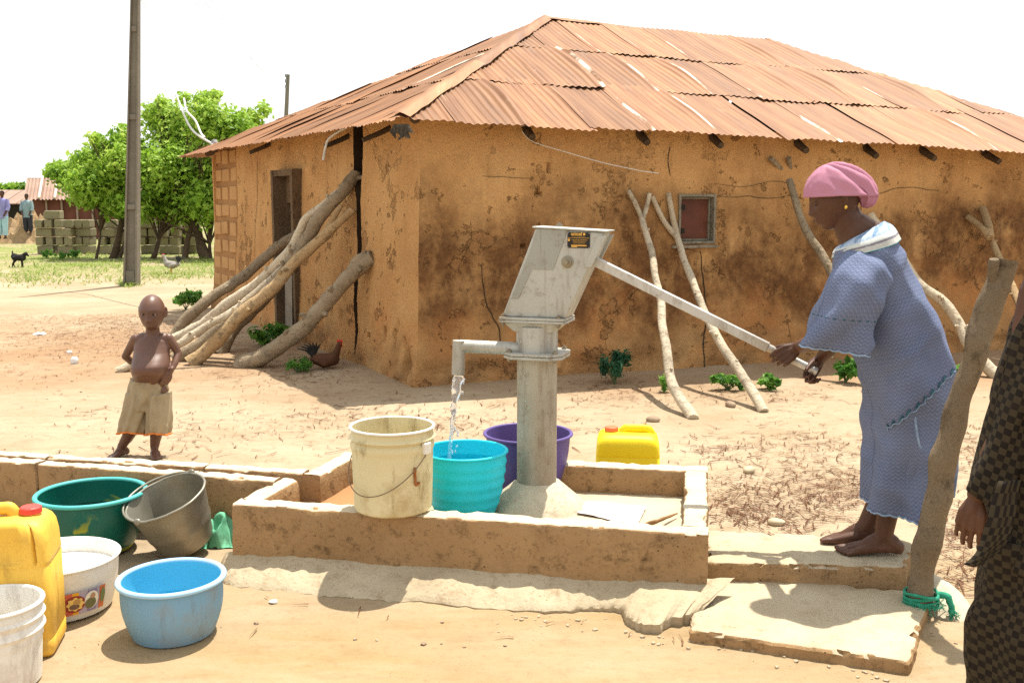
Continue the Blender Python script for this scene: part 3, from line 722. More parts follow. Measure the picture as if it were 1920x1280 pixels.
us = [G(1322, 1054, .125), G(1704, 1064, .125), G(1716, 1006, .125), G(1326, 994, .125)]
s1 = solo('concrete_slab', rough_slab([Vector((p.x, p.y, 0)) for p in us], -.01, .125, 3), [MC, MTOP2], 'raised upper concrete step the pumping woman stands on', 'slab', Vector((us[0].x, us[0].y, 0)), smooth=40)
ls = [G(1291, 1180, .048), G(1707, 1240, .048), G(1748, 1112, .048), G(1318, 1064, .048)]
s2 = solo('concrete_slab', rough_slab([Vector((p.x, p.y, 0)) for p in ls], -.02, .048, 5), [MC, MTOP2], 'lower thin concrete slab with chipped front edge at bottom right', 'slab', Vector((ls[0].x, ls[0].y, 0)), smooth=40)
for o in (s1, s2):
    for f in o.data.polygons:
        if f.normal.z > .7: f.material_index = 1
# rubble fan behind the post foot
rb = MB(); c = G(1752, 1120, 0); vs = []
for i in range(15):
    for j in range(15):
        x, y = i / 14 - .5, j / 14 - .5; q = c + Vector((x * .26, y * .5, 0)); r_ = (x * x + y * y) * 4; vs.append(Vector((q.x, q.y, -.02 + .10 * max(0, 1 - r_) + .02 * N3(q, 12, 1) * max(0, 1 - r_ * .8))))
rb.add(vs, [(i * 15 + j, (i + 1) * 15 + j, (i + 1) * 15 + j + 1, i * 15 + j + 1) for i in range(14) for j in range(14)])
part('mortar_heap', rb, MCP, ap, 60)
# ================================================================== hand pump
def m_galv(name, a, b, rough=.5, metal=.45):
    k = Mat(name, rough, metal, .45).base(3, [(.3, a), (.7, b)], 7)
    k.mix(k.math('MULTIPLY', k.mr(k.noise(2.5, 8, .7, src=k.mapping((2, 2, .5))), .47, .66), .65), (.20, .135, .07))
    k.mix(k.math('MULTIPLY', k.mr(k.noise(9, 8, .75, src=k.mapping((1.5, 1.5, .14))), .54, .70), .6), (.17, .095, .045))
    k.mix(k.math('MULTIPLY', k.mr(k.noise(22, 8, .75), .54, .68), .5), (.15, .10, .055))
    k.roughness(k.noise(6, 6), rough - .12, rough + .25); k.bump(k.noise(40, 5), .15, .002); return k.done()
MGAL = m_galv('galvanised_steel', (.38, .38, .34), (.50, .495, .45)); MGAL2 = m_galv('pedestal_paint', (.35, .315, .24), (.45, .41, .325), .6, .2)
MBAR = m_galv('handle_steel', (.48, .47, .44), (.60, .59, .56), .38, .5); MBOLT = m_galv('bolt_steel', (.22, .19, .14), (.34, .3, .22), .45, .6)
PY = 4.52; PC = P(1006, 960, PY); PC = Vector((PC.x, PY, FLZ)); hA = R(-17)
hx = Vector((math.cos(hA), math.sin(hA), 0)); hy = Vector((-math.sin(hA), math.cos(hA), 0))
pump = thing('hand_pump', 'grey galvanised lever hand pump with long handle in the concrete basin', 'hand pump', PC)
def pz(py): return P(1006, py, PY).z
def LP(h, n, z): return Vector((PC.x, PC.y, 0)) + hx * h + hy * n + Vector((0, 0, z))
pr = .0905; z_top = pz(664)
cone = MB(); rings = []
for z, r_ in ((FLZ - .01, .228), (FLZ + .025, .205), (FLZ + .058, .165), (FLZ + .092, .125), (FLZ + .114, .100), (FLZ + .120, .085)):
    rings.append([Vector((PC.x, PC.y, z)) + Vector((math.cos(a), math.sin(a), 0)) * r_ * (1 + .08 * N3((math.cos(a) * 2, math.sin(a) * 2, z * 9), 1, 3) + .03 * N3((math.cos(a) * 7, math.sin(a) * 7, z * 30), 1, 3)) / math.cos(((a + .5) % (2 * math.pi / 7)) - math.pi / 7) ** .8 for a in [2 * math.pi * k / 56 for k in range(56)]])
cone.rings(rings, False, True); part('concrete_foot', cone, MCP, pump, 32)
pp = MB(); pp.lathe([(pr, FLZ + .06), (pr, z_top)], (PC.x, PC.y, 0), 40); part('pedestal_pipe', pp, MGAL2, pump, 60)
def plate(zc, th, w, d, cut=.02, c=(0, 0)):
    mb = MB(); x, y = w / 2, d / 2; pts = [(x - cut, -y), (x, -y + cut), (x, y - cut), (x - cut, y), (-x + cut, y), (-x, y - cut), (-x, -y + cut), (-x + cut, -y)]
    mb.rings([[LP(c[0] + a, c[1] + b, zc - th / 2) for a, b in pts], [LP(c[0] + a, c[1] + b, zc + th / 2) for a, b in pts]]); return mb
f1 = part('flange', plate(z_top - .004, .013, .27, .25, .05), MGAL, pump); f2 = part('flange', plate(z_top + .011, .012, .272, .252, .05), MGAL, pump)
for f in (f1, f2): bevel(f, .002)
zt2 = pz(598)
tk = MB(); tk.lathe([(.0935, z_top + .014), (.0935, zt2 - .03)], (PC.x, PC.y, 0), 40); part('water_tank', tk, MGAL, pump, 60)
tb = MB(); tb.rings([[LP(sx * .088, sy * .07, zt2 - .05) for sx, sy in ((-1, -1), (1, -1), (1, 1), (-1, 1))], [LP(sx * .13, sy * .085, zt2 - .012) for sx, sy in ((-1, -1), (1, -1), (1, 1), (-1, 1))]]); part('tank_gusset', tb, MGAL, pump)
f3 = part('flange', plate(zt2 - .004, .011, .305, .20, .008), MGAL, pump); f4 = part('flange', plate(zt2 + .009, .012, .302, .198, .008), MGAL, pump)
for f in (f3, f4): bevel(f, .002)
def bolt(p, ax, r_, h, parent):
    q = Vector((0, 0, 1)).rotation_difference(ax); mb = MB()
    mb.rings([[p + q @ Vector((r_ * math.cos(R(60 * k)), r_ * math.sin(R(60 * k)), z)) for k in range(6)] for z in (0, h)])
    mb.rings([[p + q @ Vector((r_ * .5 * math.cos(R(45 * k)), r_ * .5 * math.sin(R(45 * k)), z)) for k in range(8)] for z in (h, h * 1.7)])
    return part('bolt', mb, MBOLT, parent)
for a, b in ((-.105, -.085), (.105, -.085), (.105, .085), (-.105, .085)):
    bolt(LP(a, b, z_top + .017), Vector((0, 0, 1)), .012, .009, pump); bolt(LP(a, b, z_top - .0105), Vector((0, 0, -1)), .012, .009, pump)
for a, b in ((-.135, -.083), (.12, -.083), (.12, .083), (-.135, .083)):
    bolt(LP(a, b, zt2 + .015), Vector((0, 0, 1)), .011, .008, pump); bolt(LP(a, b, zt2 - .0095), Vector((0, 0, -1)), .011, .012, pump)
# spout
sp = MB(); s_z = pz(650); sd = Vector((-1, -.18, 0)).normalized(); s0 = Vector((PC.x, PC.y, s_z - .006)) + sd * .085
e_ = P(861, 650, PY - .06); e_ = Vector((e_.x, e_.y, s_z + .012)); 
sp.tube([s0, s0.lerp(e_, .5), e_], [.029, .029, .029], 20); sp.tube([e_ + Vector((0, 0, .025)), e_ + Vector((-.002, 0, -.03)), e_ + Vector((-.006, 0, -.128))], [.0285, .0288, .029], 20)
part('spout', sp, MGAL, pump, 40)
# head (leaning box) with cover, axle, name plate
Htl, Htr, Hbr, Hbl = (.012, pz(427)), (.318, pz(434)), (.148, zt2 + .015), (-.142, zt2 + .015)
hw = .075; hm = MB(); hm.rings([[LP(h, -hw, z) for h, z in (Htl, Htr, Hbr, Hbl)], [LP(h, hw, z) for h, z in (Htl, Htr, Hbr, Hbl)]])
head = part('pump_head', hm, MGAL, pump); bevel(head, .006, 3)
tl = MB(); tl.hexa([LP(-.0, -hw - .008, Htl[1] + .001), LP(.33, -hw - .008, Htr[1] + .001), LP(.33, hw + .008, Htr[1] + .001), LP(0, hw + .008, Htl[1] + .001)], [LP(-.002, -hw - .008, Htl[1] + .008), LP(.332, -hw - .008, Htr[1] + .008), LP(.332, hw + .008, Htr[1] + .008), LP(-.002, hw + .008, Htl[1] + .008)])
bevel(part('top_plate', tl, MGAL, head), .002)
for s_ in (-1, 1):                                    # folded lips down the right edge of the head
    lip = MB()
    a, b = Vector((Htr[0] + .012, Htr[1] - .012)), Vector((.262, pz(497)))
    lip.hexa([LP(b.x - .03, s_ * hw - .006, b.y), LP(b.x, s_ * hw - .006, b.y), LP(b.x, s_ * hw + .006, b.y), LP(b.x - .03, s_ * hw + .006, b.y)], [LP(a.x - .04, s_ * hw - .006, a.y), LP(a.x, s_ * hw - .006, a.y), LP(a.x, s_ * hw + .006, a.y), LP(a.x - .04, s_ * hw + .006, a.y)])
    bevel(part('edge_lip', lip, MGAL, head), .002)
def on_head(px, py, off):
    return onplane(px, py, LP(0, -hw - off, 1.2), hy)
cv = MB(); cpx = [(1008, 429), (1064, 431), (1037, 506), (997, 505), (972, 560), (958, 560), (985, 492)]
lo, hi = [on_head(x, y, -.002) for x, y in cpx], [on_head(x, y, .0035) for x, y in cpx]; cv.rings([lo, hi])
bevel(part('inspection_cover', cv, m_galv('cover_steel', (.28, .285, .25), (.36, .36, .32)), head), .001)
bolt(LP(.10, -.0, Htl[1] + .006), Vector((0, 0, 1)), .014, .010, head)
ax = MB(); c = on_head(1064, 491, 0); q = Vector((0, 0, 1)).rotation_difference(-hy)
ax.lathe([(.027, -.002), (.027, .004), (.021, .006), (.020, .012), (.012, .013), (.012, .022), (.008, .022), (.008, .030), (.0, .030)], c, 24, q.to_matrix()); part('axle_bolt', ax, MBOLT, head, 35)
# name plate
MBLK = simple('black_plate', (.012, .011, .010), (.02, .018, .016), 20, .4, 0); MGOLD = simple('gold_print', (.62, .33, .05), (.75, .42, .09), 20, .5, 0)
npc = [on_head(x, y, .0005) for x, y in ((1064, 464.5), (1106, 465.5), (1106.5, 436), (1064.5, 435))]
npm = MB(); npm.rings([npc, [p - hy * .003 for p in npc]]); npl = part('name_plate', npm, MBLK, head)
fu = (npc[1] - npc[0]); fv = (npc[3] - npc[0]); PWD, PHT = fu.length, fv.length; fu.normalize(); fv.normalize(); fo = npc[0] - hy * .0045
def flat_pts(pts, mat, nm, parent):
    mb = MB(); lo = [fo + fu * (x * PWD) + fv * (y * PHT) for x, y in pts]; mb.rings([lo, [p - hy * .0008 for p in lo]]); return part(nm, mb, mat, parent)
def text_mesh(body, size, origin, u, v, n, mat, parent, nm='lettering', align='CENTER', bold=.0):
    cu = bpy.data.curves.new('t', 'FONT'); cu.body = body; cu.size = size; cu.align_x = align; cu.extrude = .0006; cu.resolution_u = 3; cu.offset = bold
    ob = bpy.data.objects.new('t', cu); COL.objects.link(ob); dg = bpy.context.evaluated_depsgraph_get(); me = bpy.data.meshes.new_from_object(ob.evaluated_get(dg)); bpy.data.objects.remove(ob)
    M = Matrix((u, v, n)).transposed().to_4x4(); M.translation = origin - LOC[parent]; me.transform(M); me.materials.clear()
    return link(nm, me, mat, parent)
text_mesh('unicef', .0205, fo + fu * PWD * .40 + fv * PHT * .80, fu, fv, -hy, MGOLD, npl, bold=.0006)
cir = [(.745 + .058 * math.cos(R(30 * k)), .885 + .085 * math.sin(R(30 * k))) for k in range(12)]; flat_pts(cir, MGOLD, 'emblem', npl)
cir = [(.07 + .055 * math.cos(R(30 * k)), .50 + .085 * math.sin(R(30 * k))) for k in range(12)]; flat_pts(cir, MGOLD, 'emblem', npl)
def bars(rows, nm='print_line'):
    rg = random.Random(4); mb = MB()
    for x0, x1, y, h in rows:
        x = x0
        while x < x1 - .01:
            w_ = rg.uniform(.02, .07); w_ = min(w_, x1 - x)
            lo = [fo + fu * (a * PWD) + fv * (b * PHT) for a, b in ((x, y), (x + w_, y), (x + w_, y + h), (x, y + h))]; mb.rings([lo, [p - hy * .0007 for p in lo]]); x += w_ + .018
    part(nm, mb, MGOLD, npl)
bars([(.22, .78, .735, .02), (.03, .97, .62, .035), (.2, .9, .50, .03), (.25, .85, .42, .02), (.25, .8, .36, .02), (.25, .8, .29, .02)])
flat_pts([(.18, .12), (.86, .12), (.86, .20), (.18, .20)], MGOLD, 'print_block', npl); flat_pts([(.18, .05), (.44, .05), (.44, .11), (.18, .11)], MGOLD, 'print_block', npl)
for x, y in ((.03, .05), (.97, .05), (.97, .94), (.03, .94)):
    rv = MB(); rv.ball(fo + fu * x * PWD + fv * y * PHT, .0022, seg=8); part('rivet', rv, MBAR, npl)
# handle: square bar leaving the head, round grip at its end
hb0 = on_head(1085, 474, -hw); hb1p = 1437; 
def on_mid(px, py): return onplane(px, py, LP(0, 0, 1.2), hy)
hb0, hb1, hb2 = on_mid(1088, 476), on_mid(1440, 651), on_mid(1532, 697)
hd = (hb1 - hb0).normalized(); hup = hd.cross(hy).normalized(); hup = hup if hup.z > 0 else -hup
bm_ = MB(); r_ = .0195; bm_.rings([[p + hup * a + hy * b for a, b in ((-r_, -r_), (r_, -r_), (r_, r_), (-r_, r_))] for p in (hb0, hb1)]); hnd = part('handle', bm_, MBAR, pump, label='long square steel pump handle'); bevel(hnd, .003)
gp = MB(); gp.tube([hb1 - hd * .02, hb1.lerp(hb2, .5), hb2], [.0165, .0165, .0165], 18); part('grip', gp, MBAR, hnd, 40)
HANDLE = (hb0, hb1, hb2, hd, hup)
# falling water
mw = bpy.data.materials.new('falling_water'); mw.use_nodes = True; b_ = mw.node_tree.nodes['Principled BSDF']
b_.inputs['Transmission Weight'].default_value = .85; b_.inputs['IOR'].default_value = 1.33; b_.inputs['Roughness'].default_value = .12; b_.inputs['Base Color'].default_value = (.95, .97, 1, 1)
so = e_ + Vector((-.006, 0, -.128)); wtop = so; wend = P(843, 866, PY - .07)
st = MB(); pts, rr = [], []
for i in range(40):
    t = i / 39; p = Vector((lerp(wtop.x + .004, wend.x, t ** .7), lerp(wtop.y, wend.y, t), lerp(wtop.z - .0, wend.z, t)))
    pts.append(p + Vector((.006 * N3(p, 9, 1) * t, 0, 0))); rr.append(interp([(0, .026), (.12, .024), (.3, .014), (.6, .008), (.92, .008), (1, .016)], t) * (1 + .25 * N3(p, 25, 2)))
st.tube(pts, rr, 14, .45, 40, 3)
rg = random.Random(3)
for i in range(26):
    t = rg.random() ** .8; p = wtop.lerp(wend, t * .9) + Vector((rg.uniform(-.01, .035) * (1 - .3 * t), rg.uniform(-.02, .02), 0)); st.ball(p, (rg.uniform(.003, .006),) * 2 + (rg.uniform(.004, .011),), seg=8)
solo('water_stream', st, mw, 'clear stream of water falling from the pump spout', 'water', wend, smooth=180)
# ================================================================== tubs, buckets and cans
mwat = bpy.data.materials.new('still_water'); mwat.use_nodes = True; nt_ = mwat.node_tree; nt_.nodes.remove(nt_.nodes['Principled BSDF'])
tr_ = nt_.nodes.new('ShaderNodeBsdfTransparent'); tr_.inputs[0].default_value = (.88, .95, .95, 1); gl_ = nt_.nodes.new('ShaderNodeBsdfGlossy'); gl_.inputs['Roughness'].default_value = .03
fr0 = nt_.nodes.new('ShaderNodeFresnel'); fr0.inputs['IOR'].default_value = 1.33; mx_ = nt_.nodes.new('ShaderNodeMixShader')
nt_.links.new(fr0.outputs[0], mx_.inputs[0]); nt_.links.new(tr_.outputs[0], mx_.inputs[1]); nt_.links.new(gl_.outputs[0], mx_.inputs[2]); nt_.links.new(mx_.outputs[0], nt_.nodes['Material Output'].inputs[0])
def water_disc(c, r_, z, parent, M=None):
    mb = MB(); rings = []
    for k in (1, .8, .6, .4, .2, .05): rings.append([Vector(c) + Vector((r_ * k * math.cos(a), r_ * k * math.sin(a), z + .0015 * N3((math.cos(a) * k, math.sin(a) * k, 0), 6, 2))) for a in [2 * math.pi * j / 36 for j in range(36)]])
    mb.rings(rings, False, True); return part('water', mb, mwat, parent, 180)
def tub(name, label, c, rb_, rt, h, mat, rim=.014, ribs=(), wall=.004, water=None, tilt=None, rimmat=None, wob=.006, bulge=.02, cat='tub', nest=None, rimh=None, inmat=None):
    c = Vector(c); t = thing(name, label, cat, c); M = tilt
    def rad(z): u = z / h; return lerp(rb_, rt, u ** .85) + bulge * math.sin(math.pi * min(u, 1)) * .5
    prof = [(0.001, .004), (rb_ - .02, .002), (rb_ - .006, .003), (rb_, .010)]; n = 26
    for i in range(1, n):
        z = h * i / n; r_ = rad(z)
        for rz, rw, rh in ribs:
            r_ += rh * math.exp(-((z - rz * h) / rw) ** 2)
        prof.append((r_, z))
    prof += [(rad(h * .985), h * .985)]
    prof2 = [(rad(h * i / n) - wall, h * i / n) for i in range(n, 0, -1)] + [(rb_ - .012, .014), (.001, .012)]
    mb = MB(); mb.lathe(prof + ([] if inmat else prof2), c, 56, M, False, wob, len(label)); part('body', mb, mat, t, 50)
    if inmat: mb = MB(); mb.lathe([prof[-1]] + prof2, c, 56, M, False, wob, len(label)); part('lining', mb, inmat, t, 50, recalc=True)
    rm = MB(); rp = []; rhh = rimh or rim
    for k in range(13):
        a = -math.pi / 2 + 2 * math.pi * k / 12; rp.append((rt + rim * .35 + rim * .62 * math.cos(a), h + rhh * .55 * math.sin(a)))
    rm.lathe(rp, c, 56, M, False, wob, len(label)); part('rim', rm, rimmat or mat, t, 60)
    if water: water_disc(c, rad(water) - wall - .001, water, t)
    return t
def stand(px, yfront, rb_, z=0.0):
    p = G(px, yfront, z); d = Vector((p.x, p.y, 0)).normalized(); p = p + d * rb_; return Vector((p.x, p.y, z))
MCY = m_plastic('cyan_plastic', (.0, .58, .72), (.01, .64, .78), (.03, .40, .5), .25, .35)
MPU = m_plastic('purple_plastic', (.085, .055, .20), (.12, .08, .27), (.16, .12, .2), .3)
MBL = m_plastic('blue_plastic', (.15, .31, .45), (.20, .36, .50), (.25, .24, .22), .8, .5, 5); MBLR = m_plastic('blue_rim', (.33, .55, .75), (.38, .60, .8), (.4, .4, .4), .2)
MGN = Mat('green_plastic', .35, spec=.4).base(3, [(.3, (.0, .085, .062)), (.7, (.005, .12, .085))], 4)
gw = MGN.noise(3.2, 3, .5, dist=2.5, src=MGN.mapping((1, 1, 1.6))); MGN.mix(MGN.math('MULTIPLY', MGN.mr(gw, .60, .66), MGN.mr(MGN.xyz()[2], .23, .14)), (.33, .34, .02)); MGN = MGN.done()
MGNR = m_plastic('green_rim', (.06, .38, .35), (.08, .44, .40), (.15, .3, .25), .2)
MCR = m_plastic('cream_plastic', (.60, .51, .28), (.70, .62, .39), (.36, .24, .07), 1.0, .5, 3.2); MWH = m_plastic('white_plastic', (.72, .69, .62), (.80, .77, .71), (.42, .30, .16), .35, .45, 6)
c = P(872, 958, 4.38); tub('plastic_tub', 'bright cyan ribbed plastic tub under the pump spout', (c.x, 4.38, FLZ), .128, .183, .295, MCY, .011, [(z, .012, .006) for z in (.22, .38, .54, .70, .84)], water=.235)
c = P(990, 830, 4.80); tub('plastic_tub', 'purple plastic tub behind the pump pedestal', (c.x, 4.80, FLZ), .145, .205, .275, MPU, .014, water=.06)
tub('plastic_tub', 'dusty light blue plastic tub alone at the front of the yard', stand(328, 1216, .138), .138, .176, .212, MBL, .017, rimmat=MBLR, water=.10, bulge=.03, inmat=m_plastic('clean_blue_inside', (.09, .46, .66), (.11, .50, .70), (.1, .4, .55), .2))
c = stand(178, 1050, .16); tub('plastic_tub', 'dark green plastic tub with yellow swirls before the drain wall', (c.x, c.y, 0), .16, .224, .262, MGN, .018, rimmat=MGNR, water=.16, bulge=.04)
# white basin with a coloured picture label
wc = stand(118, 1170, .18); wb = tub('plastic_basin', 'white plastic basin with colourful picture label beside yellow can', wc, .180, .215, .205, MWH, .010, bulge=.012, wob=.012, water=.15, cat='basin')
for o in wb.children:
    if o.name.startswith('water'): o.data.materials[0] = simple('glare_white_water', (.82, .83, .82), (.88, .88, .87), 4, .15, 0, spec=.5)  # near-white colour paints in the washed-out glare inside the basin
def stick(pts, rad_off, mat, nm, parent):       # flat print wrapped on the basin side; pts in (angle deg, height m)
    mb = MB(); lo = []
    def w_(a, z): u = z / .205; r_ = lerp(.180, .215, u ** .85) + .006 * math.sin(math.pi * u) + rad_off; return wc + Vector((r_ * math.cos(R(a)), r_ * math.sin(R(a)), z))
    mb.add([w_(a, z) for a, z in pts[0]], pts[1]); return part(nm, mb, mat, parent, recalc=False)
def grid_st(a0, a1, z0, z1, n=10): return ([(lerp(a0, a1, i / n), z) for z in (z0, (z0 + z1) / 2, z1) for i in range(n + 1)], [(r_ * (n + 1) + i, r_ * (n + 1) + i + 1, (r_ + 1) * (n + 1) + i + 1, (r_ + 1) * (n + 1) + i) for r_ in (0, 1) for i in range(n)])
def disc_st(a, z, ra, rz, n=20, petals=0, amp=0): return ([(a, z)] + [(a + ra * (1 + amp * math.cos(petals * 2 * math.pi * k / n)) * math.cos(2 * math.pi * k / n), z + rz * (1 + amp * math.cos(petals * 2 * math.pi * k / n)) * math.sin(2 * math.pi * k / n)) for k in range(n)], [(0, 1 + k, 1 + (k + 1) % n) for k in range(n)])
def flatm(nm, c): return simple(nm, c, tuple(min(1, x * 1.1) for x in c), 30, .5, 0)
lab = stick(grid_st(-68, -20, .035, .125), .009, flatm('label_lilac', (.38, .33, .42)), 'picture_label', wb)
stick(grid_st(-68, -55, .035, .125), .0098, flatm('label_red', (.55, .12, .06)), 'label_band', lab); stick(grid_st(-55, -49, .035, .125), .0098, flatm('label_yellow', (.70, .36, .02)), 'label_band', lab)
stick(grid_st(-40, -30, .038, .122), .0098, flatm('label_violet', (.22, .19, .36)), 'label_band', lab); stick(grid_st(-27, -20, .035, .125), .0098, flatm('label_red2', (.55, .15, .05)), 'label_band', lab)
stick(disc_st(-53, .079, 10.5, .034), .0106, flatm('label_maroon', (.28, .03, .02)), 'label_disc', lab); stick(disc_st(-52.5, .079, 8, .026, 40, 8, .12), .0114, flatm('label_gold', (.72, .50, .14)), 'label_flower', lab)
stick(disc_st(-53.5, .070, 5, .011), .0122, flatm('label_brown', (.16, .09, .06)), 'label_food', lab); stick(disc_st(-51, .088, 3.5, .011), .0122, flatm('label_tan', (.42, .26, .08)), 'label_food', lab)
stick(disc_st(-36, .082, 7.5, .036), .0106, flatm('label_white', (.75, .72, .62)), 'label_disc', lab); stick(disc_st(-37, .070, 6, .022), .0114, flatm('label_olive', (.14, .14, .06)), 'label_shape', lab); stick(disc_st(-35, .098, 2.6, .011), .0120, flatm('label_skin', (.42, .24, .14)), 'label_shape', lab)
stick(disc_st(-23, .085, 3, .03), .0110, flatm('label_green', (.16, .2, .08)), 'label_shape', lab)
# cream bucket standing on the basin kerb, wire bail hanging
bc = stand(738, 973, .155, KT + .004); bk = tub('plastic_bucket', 'dirty cream plastic bucket with wire bail standing on the basin kerb', bc, .158, .166, .345, MCR, .010, [(.79, .008, .013), (.885, .006, .012), (.84, .012, -.004)], bulge=.004, wob=.004, cat='bucket', rimmat=MWH)
def bail(ctr, rad, ang0, zat, drop, mat, parent, r_=.0022, front=True):
    a, b = [ctr + Vector((rad * math.cos(x), rad * math.sin(x), zat)) for x in (ang0, ang0 + math.pi)]; pts = []
    for i in range(33):
        t = i / 32; x = ang0 - math.pi * t if front else ang0 + math.pi * t
        k = rad + .012; p = ctr + Vector((k * math.cos(x), k * math.sin(x), zat - drop * math.sin(math.pi * t))); pts.append(p)
    mb = MB(); mb.tube(pts, r_, 8); part('bail', mb, mat, parent, 60)
    for p, x in ((a, ang0), (b, ang0 + math.pi)):
        e = MB(); e.box(p + Vector((math.cos(x) * .006, math.sin(x) * .006, .012)), (.02, .04, .045), x); bevel(part('bail_ear', e, MWH, parent), .004)
MWIRE = simple('rusty_wire', (.16, .11, .07), (.25, .19, .13), 30, .5, 0, metal=.4)
bail(bc, .168, R(-32), .262, .17, MWIRE, bk)
st_ = MB(); n = 9
for i in range(n): pass
pts = [bc + Vector((.1635 * math.cos(R(a)), .1635 * math.sin(R(a)), z)) * 1 for a, z in ((-52, .205), (-52, .17), (-51, .135), (-45, .14))]
ms = MB(); ms.tube(catmull([p + (p - bc - Vector((0, 0, p.z - bc.z))).normalized() * .0065 for p in pts], 5), [.006] * 16, 6, .3, 60); part('rust_mark', ms, simple('rust_stain', (.28, .09, .02), (.36, .13, .035), 30, .8, 0), bk, 60)
# white buckets, one nested in another, bottom left corner
nc = P(-12, 1143, 3.12); nc = Vector((nc.x, 3.12, 0)); tub('plastic_bucket', 'scuffed white plastic bucket at the bottom left corner', nc, .128, .142, .275, m_plastic('scuffed_white', (.70, .67, .60), (.79, .76, .70), (.33, .18, .08), .55, .45, 5), .012, [(.84, .010, .012), (.93, .006, .006), (.70, .012, .012), (.58, .006, .004)], bulge=.004, cat='bucket', rimmat=MWH)
# galvanised bucket leaning over
MZN = Mat('old_zinc', .45, .55, .5).base(5, [(.3, (.20, .185, .14)), (.7, (.33, .31, .25))], 8); MZN.mix(MZN.math('MULTIPLY', MZN.mr(MZN.noise(3, 8, .7), .48, .68), .7), (.22, .16, .08)); MZN.bump(MZN.noise(30, 5), .25, .003); MZN = MZN.done()
mc = stand(352, 1052, .12); TM = Matrix.Rotation(R(-15), 3, 'Y') @ Matrix.Rotation(R(17), 3, 'X')
mbk = thing('metal_bucket', 'old galvanised metal bucket tilted over behind the blue tub', 'bucket', mc); lift = Vector((0, 0, .052))
prof = [(.001, 0), (.118, 0), (.122, .008)] + [(lerp(.122, .172, i / 14) + (.004 if i in (5, 6) else 0), .245 * i / 14) for i in range(1, 15)] + [(lerp(.169, .119, i / 14), .245 * (1 - i / 14)) for i in range(15)] + [(.001, .004)]
mb = MB(); mb.lathe(prof, mc + lift, 48, TM, False, .03, 3); part('body', mb, MZN, mbk, 45)
rm = MB(); ring = [(mc + lift + TM @ Vector((.174 * (1 + .03 * N3((math.cos(a), math.sin(a), .8), 1.3, 3)) * math.cos(a), .174 * (1 + .03 * N3((math.cos(a), math.sin(a), .8), 1.3, 3)) * math.sin(a), .245 + .003 * N3((math.cos(a) * 3, math.sin(a) * 3, 0), 2)))) for a in [2 * math.pi * k / 48 for k in range(48)]]
rm.tube(ring + [ring[0]], .006, 8); part('rim', rm, MZN, mbk, 60)
pts = []
for i in range(30):
    t = math.pi * i / 29; x = Vector((.182 * math.cos(t), -.05 * math.sin(t) * 0, 0)); pts.append(mc + lift + TM @ (Matrix.Rotation(R(62), 3, 'Z') @ Vector((.18 * math.cos(t), .186 * math.sin(t), .247 + .012 * math.sin(t)))))
ha = MB(); ha.tube(pts, .005, 8); part('bail', ha, MZN, mbk, 60)
for p in (pts[0], pts[-1]):
    e = MB(); e.ball(p, (.016, .010, .016), seg=10); part('bail_ear', e, MZN, mbk, 60)
ck = MB()
stn = MB(); stn.ball(mc + Vector((.02, .0, .014)), (.10, .09, .03)); 
# jerrycans
def jerrycan(label, c, W, D, H, rz, mat, capmat, ridges=True):
    t = thing('jerrycan', label, 'jerrycan', c); Rz = Matrix.Rotation(rz, 3, 'Z'); seg = 240
    def ring(z, w_, d_, e=.22, groove=0):
        out = []
        for k in range(seg):
            a = 2 * math.pi * k / seg; ca, sa = math.cos(a), math.sin(a); x = abs(ca) ** e * (1 if ca >= 0 else -1) * w_ / 2; y = abs(sa) ** e * (1 if sa >= 0 else -1) * d_ / 2
            if groove and abs(y) > d_ * .42:
                y -= math.copysign(groove * max(0, math.cos(2 * math.pi * x / (w_ * .19))) ** 2 * (1 if abs(x) < w_ * .38 else 0), y)
            out.append(c + Rz @ Vector((x, y, z)))
        return out
    mb = MB(); st = [(0, .86, 0, .3), (.012, .96, 0, .24), (.04, 1, 0, .22), (.13, 1, 0, .22), (.135, .985, 0, .22), (.15, .985, 0, .22), (.155, 1, 0, .22), (.4, 1.006, 0, .22), (.655, 1, 0, .22), (.662, .985, 0, .22), (.672, .985, 0, .22), (.68, .998, 0, .22), (.70, .995, .014, .22), (.82, .98, .020, .24), (.90, .94, .014, .26), (.945, .88, .004, .3), (.972, .78, 0, .34), (.985, .62, 0, .4)]
    mb.rings([ring(z * H, W * k, D * (k if k > .9 else k * .97), e, g if ridges else 0) for z, k, g, e in st]); part('body', mb, mat, t, 50)
    hd_ = MB(); pts = [c + Rz @ Vector((x * W, 0, z * H)) for x, z in ((-.36, .95), (-.35, 1.0), (-.28, 1.035), (-.05, 1.035), (.04, 1.03), (.09, .97))]; hd_.tube(catmull(pts, 5), [.017] * 26, 14, flat=1.3); part('carry_handle', hd_, mat, t, 60)
    nk = MB(); nk.lathe([(.030, H * .955), (.030, H * 1.0)], c + Rz @ Vector((W * .26, 0, 0)), 20); part('neck', nk, mat, t, 40)
    cp = MB(); cc = c + Rz @ Vector((W * .26, 0, H * .995)); rr = []
    for z, r_ in ((0, .036), (.018, .035), (.022, .030)): rr.append([cc + Vector((r_ * (1 + .03 * (k % 2)) * math.cos(2 * math.pi * k / 28), r_ * (1 + .03 * (k % 2)) * math.sin(2 * math.pi * k / 28), z)) for k in range(28)])
    cp.rings(rr); part('screw_cap', cp, capmat, t); return t
MYE = m_plastic('yellow_plastic', (.74, .42, .035), (.84, .53, .09), (.42, .20, .02), .7, .4, 5); MYE2 = m_plastic('lemon_plastic', (.80, .60, .0), (.88, .68, .01), (.55, .33, .01), .3, .38, 3)
MRED = m_plastic('red_plastic', (.62, .045, .03), (.70, .07, .05), (.3, .1, .05), .2); MREDO = m_plastic('orange_red_plastic', (.68, .13, .05), (.75, .17, .07), (.3, .1, .05), .2)
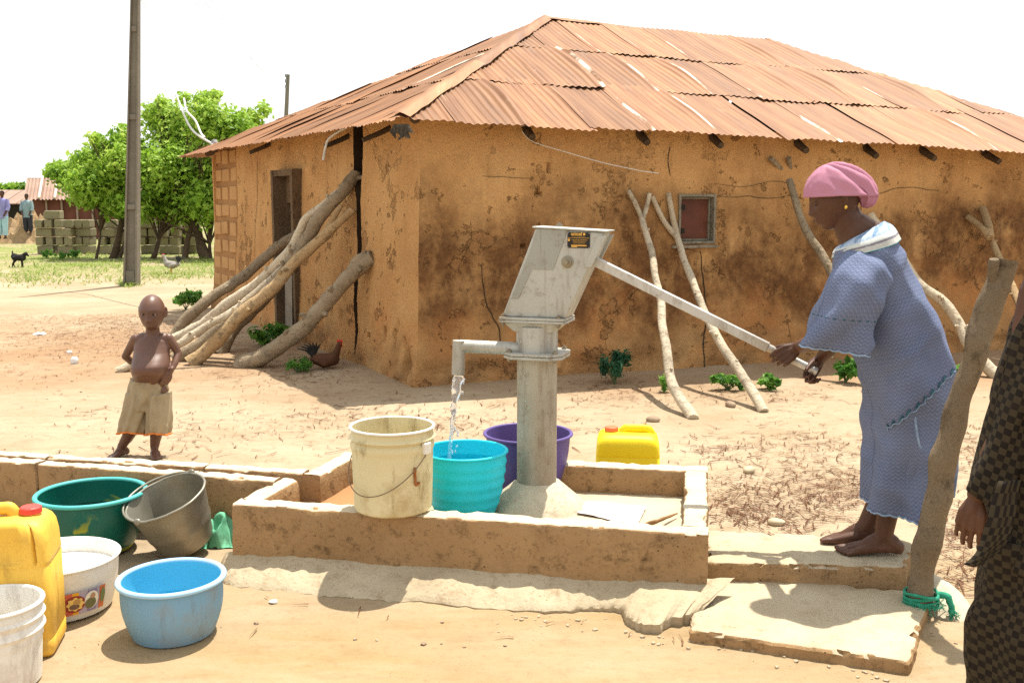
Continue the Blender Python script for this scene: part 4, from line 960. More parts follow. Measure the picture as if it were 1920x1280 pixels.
jc = G(55, 1228); jerrycan('big orange-yellow jerrycan with red cap in the front left corner', Vector((jc.x + .0, jc.y + .06, 0)) + Vector((-.075, 0, 0)), .30, .24, .49, R(12), MYE, MRED)
jc = P(1177, 830, 5.28); jerrycan('lemon yellow jerrycan standing behind the basin kerb', Vector((jc.x, 5.28, 0)), .335, .27, .35, R(180 - 6), MYE2, MREDO, False)
# green rag beside the basin corner, white litter
MRAG = simple('green_rag', (.10, .40, .22), (.20, .52, .32), 12, .8, .5, 30)
rg_ = MB(); c = P(413, 990, 4.50); c.z = .0; vs = []
for i in range(25):
    for j in range(25):
        x, y = i / 24 - .5, j / 24 - .5; q = Vector((x * 5, y * 5, 0)); h = max(0, .12 * max(0, 1 - 4 * (x * x + y * y)) ** .6 * (1 + .5 * N3(q, .7, 2)) + .022 * abs(N3(q, 1.6, 5)))
        vs.append(c + Vector((x * .19 + .03 * N3(q, 1, 7), y * .18 + .02 * N3(q, 1, 9), h)))
rg_.add(vs, [(i * 25 + j, (i + 1) * 25 + j, (i + 1) * 25 + j + 1, i * 25 + j + 1) for i in range(24) for j in range(24)])
solo('rag', rg_, MRAG, 'crumpled green rag by the basin corner', 'rag', c, smooth=180)
# ================================================================== leaning poles and logs
def log_path(pxs, y0, y1, zb=None):
    """photo path from foot to top; depth runs from the foot's to the top's"""
    n = len(pxs); pts = []
    L = [0]
    for a, b in zip(pxs, pxs[1:]): L.append(L[-1] + math.hypot(b[0] - a[0], b[1] - a[1]))
    for (x, y), l in zip(pxs, L): pts.append(P(x, y, lerp(y0, y1, l / L[-1])))
    return pts
def make_log(pxs, rpx, mat, label, top_depth, group, name='log', foot_depth=None, forks=(), seed=1, lump=.26, taper=.75, knots=True):
    f = G(*pxs[0]); y0 = foot_depth or f.y; pts = catmull(log_path(pxs, y0, top_depth), 7); n = len(pts)
    r0 = rpx * .92 * y0 / FPX; rad = [r0 * lerp(1.08, taper, i / (n - 1)) for i in range(n)]; mb = MB()
    pts = [p + Vector((.02 * N3(p, 2.5, seed), .02 * N3(p, 2.5, seed + 4), .018 * N3(p, 3, seed + 8))) * (0 if i in (0, n - 1) else 1) for i, p in enumerate(pts)]; mb.tube(pts, rad, 18, lump, 8, seed)
    rg = random.Random(seed)
    loc = pts[0].copy(); loc.z = min(loc.z, .0)
    if knots or forks:
        t = thing(name, label, 'log' if 'log' in name else 'pole', pts[0], group); part('trunk', mb, mat, t, 60)
        if knots:
            for k in range(6):
                i = rg.randrange(int(n * .25), n - 2); d = Vector((rg.uniform(-1, 1), rg.uniform(-1, -.2), rg.uniform(-.3, 1))).normalized()
                kb = MB(); kb.tube([pts[i] + d * rad[i] * .5, pts[i] + d * (rad[i] * 1.25), pts[i] + d * rad[i] * 1.5 + Vector((0, 0, .01))], [rad[i] * .45, rad[i] * .36, rad[i] * .26], 8, .3, 20, seed); part('knot', kb, mat, t, 60)
        for fk, fr_, ft in forks:
            fp_ = catmull(log_path(fk, lerp(y0, top_depth, .85) if ft is None else ft[0], top_depth if ft is None else ft[1]), 5); m = len(fp_)
            fm_ = MB(); fm_.tube(fp_, [fr_ * y0 / FPX * lerp(1, .8, i / (m - 1)) for i in range(m)], 12, lump, 7, seed + 1); part('branch', fm_, mat, t, 60)
        return t
    return solo(name, mb, mat, label, 'log', pts[0], group, 60)
gL = 'logs propping the end wall'
make_log([(222, 697), (262, 677), (330, 648), (372, 622), (430, 588), (480, 548), (530, 505), (585, 452)], 9, MB_PALE, 'slim pale prop whose foot shows left of the boy', 10.1, gL, seed=1)
make_log([(318, 652), (342, 607), (398, 560), (450, 522), (512, 470), (545, 445), (562, 432)], 12, MB_GREY, 'uppermost grey prop log ending by the doorway', 11.2, gL, foot_depth=10.7, seed=2)
make_log([(322, 640), (372, 612), (440, 562), (505, 512), (548, 462), (575, 412), (620, 375), (668, 330)], 12, MB_PALE, 'long smooth pale prop log in the middle of the bundle', 9.85, gL, foot_depth=10.3, seed=3, taper=.62)
make_log([(330, 672), (388, 636), (450, 592), (520, 528), (562, 470), (598, 408), (640, 360), (668, 322)], 14, MB_GREY, 'thick barked prop log reaching highest up the wall split', 9.8, gL, foot_depth=9.9, seed=4, taper=.85, forks=(([(640, 352), (662, 335), (684, 332)], 6, (9.85, 9.75)),))
make_log([(356, 682), (402, 646), (452, 590), (506, 545), (548, 500), (600, 450), (636, 415), (662, 392)], 14, MB_ORANGE, 'peeled orange-brown prop log with ragged top', 9.75, gL, foot_depth=9.65, seed=5, taper=.6, forks=(([(598, 452), (622, 414), (640, 385)], 6, (9.75, 9.75)),))
make_log([(410, 664), (436, 620), (466, 590), (500, 556), (520, 528), (530, 505)], 13, MB_GREY, 'short dark prop log behind the bundle near the door', 10.9, gL, foot_depth=10.4, seed=6)
make_log([(448, 690), (505, 662), (560, 620), (604, 575), (640, 535), (672, 505), (700, 481)], 17, MB_GREY, 'single heavy smooth grey log propping the wall nearest the corner', 9.45, gL, foot_depth=9.55, seed=7, taper=.85, forks=(([(655, 520), (668, 492), (690, 478)], 12, (9.5, 9.45)),))
gR = 'forked poles propping the long wall'
def wy(x, y): return onplane(x, y, HC + NR * .06, NR).y
make_log([(1300, 786), (1275, 745), (1255, 695), (1243, 620), (1237, 560), (1222, 480), (1208, 425), (1203, 405)], 11.5, MB_PALE, 'pale forked pole left of the window, propping the long wall', wy(1203, 400) - .05, gR, 'forked_pole', forks=(([(1204, 412), (1193, 385), (1178, 357)], 6.5, (9.15, wy(1178, 357))), ([(1204, 412), (1212, 390), (1218, 363)], 6.5, (9.15, wy(1218, 363)))), seed=11, taper=.6, lump=.10)
make_log([(1432, 772), (1395, 710), (1350, 640), (1322, 590), (1297, 520), (1275, 462), (1268, 440)], 10.5, MB_PALE, 'pale forked pole leaning just under the window', wy(1268, 440) - .06, gR, 'forked_pole', forks=(([(1270, 446), (1245, 415), (1222, 368)], 7, (9.3, wy(1222, 368))), ([(1270, 446), (1262, 410), (1253, 362)], 7.5, (9.3, wy(1253, 362)))), seed=12, taper=.72, lump=.10)
make_log([(1650, 728), (1612, 640), (1580, 550), (1543, 482), (1520, 445), (1498, 398), (1480, 338)], 10, MB_GREY, 'tall forked grey pole rising behind the pumping woman', wy(1480, 340) - .06, gR, 'forked_pole', forks=(([(1484, 345), (1468, 322), (1445, 297)], 6.5, (9.9, wy(1445, 297))), ([(1482, 342), (1482, 320), (1479, 296)], 6, (9.9, wy(1479, 296)))), seed=13, taper=.8, lump=.10, foot_depth=8.4)
make_log([(1878, 716), (1845, 680), (1818, 645), (1795, 600), (1762, 562), (1725, 532), (1680, 470), (1632, 402)], 12.5, MB_PALE, 'bent pale prop between the woman and the leaning post', wy(1632, 402) - .02, gR, 'bent_pole', seed=14, taper=.7, lump=.10, foot_depth=8.9)
make_log([(1965, 725), (1935, 640), (1908, 560), (1885, 510), (1866, 468), (1853, 440)], 10, MB_ORANGE, 'brown forked pole above the leaning post at the right edge', wy(1853, 440) - .06, gR, 'forked_pole', forks=(([(1856, 446), (1838, 425), (1813, 406)], 8, (10.2, wy(1813, 406))), ([(1856, 446), (1852, 420), (1842, 390)], 10, (10.2, wy(1842, 390)))), seed=15, taper=.7, lump=.10, foot_depth=8.8)
# post in the foreground with green rope round its foot
fpst = G(1722, 1128, .048); py_ = fpst.y
pst = thing('leaning_post', 'thick leaning forked post behind the woman, bound with green rope', 'post', Vector((fpst.x, fpst.y, .048)))
pts = catmull([Vector((fpst.x, py_, .05)), P(1730, 1060, py_), P(1752, 950, py_), P(1775, 850, py_), P(1800, 750, py_), P(1830, 660, py_ - .02), P(1855, 580, py_ - .02), P(1874, 520, py_ - .02), P(1882, 486, py_ - .02)], 7)
n = len(pts); mb = MB(); mb.tube(pts, [lerp(.050, .043, i / n) * (1 + .05 * math.sin(i * .5)) for i in range(n)], 28, .42, 9, 9); MPOST = m_bark('post_wood', (.20, .145, .09), (.30, .225, .145), (.41, .325, .22), (.07, .048, .03)); part('trunk', mb, MPOST, pst, 60)
mb = MB(); mb.tube(catmull([P(1868, 560, py_), P(1862, 520, py_ - .03), P(1864, 486, py_ - .05)], 5), [.020] * 10 + [.016], 12, .3, 9, 2); part('fork_stub', mb, MPOST, pst, 60)
MROPE = simple('green_rope', (.015, .20, .115), (.04, .34, .21), 40, .8, .6, 120)
mb = MB(); c = P(1727, 1118, py_)
for k in range(4):
    ring = [c + Vector((.062 * math.cos(a) + .003 * math.sin(5 * a), .060 * math.sin(a), -.016 + .011 * k + .005 * math.sin(a * 2 + k * 2))) for a in [2 * math.pi * i / 30 for i in range(31)]]; mb.tube(ring, .0062, 8, .5, 90, k)
mb.tube(catmull([c + Vector((.06, -.01, .01)), c + Vector((.085, -.03, .015)), c + Vector((.098, -.04, -.02)), c + Vector((.10, -.05, -.05))], 5), [.013] * 15 + [.006], 8, .4, 60, 4)
for k in range(46):
    rg = random.Random(k); a = R(rg.uniform(-180, 20)); p = c + Vector((.066 * math.cos(a), .064 * math.sin(a), -.012)); mb.tube([p, p + Vector((math.cos(a) * .012, math.sin(a) * .012, -.012)), p + Vector((math.cos(a) * .02 + rg.uniform(-.01, .01), math.sin(a) * .02, rg.uniform(-.035, .012)))], .0013, 4)
for k in range(34):
    rg = random.Random(k + 50); p = c + Vector((.095, -.04, -.02)); mb.tube([p, p + Vector((rg.uniform(-.01, .02), rg.uniform(-.02, .0), -.02)), p + Vector((rg.uniform(-.01, .03), rg.uniform(-.03, .01), rg.uniform(-.06, -.02)))], .0016, 4)
solo('rope', mb, MROPE, 'frayed green rope tied round the foot of the leaning post', 'rope', c, smooth=60)
# ================================================================== foliage helpers
def foliage(blobs, n, size, seed, up=.35, shell=.55, aspect=.55, droop=0):
    """leaf-sized bent faces spread through ellipsoid clumps; per-leaf tone"""
    rg = random.Random(seed); vs, fs, tones = [], [], []; tot = sum(b[3] for b in blobs)
    for (c, r_, tn, wgt) in blobs:
        for _ in range(int(n * wgt / tot)):
            d = Vector((rg.gauss(0, 1), rg.gauss(0, 1), rg.gauss(0, 1))).normalized(); k = rg.random() ** shell
            k *= 1 + .5 * N3(Vector(c) + d * 2.2, 1.9, seed) + .3 * N3(Vector(c) + d * 2.2, 5, seed)
            p = Vector(c) + Vector((d.x * r_[0], d.y * r_[1], d.z * r_[2])) * k
            nrm = (d * .6 + Vector((rg.gauss(0, .6), rg.gauss(0, .6), rg.gauss(0, .6) + up))).normalized(); t = nrm.cross(Vector((rg.gauss(0, 1), rg.gauss(0, 1), rg.gauss(0, 1)))).normalized(); b = nrm.cross(t)
            L = size * rg.choice((.5, .7, .9, 1.1, 1.5)) * rg.uniform(.8, 1.2); W_ = L * aspect; o = len(vs)
            vs += [p - t * L * .5, p + b * W_ * .5 + nrm * L * .08, p + t * L * .5 - nrm * L * droop, p - b * W_ * .5 + nrm * L * .08]; fs += [(o, o + 1, o + 2, o + 3)]
            tones += [min(1, max(0, tn + rg.gauss(0, .2) + .35 * N3(p, 1.6, seed + 3)))] * 4
    return vs, fs, tones
def leaf_obj(data, mat, name, parent=None, loc=None):
    vs, fs, tones = data; off = LOC[parent] if parent else Vector(loc); me = bpy.data.meshes.new(name); me.from_pydata([v - off for v in vs], [], fs); me.update()
    at = me.attributes.new('tone', 'FLOAT', 'POINT'); at.data.foreach_set('value', tones)
    return link(name, me, mat, parent, loc)
def tree(label, base, stems, blobs, n, size, seed, mat=MLEAF, name='leafy_tree', group=None, twigs=60):
    t = thing(name, label, 'tree', base, group)
    for i, (pts, r0) in enumerate(stems):
        q = catmull(pts, 6); mb = MB(); mb.tube(q, [r0 * lerp(1.1, .35, k / (len(q) - 1)) for k in range(len(q))], 10, .18, 4, seed + i); part('trunk', mb, MB_DARK, t, 60)
    if twigs:
        rg = random.Random(seed); mb = MB()
        for _ in range(twigs):
            c, r_, _t, _w = rg.choice(blobs); s_ = rg.choice(stems)[0]; a = Vector(s_[-1]).lerp(Vector(s_[-2]), rg.random()); d = Vector((rg.gauss(0, 1), rg.gauss(0, 1), rg.gauss(0, 1))).normalized()
            e = Vector(c) + Vector((d.x * r_[0], d.y * r_[1], d.z * r_[2])) * rg.uniform(.4, .95); m_ = a.lerp(e, .5) + Vector((0, 0, rg.uniform(-.1, .2))); mb.tube([a, m_, e], [.03, .018, .006], 5)
        part('branches', mb, MB_DARK, t, 60, kind='stuff')
    leaf_obj(foliage(blobs, n, size, seed), mat, 'crown', t); return t
def blob_px(lst, Y, dy=.8, seed=0):
    rg = random.Random(seed); out = []
    for x, y, rx, ry, tn in lst:
        k = Y / FPX; p = P(x, y, Y + rg.uniform(-dy, dy) * .6); out.append((p, (rx * k, max(.5, rx * k * .9), ry * k), tn, rx * ry))
    return out
# main bushy trees left of the hut
TY = 28.5
t1 = [(175, 345, 55, 40, .62), (130, 330, 32, 30, .6), (165, 372, 34, 20, .5), (218, 378, 28, 32, .42), (215, 320, 40, 40, .65), (165, 300, 30, 24, .7), (188, 272, 16, 20, .72), (235, 270, 32, 34, .62), (228, 310, 36, 36, .6), (178, 258, 8, 10, .75), (105, 322, 14, 12, .55)]
g = GZ(212, 492)
tree('bright green bushy tree left of the concrete pole', Vector((g.x, TY, 0)), [([P(206, 500, TY), P(222, 450, TY), P(226, 400, TY), P(200, 340, TY)], .10), ([P(178, 498, TY - .3), P(188, 440, TY), P(186, 390, TY)], .045), ([P(216, 502, TY), P(240, 440, TY), P(250, 380, TY)], .07)], blob_px(t1, TY, 1.2, 1), 14000, .14, 2, group='trees beyond the yard')
t2 = [(330, 250, 60, 55, .65), (300, 215, 35, 28, .7), (390, 230, 45, 45, .66), (440, 250, 45, 42, .62), (385, 190, 22, 22, .72), (470, 225, 26, 22, .68), (495, 205, 12, 14, .72), (300, 320, 55, 50, .55), (370, 310, 60, 55, .5), (290, 378, 45, 40, .45), (340, 385, 55, 40, .47), (385, 382, 45, 40, .5), (390, 350, 40, 40, .55), (440, 310, 55, 50, .5), (345, 185, 12, 14, .72), (305, 190, 9, 12, .74), (260, 300, 30, 40, .6), (450, 380, 50, 50, .4), (405, 178, 9, 9, .74), (470, 320, 40, 40, .45), (255, 385, 30, 30, .45)]
g = GZ(385, 500)
tree('big bright green tree between the concrete pole and the hut', Vector((g.x, TY, 0)), [([P(392, 500, TY), P(380, 470, TY), P(372, 440, TY), P(352, 380, TY), P(345, 300, TY)], .16), ([P(345, 496, TY), P(352, 450, TY), P(358, 410, TY), P(330, 340, TY)], .09), ([P(282, 498, TY), P(290, 478, TY - .2), P(297, 455, TY), P(310, 400, TY)], .09), ([P(396, 498, TY), P(393, 460, TY), P(398, 420, TY)], .06)], blob_px(t2, TY, 1.6, 2), 34000, .14, 5, group='trees beyond the yard', twigs=110)
for i, (lst, Y, lab) in enumerate((([(28, 354, 20, 8, .5), (45, 352, 14, 6, .45), (12, 358, 16, 8, .4)], 75, 'pale far-off tree above the low brown house'), ([(118, 322, 26, 18, .55), (105, 330, 18, 12, .5), (140, 318, 20, 14, .5)], 62, 'distant round tree rising behind the tin shed roof'), ([(-40, 352, 40, 14, .5), (-90, 350, 40, 18, .5)], 80, 'far-off tree at the left edge of the horizon'), ([(300, 352, 90, 26, .4), (420, 350, 90, 30, .4), (200, 358, 70, 20, .4)], 95, 'far-off dark tree line seen under the big tree'))):
    b = blob_px(lst, Y, 1, i); g = P(lst[0][0], 420, Y); tree(lab, Vector((g.x, Y, 0)), [([Vector((g.x, Y, -.2)), Vector((g.x, Y, 1.2)), Vector((g.x + .2, Y, 2.2))], .15)], b, 3500, .45, 20 + i, twigs=0, group='far trees')
# ================================================================== concrete power pole, far pole, cables
g = GZ(247, 535); PYY = g.y
pole = thing('utility_pole', 'tapering concrete utility pole with recessed panels standing in the yard', 'utility pole', g)
def pc(y): return P(lerp(253, 247, (y) / 535), y, PYY)
zb_, zt_ = -.1, P(0, -420, PYY).z
def pole_x(z): 
    a, b = P(247, 535, PYY), P(254, 0, PYY); return lerp(a.x, b.x, (z - a.z) / (b.z - a.z))
def pole_w(z): a, b = P(0, 535, PYY).z, P(0, 0, PYY).z; return lerp(.130, .074, (z - a) / (b - a))
def pring(z, w_, d_): return [Vector((pole_x(z) + sx * w_, PYY + sy * d_, z)) for sx, sy in ((-1, -1), (1, -1), (1, 1), (-1, 1))]
mb = MB(); mb.rings([pring(z, pole_w(z) * .97, pole_w(z) * .22) for z in (zb_, 2, 5, zt_)]); part('web', mb, MPOLE, pole)
for s_ in (-1, 1):
    mb = MB(); mb.rings([[Vector((pole_x(z) + s_ * pole_w(z) * .86 + sx * pole_w(z) * .145, PYY + sy * pole_w(z) * .8, z)) for sx, sy in ((-1, -1), (1, -1), (1, 1), (-1, 1))] for z in (zb_, 2, 5, zt_)]); bevel(part('flange', mb, MPOLE, pole), .015)
for y in (515, 388, 220, 55, -130, -330):
    z = pc(y).z; h = .05 if y < 500 else .2; mb = MB(); z2 = z - (.12 if y > 500 else 0); mb.rings([[Vector((pole_x(z2) + sx * pole_w(z2) * .68, PYY + sy * pole_w(z2) * .65, z2 + dz)) for sx, sy in ((-1, -1), (1, -1), (1, 1), (-1, 1))] for dz in (-h, h)]); bevel(part('crossbar', mb, MPOLE, pole), .012)
fy = 62; q = P(536, 400, fy); fpole = thing('utility_pole', 'small far-off utility pole rising behind the hut roof', 'utility pole', Vector((q.x, fy, 0)))
a_, b_ = P(536, 230, fy), P(540, 140, fy); dd = (b_ - a_).normalized(); foot = a_ - dd * (a_.z / dd.z)
mb = MB(); mb.tube([foot, b_], [.17, .11], 8); part('mast', mb, MPOLE, fpole)
for y in (142, 152, 163):
    q = P(536, y, fy - .2); mb = MB(); mb.lathe([(.03, -.1), (.07, -.06), (.05, 0), (.07, .05), (.02, .12)], q, 10); part('insulator', mb, simple('insulator_grey', (.2, .2, .2), (.3, .3, .3)), fpole, 60)
MWHC = simple('white_cable', (.55, .55, .52), (.68, .67, .63), 20, .6, 0); MTHIN = simple('thin_wire', (.42, .42, .42), (.55, .55, .55), 20, .6, 0)
def wire(name, label, pts, r_, mat, seg=8, n=8):
    q = catmull(pts, n); mb = MB(); mb.tube(q, r_, 6); solo(name, mb, mat, label, 'cable', q[-1], smooth=60)
EY = 14.9; wire('cable', 'white twin cable hanging to the far left corner of the hut roof', [P(252, -20, PYY), P(282, 30, 18.5), P(312, 125, 17), P(337, 195, 16), P(360, 243, 15.4), P(395, 268, EY), P(403, 268, EY)], .016, MWHC)
wire('cable', 'second white cable strand looping beside the twin cable', [P(345, 185, 16), P(350, 208, 15.7), P(366, 226, 15.4), P(377, 250, 15.1), P(384, 258, EY)], .016, MWHC)
wire('cable', 'white cable end drooping under the far left roof corner', [P(405, 268, EY), P(397, 272, EY - .05), P(396, 282, EY), P(404, 291, EY)], .014, MWHC)
wire('cable', 'loose white strip hanging from the end eave above the logs', [P(668, 232, 9.55), P(640, 244, 9.65), P(617, 260, 9.75), P(610, 278, 9.8), P(606, 300, 9.82)], .012, MWHC)
wire('cable', 'thin pale string sagging across the top of the long wall', [onplane(x, y, HC + NR * .09, NR) for x, y in ((978, 246), (1000, 266), (1060, 285), (1130, 305), (1200, 320), (1235, 325))], .0035, MWHC)
for i, (a, b) in enumerate((((345, -20), (533, 148)), ((366, -20), (534, 152)), ((383, -20), (534, 163)))):
    A_, B_ = P(*a, 21), P(*b, fy); wire('cable', ['lowest', 'middle', 'highest'][i] + ' faint overhead wire running to the far pole', [A_.lerp(B_, t) - Vector((0, 0, 1.3 * 4 * t * (1 - t) * .35)) for t in (0, .2, .4, .6, .8, 1)], .006, MTHIN)
q = P(402, 268, EY); mb = MB(); mb.ball(q, (.05, .05, .06), seg=10); solo('insulator', mb, simple('knob_dark', (.05, .04, .04), (.6, .6, .6), 18, .4), 'little dark and white insulator knob on the roof corner', 'insulator', q, smooth=60)
# ================================================================== block stacks, shed, low house
def stack(tag_, x0, x1, ybase, courses, Y, seed, lean=0):
    rg = random.Random(seed); k = Y / FPX; base = P(0, ybase, Y).z * 0; bh = .262; wpx = x1 - x0; ordn = ['lowest', 'second', 'third', 'fourth', 'fifth', 'sixth']
    for ci, cnt in enumerate(courses):
        if cnt == 0: continue
        full = wpx * k * (1 if cnt > 0 else .6); n = abs(cnt); wv = full / n
        for i in range(n):
            cx = P((x0 + x1) / 2, ybase, Y).x + (i - (n - 1) / 2) * wv + rg.uniform(-.03, .03) + lean * ci; cy = Y + rg.uniform(-.09, .09); cz = ci * bh + bh / 2
            mb = MB(); mb.box((cx, cy, cz), (wv - .05, .5, bh - .022), R(rg.uniform(-5, 5))); pos = '' if n == 1 else (' left' if i == 0 else ' right') + ' half'
            o = solo('concrete_block', mb, MCB, f'concrete block, {ordn[ci]} course{pos}, {tag_}', 'concrete block', (cx, cy, ci * bh), 'stacked concrete blocks'); bevel(o, .022, 2)
SY = 31
stack('leftmost stack by the shed', 75, 108, 482, [1, 2, 1, 2], SY, 1); stack('second stack from the left', 111, 143, 483, [1, 2, 1, 2], SY - .1, 2)
stack('third stack from the left', 147, 178, 481, [1, 2, 1, 2], SY + .1, 3); stack('stack just left of the pole', 193, 225, 480, [1, 2, 1, 2], SY, 4)
stack('small stack behind the pole', 227, 258, 480, [1, 2, 1], SY + .3, 5); stack('stack right of the pole', 266, 300, 478, [1, 2, 2, 1], SY + .2, 6)
stack('middle stack under the big tree', 305, 345, 484, [1, 2, 2, 2], SY - .1, 7); stack('stack nearest the hut under the tree', 350, 376, 482, [1, 1, 2, 1], SY + .2, 8)
mb = MB(); q = P(102, 412, SY); mb.box((q.x, SY, 4 * .262 + .135), (.45, .45, .26), R(8)); o = solo('concrete_block', mb, MCB, 'single grey concrete block crowning the leftmost stack', 'concrete block', (q.x, SY, 1.048), 'stacked concrete blocks'); bevel(o, .03)
mb = MB(); q = P(88, 414, SY); mb.box((q.x, SY + .3, 4 * .262 + .11), (.3, .4, .21), R(-12)); o = solo('concrete_block', mb, MCB, 'broken concrete block beside the crowning block of the leftmost stack', 'concrete block', (q.x, SY + .3, 1.048), 'stacked concrete blocks'); bevel(o, .05)
MRD = Mat('dark_rust_tin', .75, .1, .25).base(2, [(.3, (.10, .035, .022)), (.7, (.17, .065, .042))], 8); MRD.bump(MRD.noise(12, 5), .3, .02); MRD = MRD.done()
MRP = Mat('pale_rust_tin', .6, .1, .3).base(1.2, [(.3, (.26, .165, .12)), (.7, (.36, .24, .18))], 8); MRP = MRP.done()
HYY = 44; shed = thing('tin_shed', 'low rusty tin shed with pale pink roof at the far left', 'shed', P(150, 448, HYY) * Vector((1, 1, 0)) if False else Vector((P(150, 448, HYY).x, HYY, 0)))
x0, x1 = P(64, 440, HYY).x, P(320, 440, HYY).x; zs_ = P(0, 372, HYY).z
for i in range(9):
    a = lerp(x0, x1, i / 9); b = lerp(x0, x1, (i + 1) / 9) - .02; mb = MB(); mb.hexa([(a, HYY - .02 * (i % 2), -.1), (b, HYY - .02 * (i % 2), -.1), (b, HYY + .1, -.1), (a, HYY + .1, -.1)], [(a, HYY - .02 * (i % 2), zs_), (b, HYY - .02 * (i % 2), zs_), (b, HYY + .1, zs_), (a, HYY + .1, zs_)]); part('wall_panel', mb, MRD, shed)
    mb = MB(); mb.box((b, HYY - .05, zs_ / 2), (.07, .06, zs_ - .02)); part('batten', mb, simple('pale_batten', (.26, .2, .15), (.34, .27, .2), 4) if i == 0 else bpy.data.materials['pale_batten'], shed)
mb = MB(); mb.hexa([(x0, HYY + .1, -.1), (x1, HYY + .1, -.1), (x1, HYY + 4, -.1), (x0, HYY + 4, -.1)], [(x0, HYY + .1, zs_), (x1, HYY + .1, zs_), (x1, HYY + 4, zs_), (x0, HYY + 4, zs_)]); part('back_wall', mb, MRD, shed)
zr = P(0, 334, HYY + 2).z; n = 9
for i in range(n):
    a = lerp(x0 - .15, x1, i / n); b = lerp(x0 - .15, x1, (i + 1) / n); mb = MB(); m = 24; v = []
    for r_, (yy, zz) in enumerate(((HYY - .45, zs_ - .05), (HYY + 2, zr))):
        for j in range(m + 1): v.append((lerp(a, b + .06, j / m) * (1 if r_ == 0 else (HYY + 2) / HYY), yy, zz + .03 * math.cos(j * 1.3) + .03 * N3((j, i, r_), 1)))
    mb.add(v, [(j, j + 1, m + 2 + j, m + 1 + j) for j in range(m)]); part('roof_sheet', mb, MRP, shed)
    if i: mb = MB(); mb.tube([Vector((a, HYY - .47, zs_ + .03)), Vector((a * (HYY + 2) / HYY, HYY + 2, zr + .07))], .05, 6); part('roof_seam', mb, simple('pale_seam', (.6, .52, .42), (.7, .6, .5)) if i == 1 else bpy.data.materials['pale_seam'], shed)
mb = MB(); mb.hexa([((x0 - .15) * (HYY + 2) / HYY, HYY + 2, zr - .05), (x1, HYY + 2, zr - .05), (x1, HYY + 4.4, zs_ - .05), (x0 - .15, HYY + 4.4, zs_ - .05)], [((x0 - .15) * (HYY + 2) / HYY, HYY + 2, zr), (x1, HYY + 2, zr), (x1, HYY + 4.4, zs_), (x0 - .15, HYY + 4.4, zs_)]); part('rear_roof', mb, MRP, shed)
LY = 56; lh = thing('low_house', 'low brown mud house with tin roof behind two distant people', 'house', Vector((P(20, 430, LY).x, LY, 0)))
xa, xb = P(-140, 0, LY).x, P(62, 0, LY).x; zw = P(0, 378, LY).z; mb = MB(); mb.hexa([(xa, LY, -.1), (xb, LY, -.1), (xb, LY + 4, -.1), (xa, LY + 4, -.1)], [(xa, LY, zw), (xb, LY, zw), (xb, LY + 4, zw), (xa, LY + 4, zw)]); part('wall', mb, simple('far_mud', (.30, .2, .12), (.38, .27, .17), 1), lh)
zrr = P(0, 356, LY + 2).z
for i in range(8):
    a, b = lerp(xa - .2, xb + .2, i / 8), lerp(xa - .2, xb + .2, (i + 1) / 8) - .05; mb = MB(); mb.hexa([(a, LY - .5, zw - .15), (b, LY - .5, zw - .15), (b, LY + 2, zrr - .05), (a, LY + 2, zrr - .05)], [(a, LY - .5, zw - .1), (b, LY - .5, zw - .1), (b, LY + 2, zrr), (a, LY + 2, zrr)]); part('roof_sheet', mb, MRP, lh)
mb = MB(); q = P(32, 395, LY); mb.box((q.x, LY - .02, q.z - .2), (.9, .08, 1.3)); part('doorway', mb, MDARK, lh)  # near-black panel stands in for the shaded opening
# rubble and firewood heap by the two distant people
hp = MB(); vs = []; c = P(35, 452, 40)
for i in range(50):
    for j in range(30):
        x, y = i / 49 - .5, j / 29 - .5; q = Vector((c.x + x * 4.2, 40 + y * 2.6, 0)); vs.append(q + Vector((0, 0, -.1 + max(0, (1.0 + .7 * N3(q, 1.4, 3)) * (1 - (2 * x) ** 4) * (1 - (2 * y) ** 2)) * (1 + .5 * N3(q, 4, 2)) + .22 * N3(q, 7, 1))))
hp.add(vs, [(i * 30 + j, (i + 1) * 30 + j, (i + 1) * 30 + j + 1, i * 30 + j + 1) for i in range(49) for j in range(29)])
solo('rubble_heap', hp, m_concrete('rubble_earth', (.28, .18, .09), (.40, .28, .16), (.11, .07, .035), .9), 'tan heap of earth and rubble left of the tin shed', 'heap', (c.x, 40, 0), smooth=30)
# ================================================================== weeds, grass, litter, stones
def weed(label, px, py, w_, h, n, size, seed, mat=MLEAF2, name='weed', z=None, aspect=.5):
    c = G(px, py); c.z = gz(c.x, c.y); t = thing(name, label, 'plant', c, 'weeds growing round the hut'); rg = random.Random(seed); mb = MB(); k = c.y / FPX
    W_, H_ = w_ * k / 2, h * k; bl = []
    for i in range(9):
        a = rg.uniform(0, 6.28); e = c + Vector((math.cos(a) * W_ * rg.uniform(.2, .9), math.sin(a) * W_ * .6, H_ * rg.uniform(.35, .9))); mb.tube([c, c.lerp(e, .5) + Vector((0, 0, H_ * .1)), e], [.006, .004, .002], 5); bl.append((e, (W_ * .35, W_ * .35, H_ * .28), rg.uniform(.25, .75), 1))
    part('stems', mb, simple('weed_stem', (.06, .10, .03), (.1, .15, .05)) if 'weed_stem' not in bpy.data.materials else bpy.data.materials['weed_stem'], t, 60, kind='stuff')
    leaf_obj(foliage(bl, n, size, seed, aspect=aspect), mat, 'leaves', t).__setitem__('kind', 'stuff'); return t
weed('dark blue-green thistle at the foot of the long wall', 1152, 722, 74, 58, 1300, .045, 1, MLEAF3, aspect=.28)
weed('light green weed just left of the pole foot under the window', 1365, 731, 55, 32, 260, .06, 2); weed('yellow-green weed beside the slanting pole foot', 1445, 730, 50, 26, 240, .06, 3)
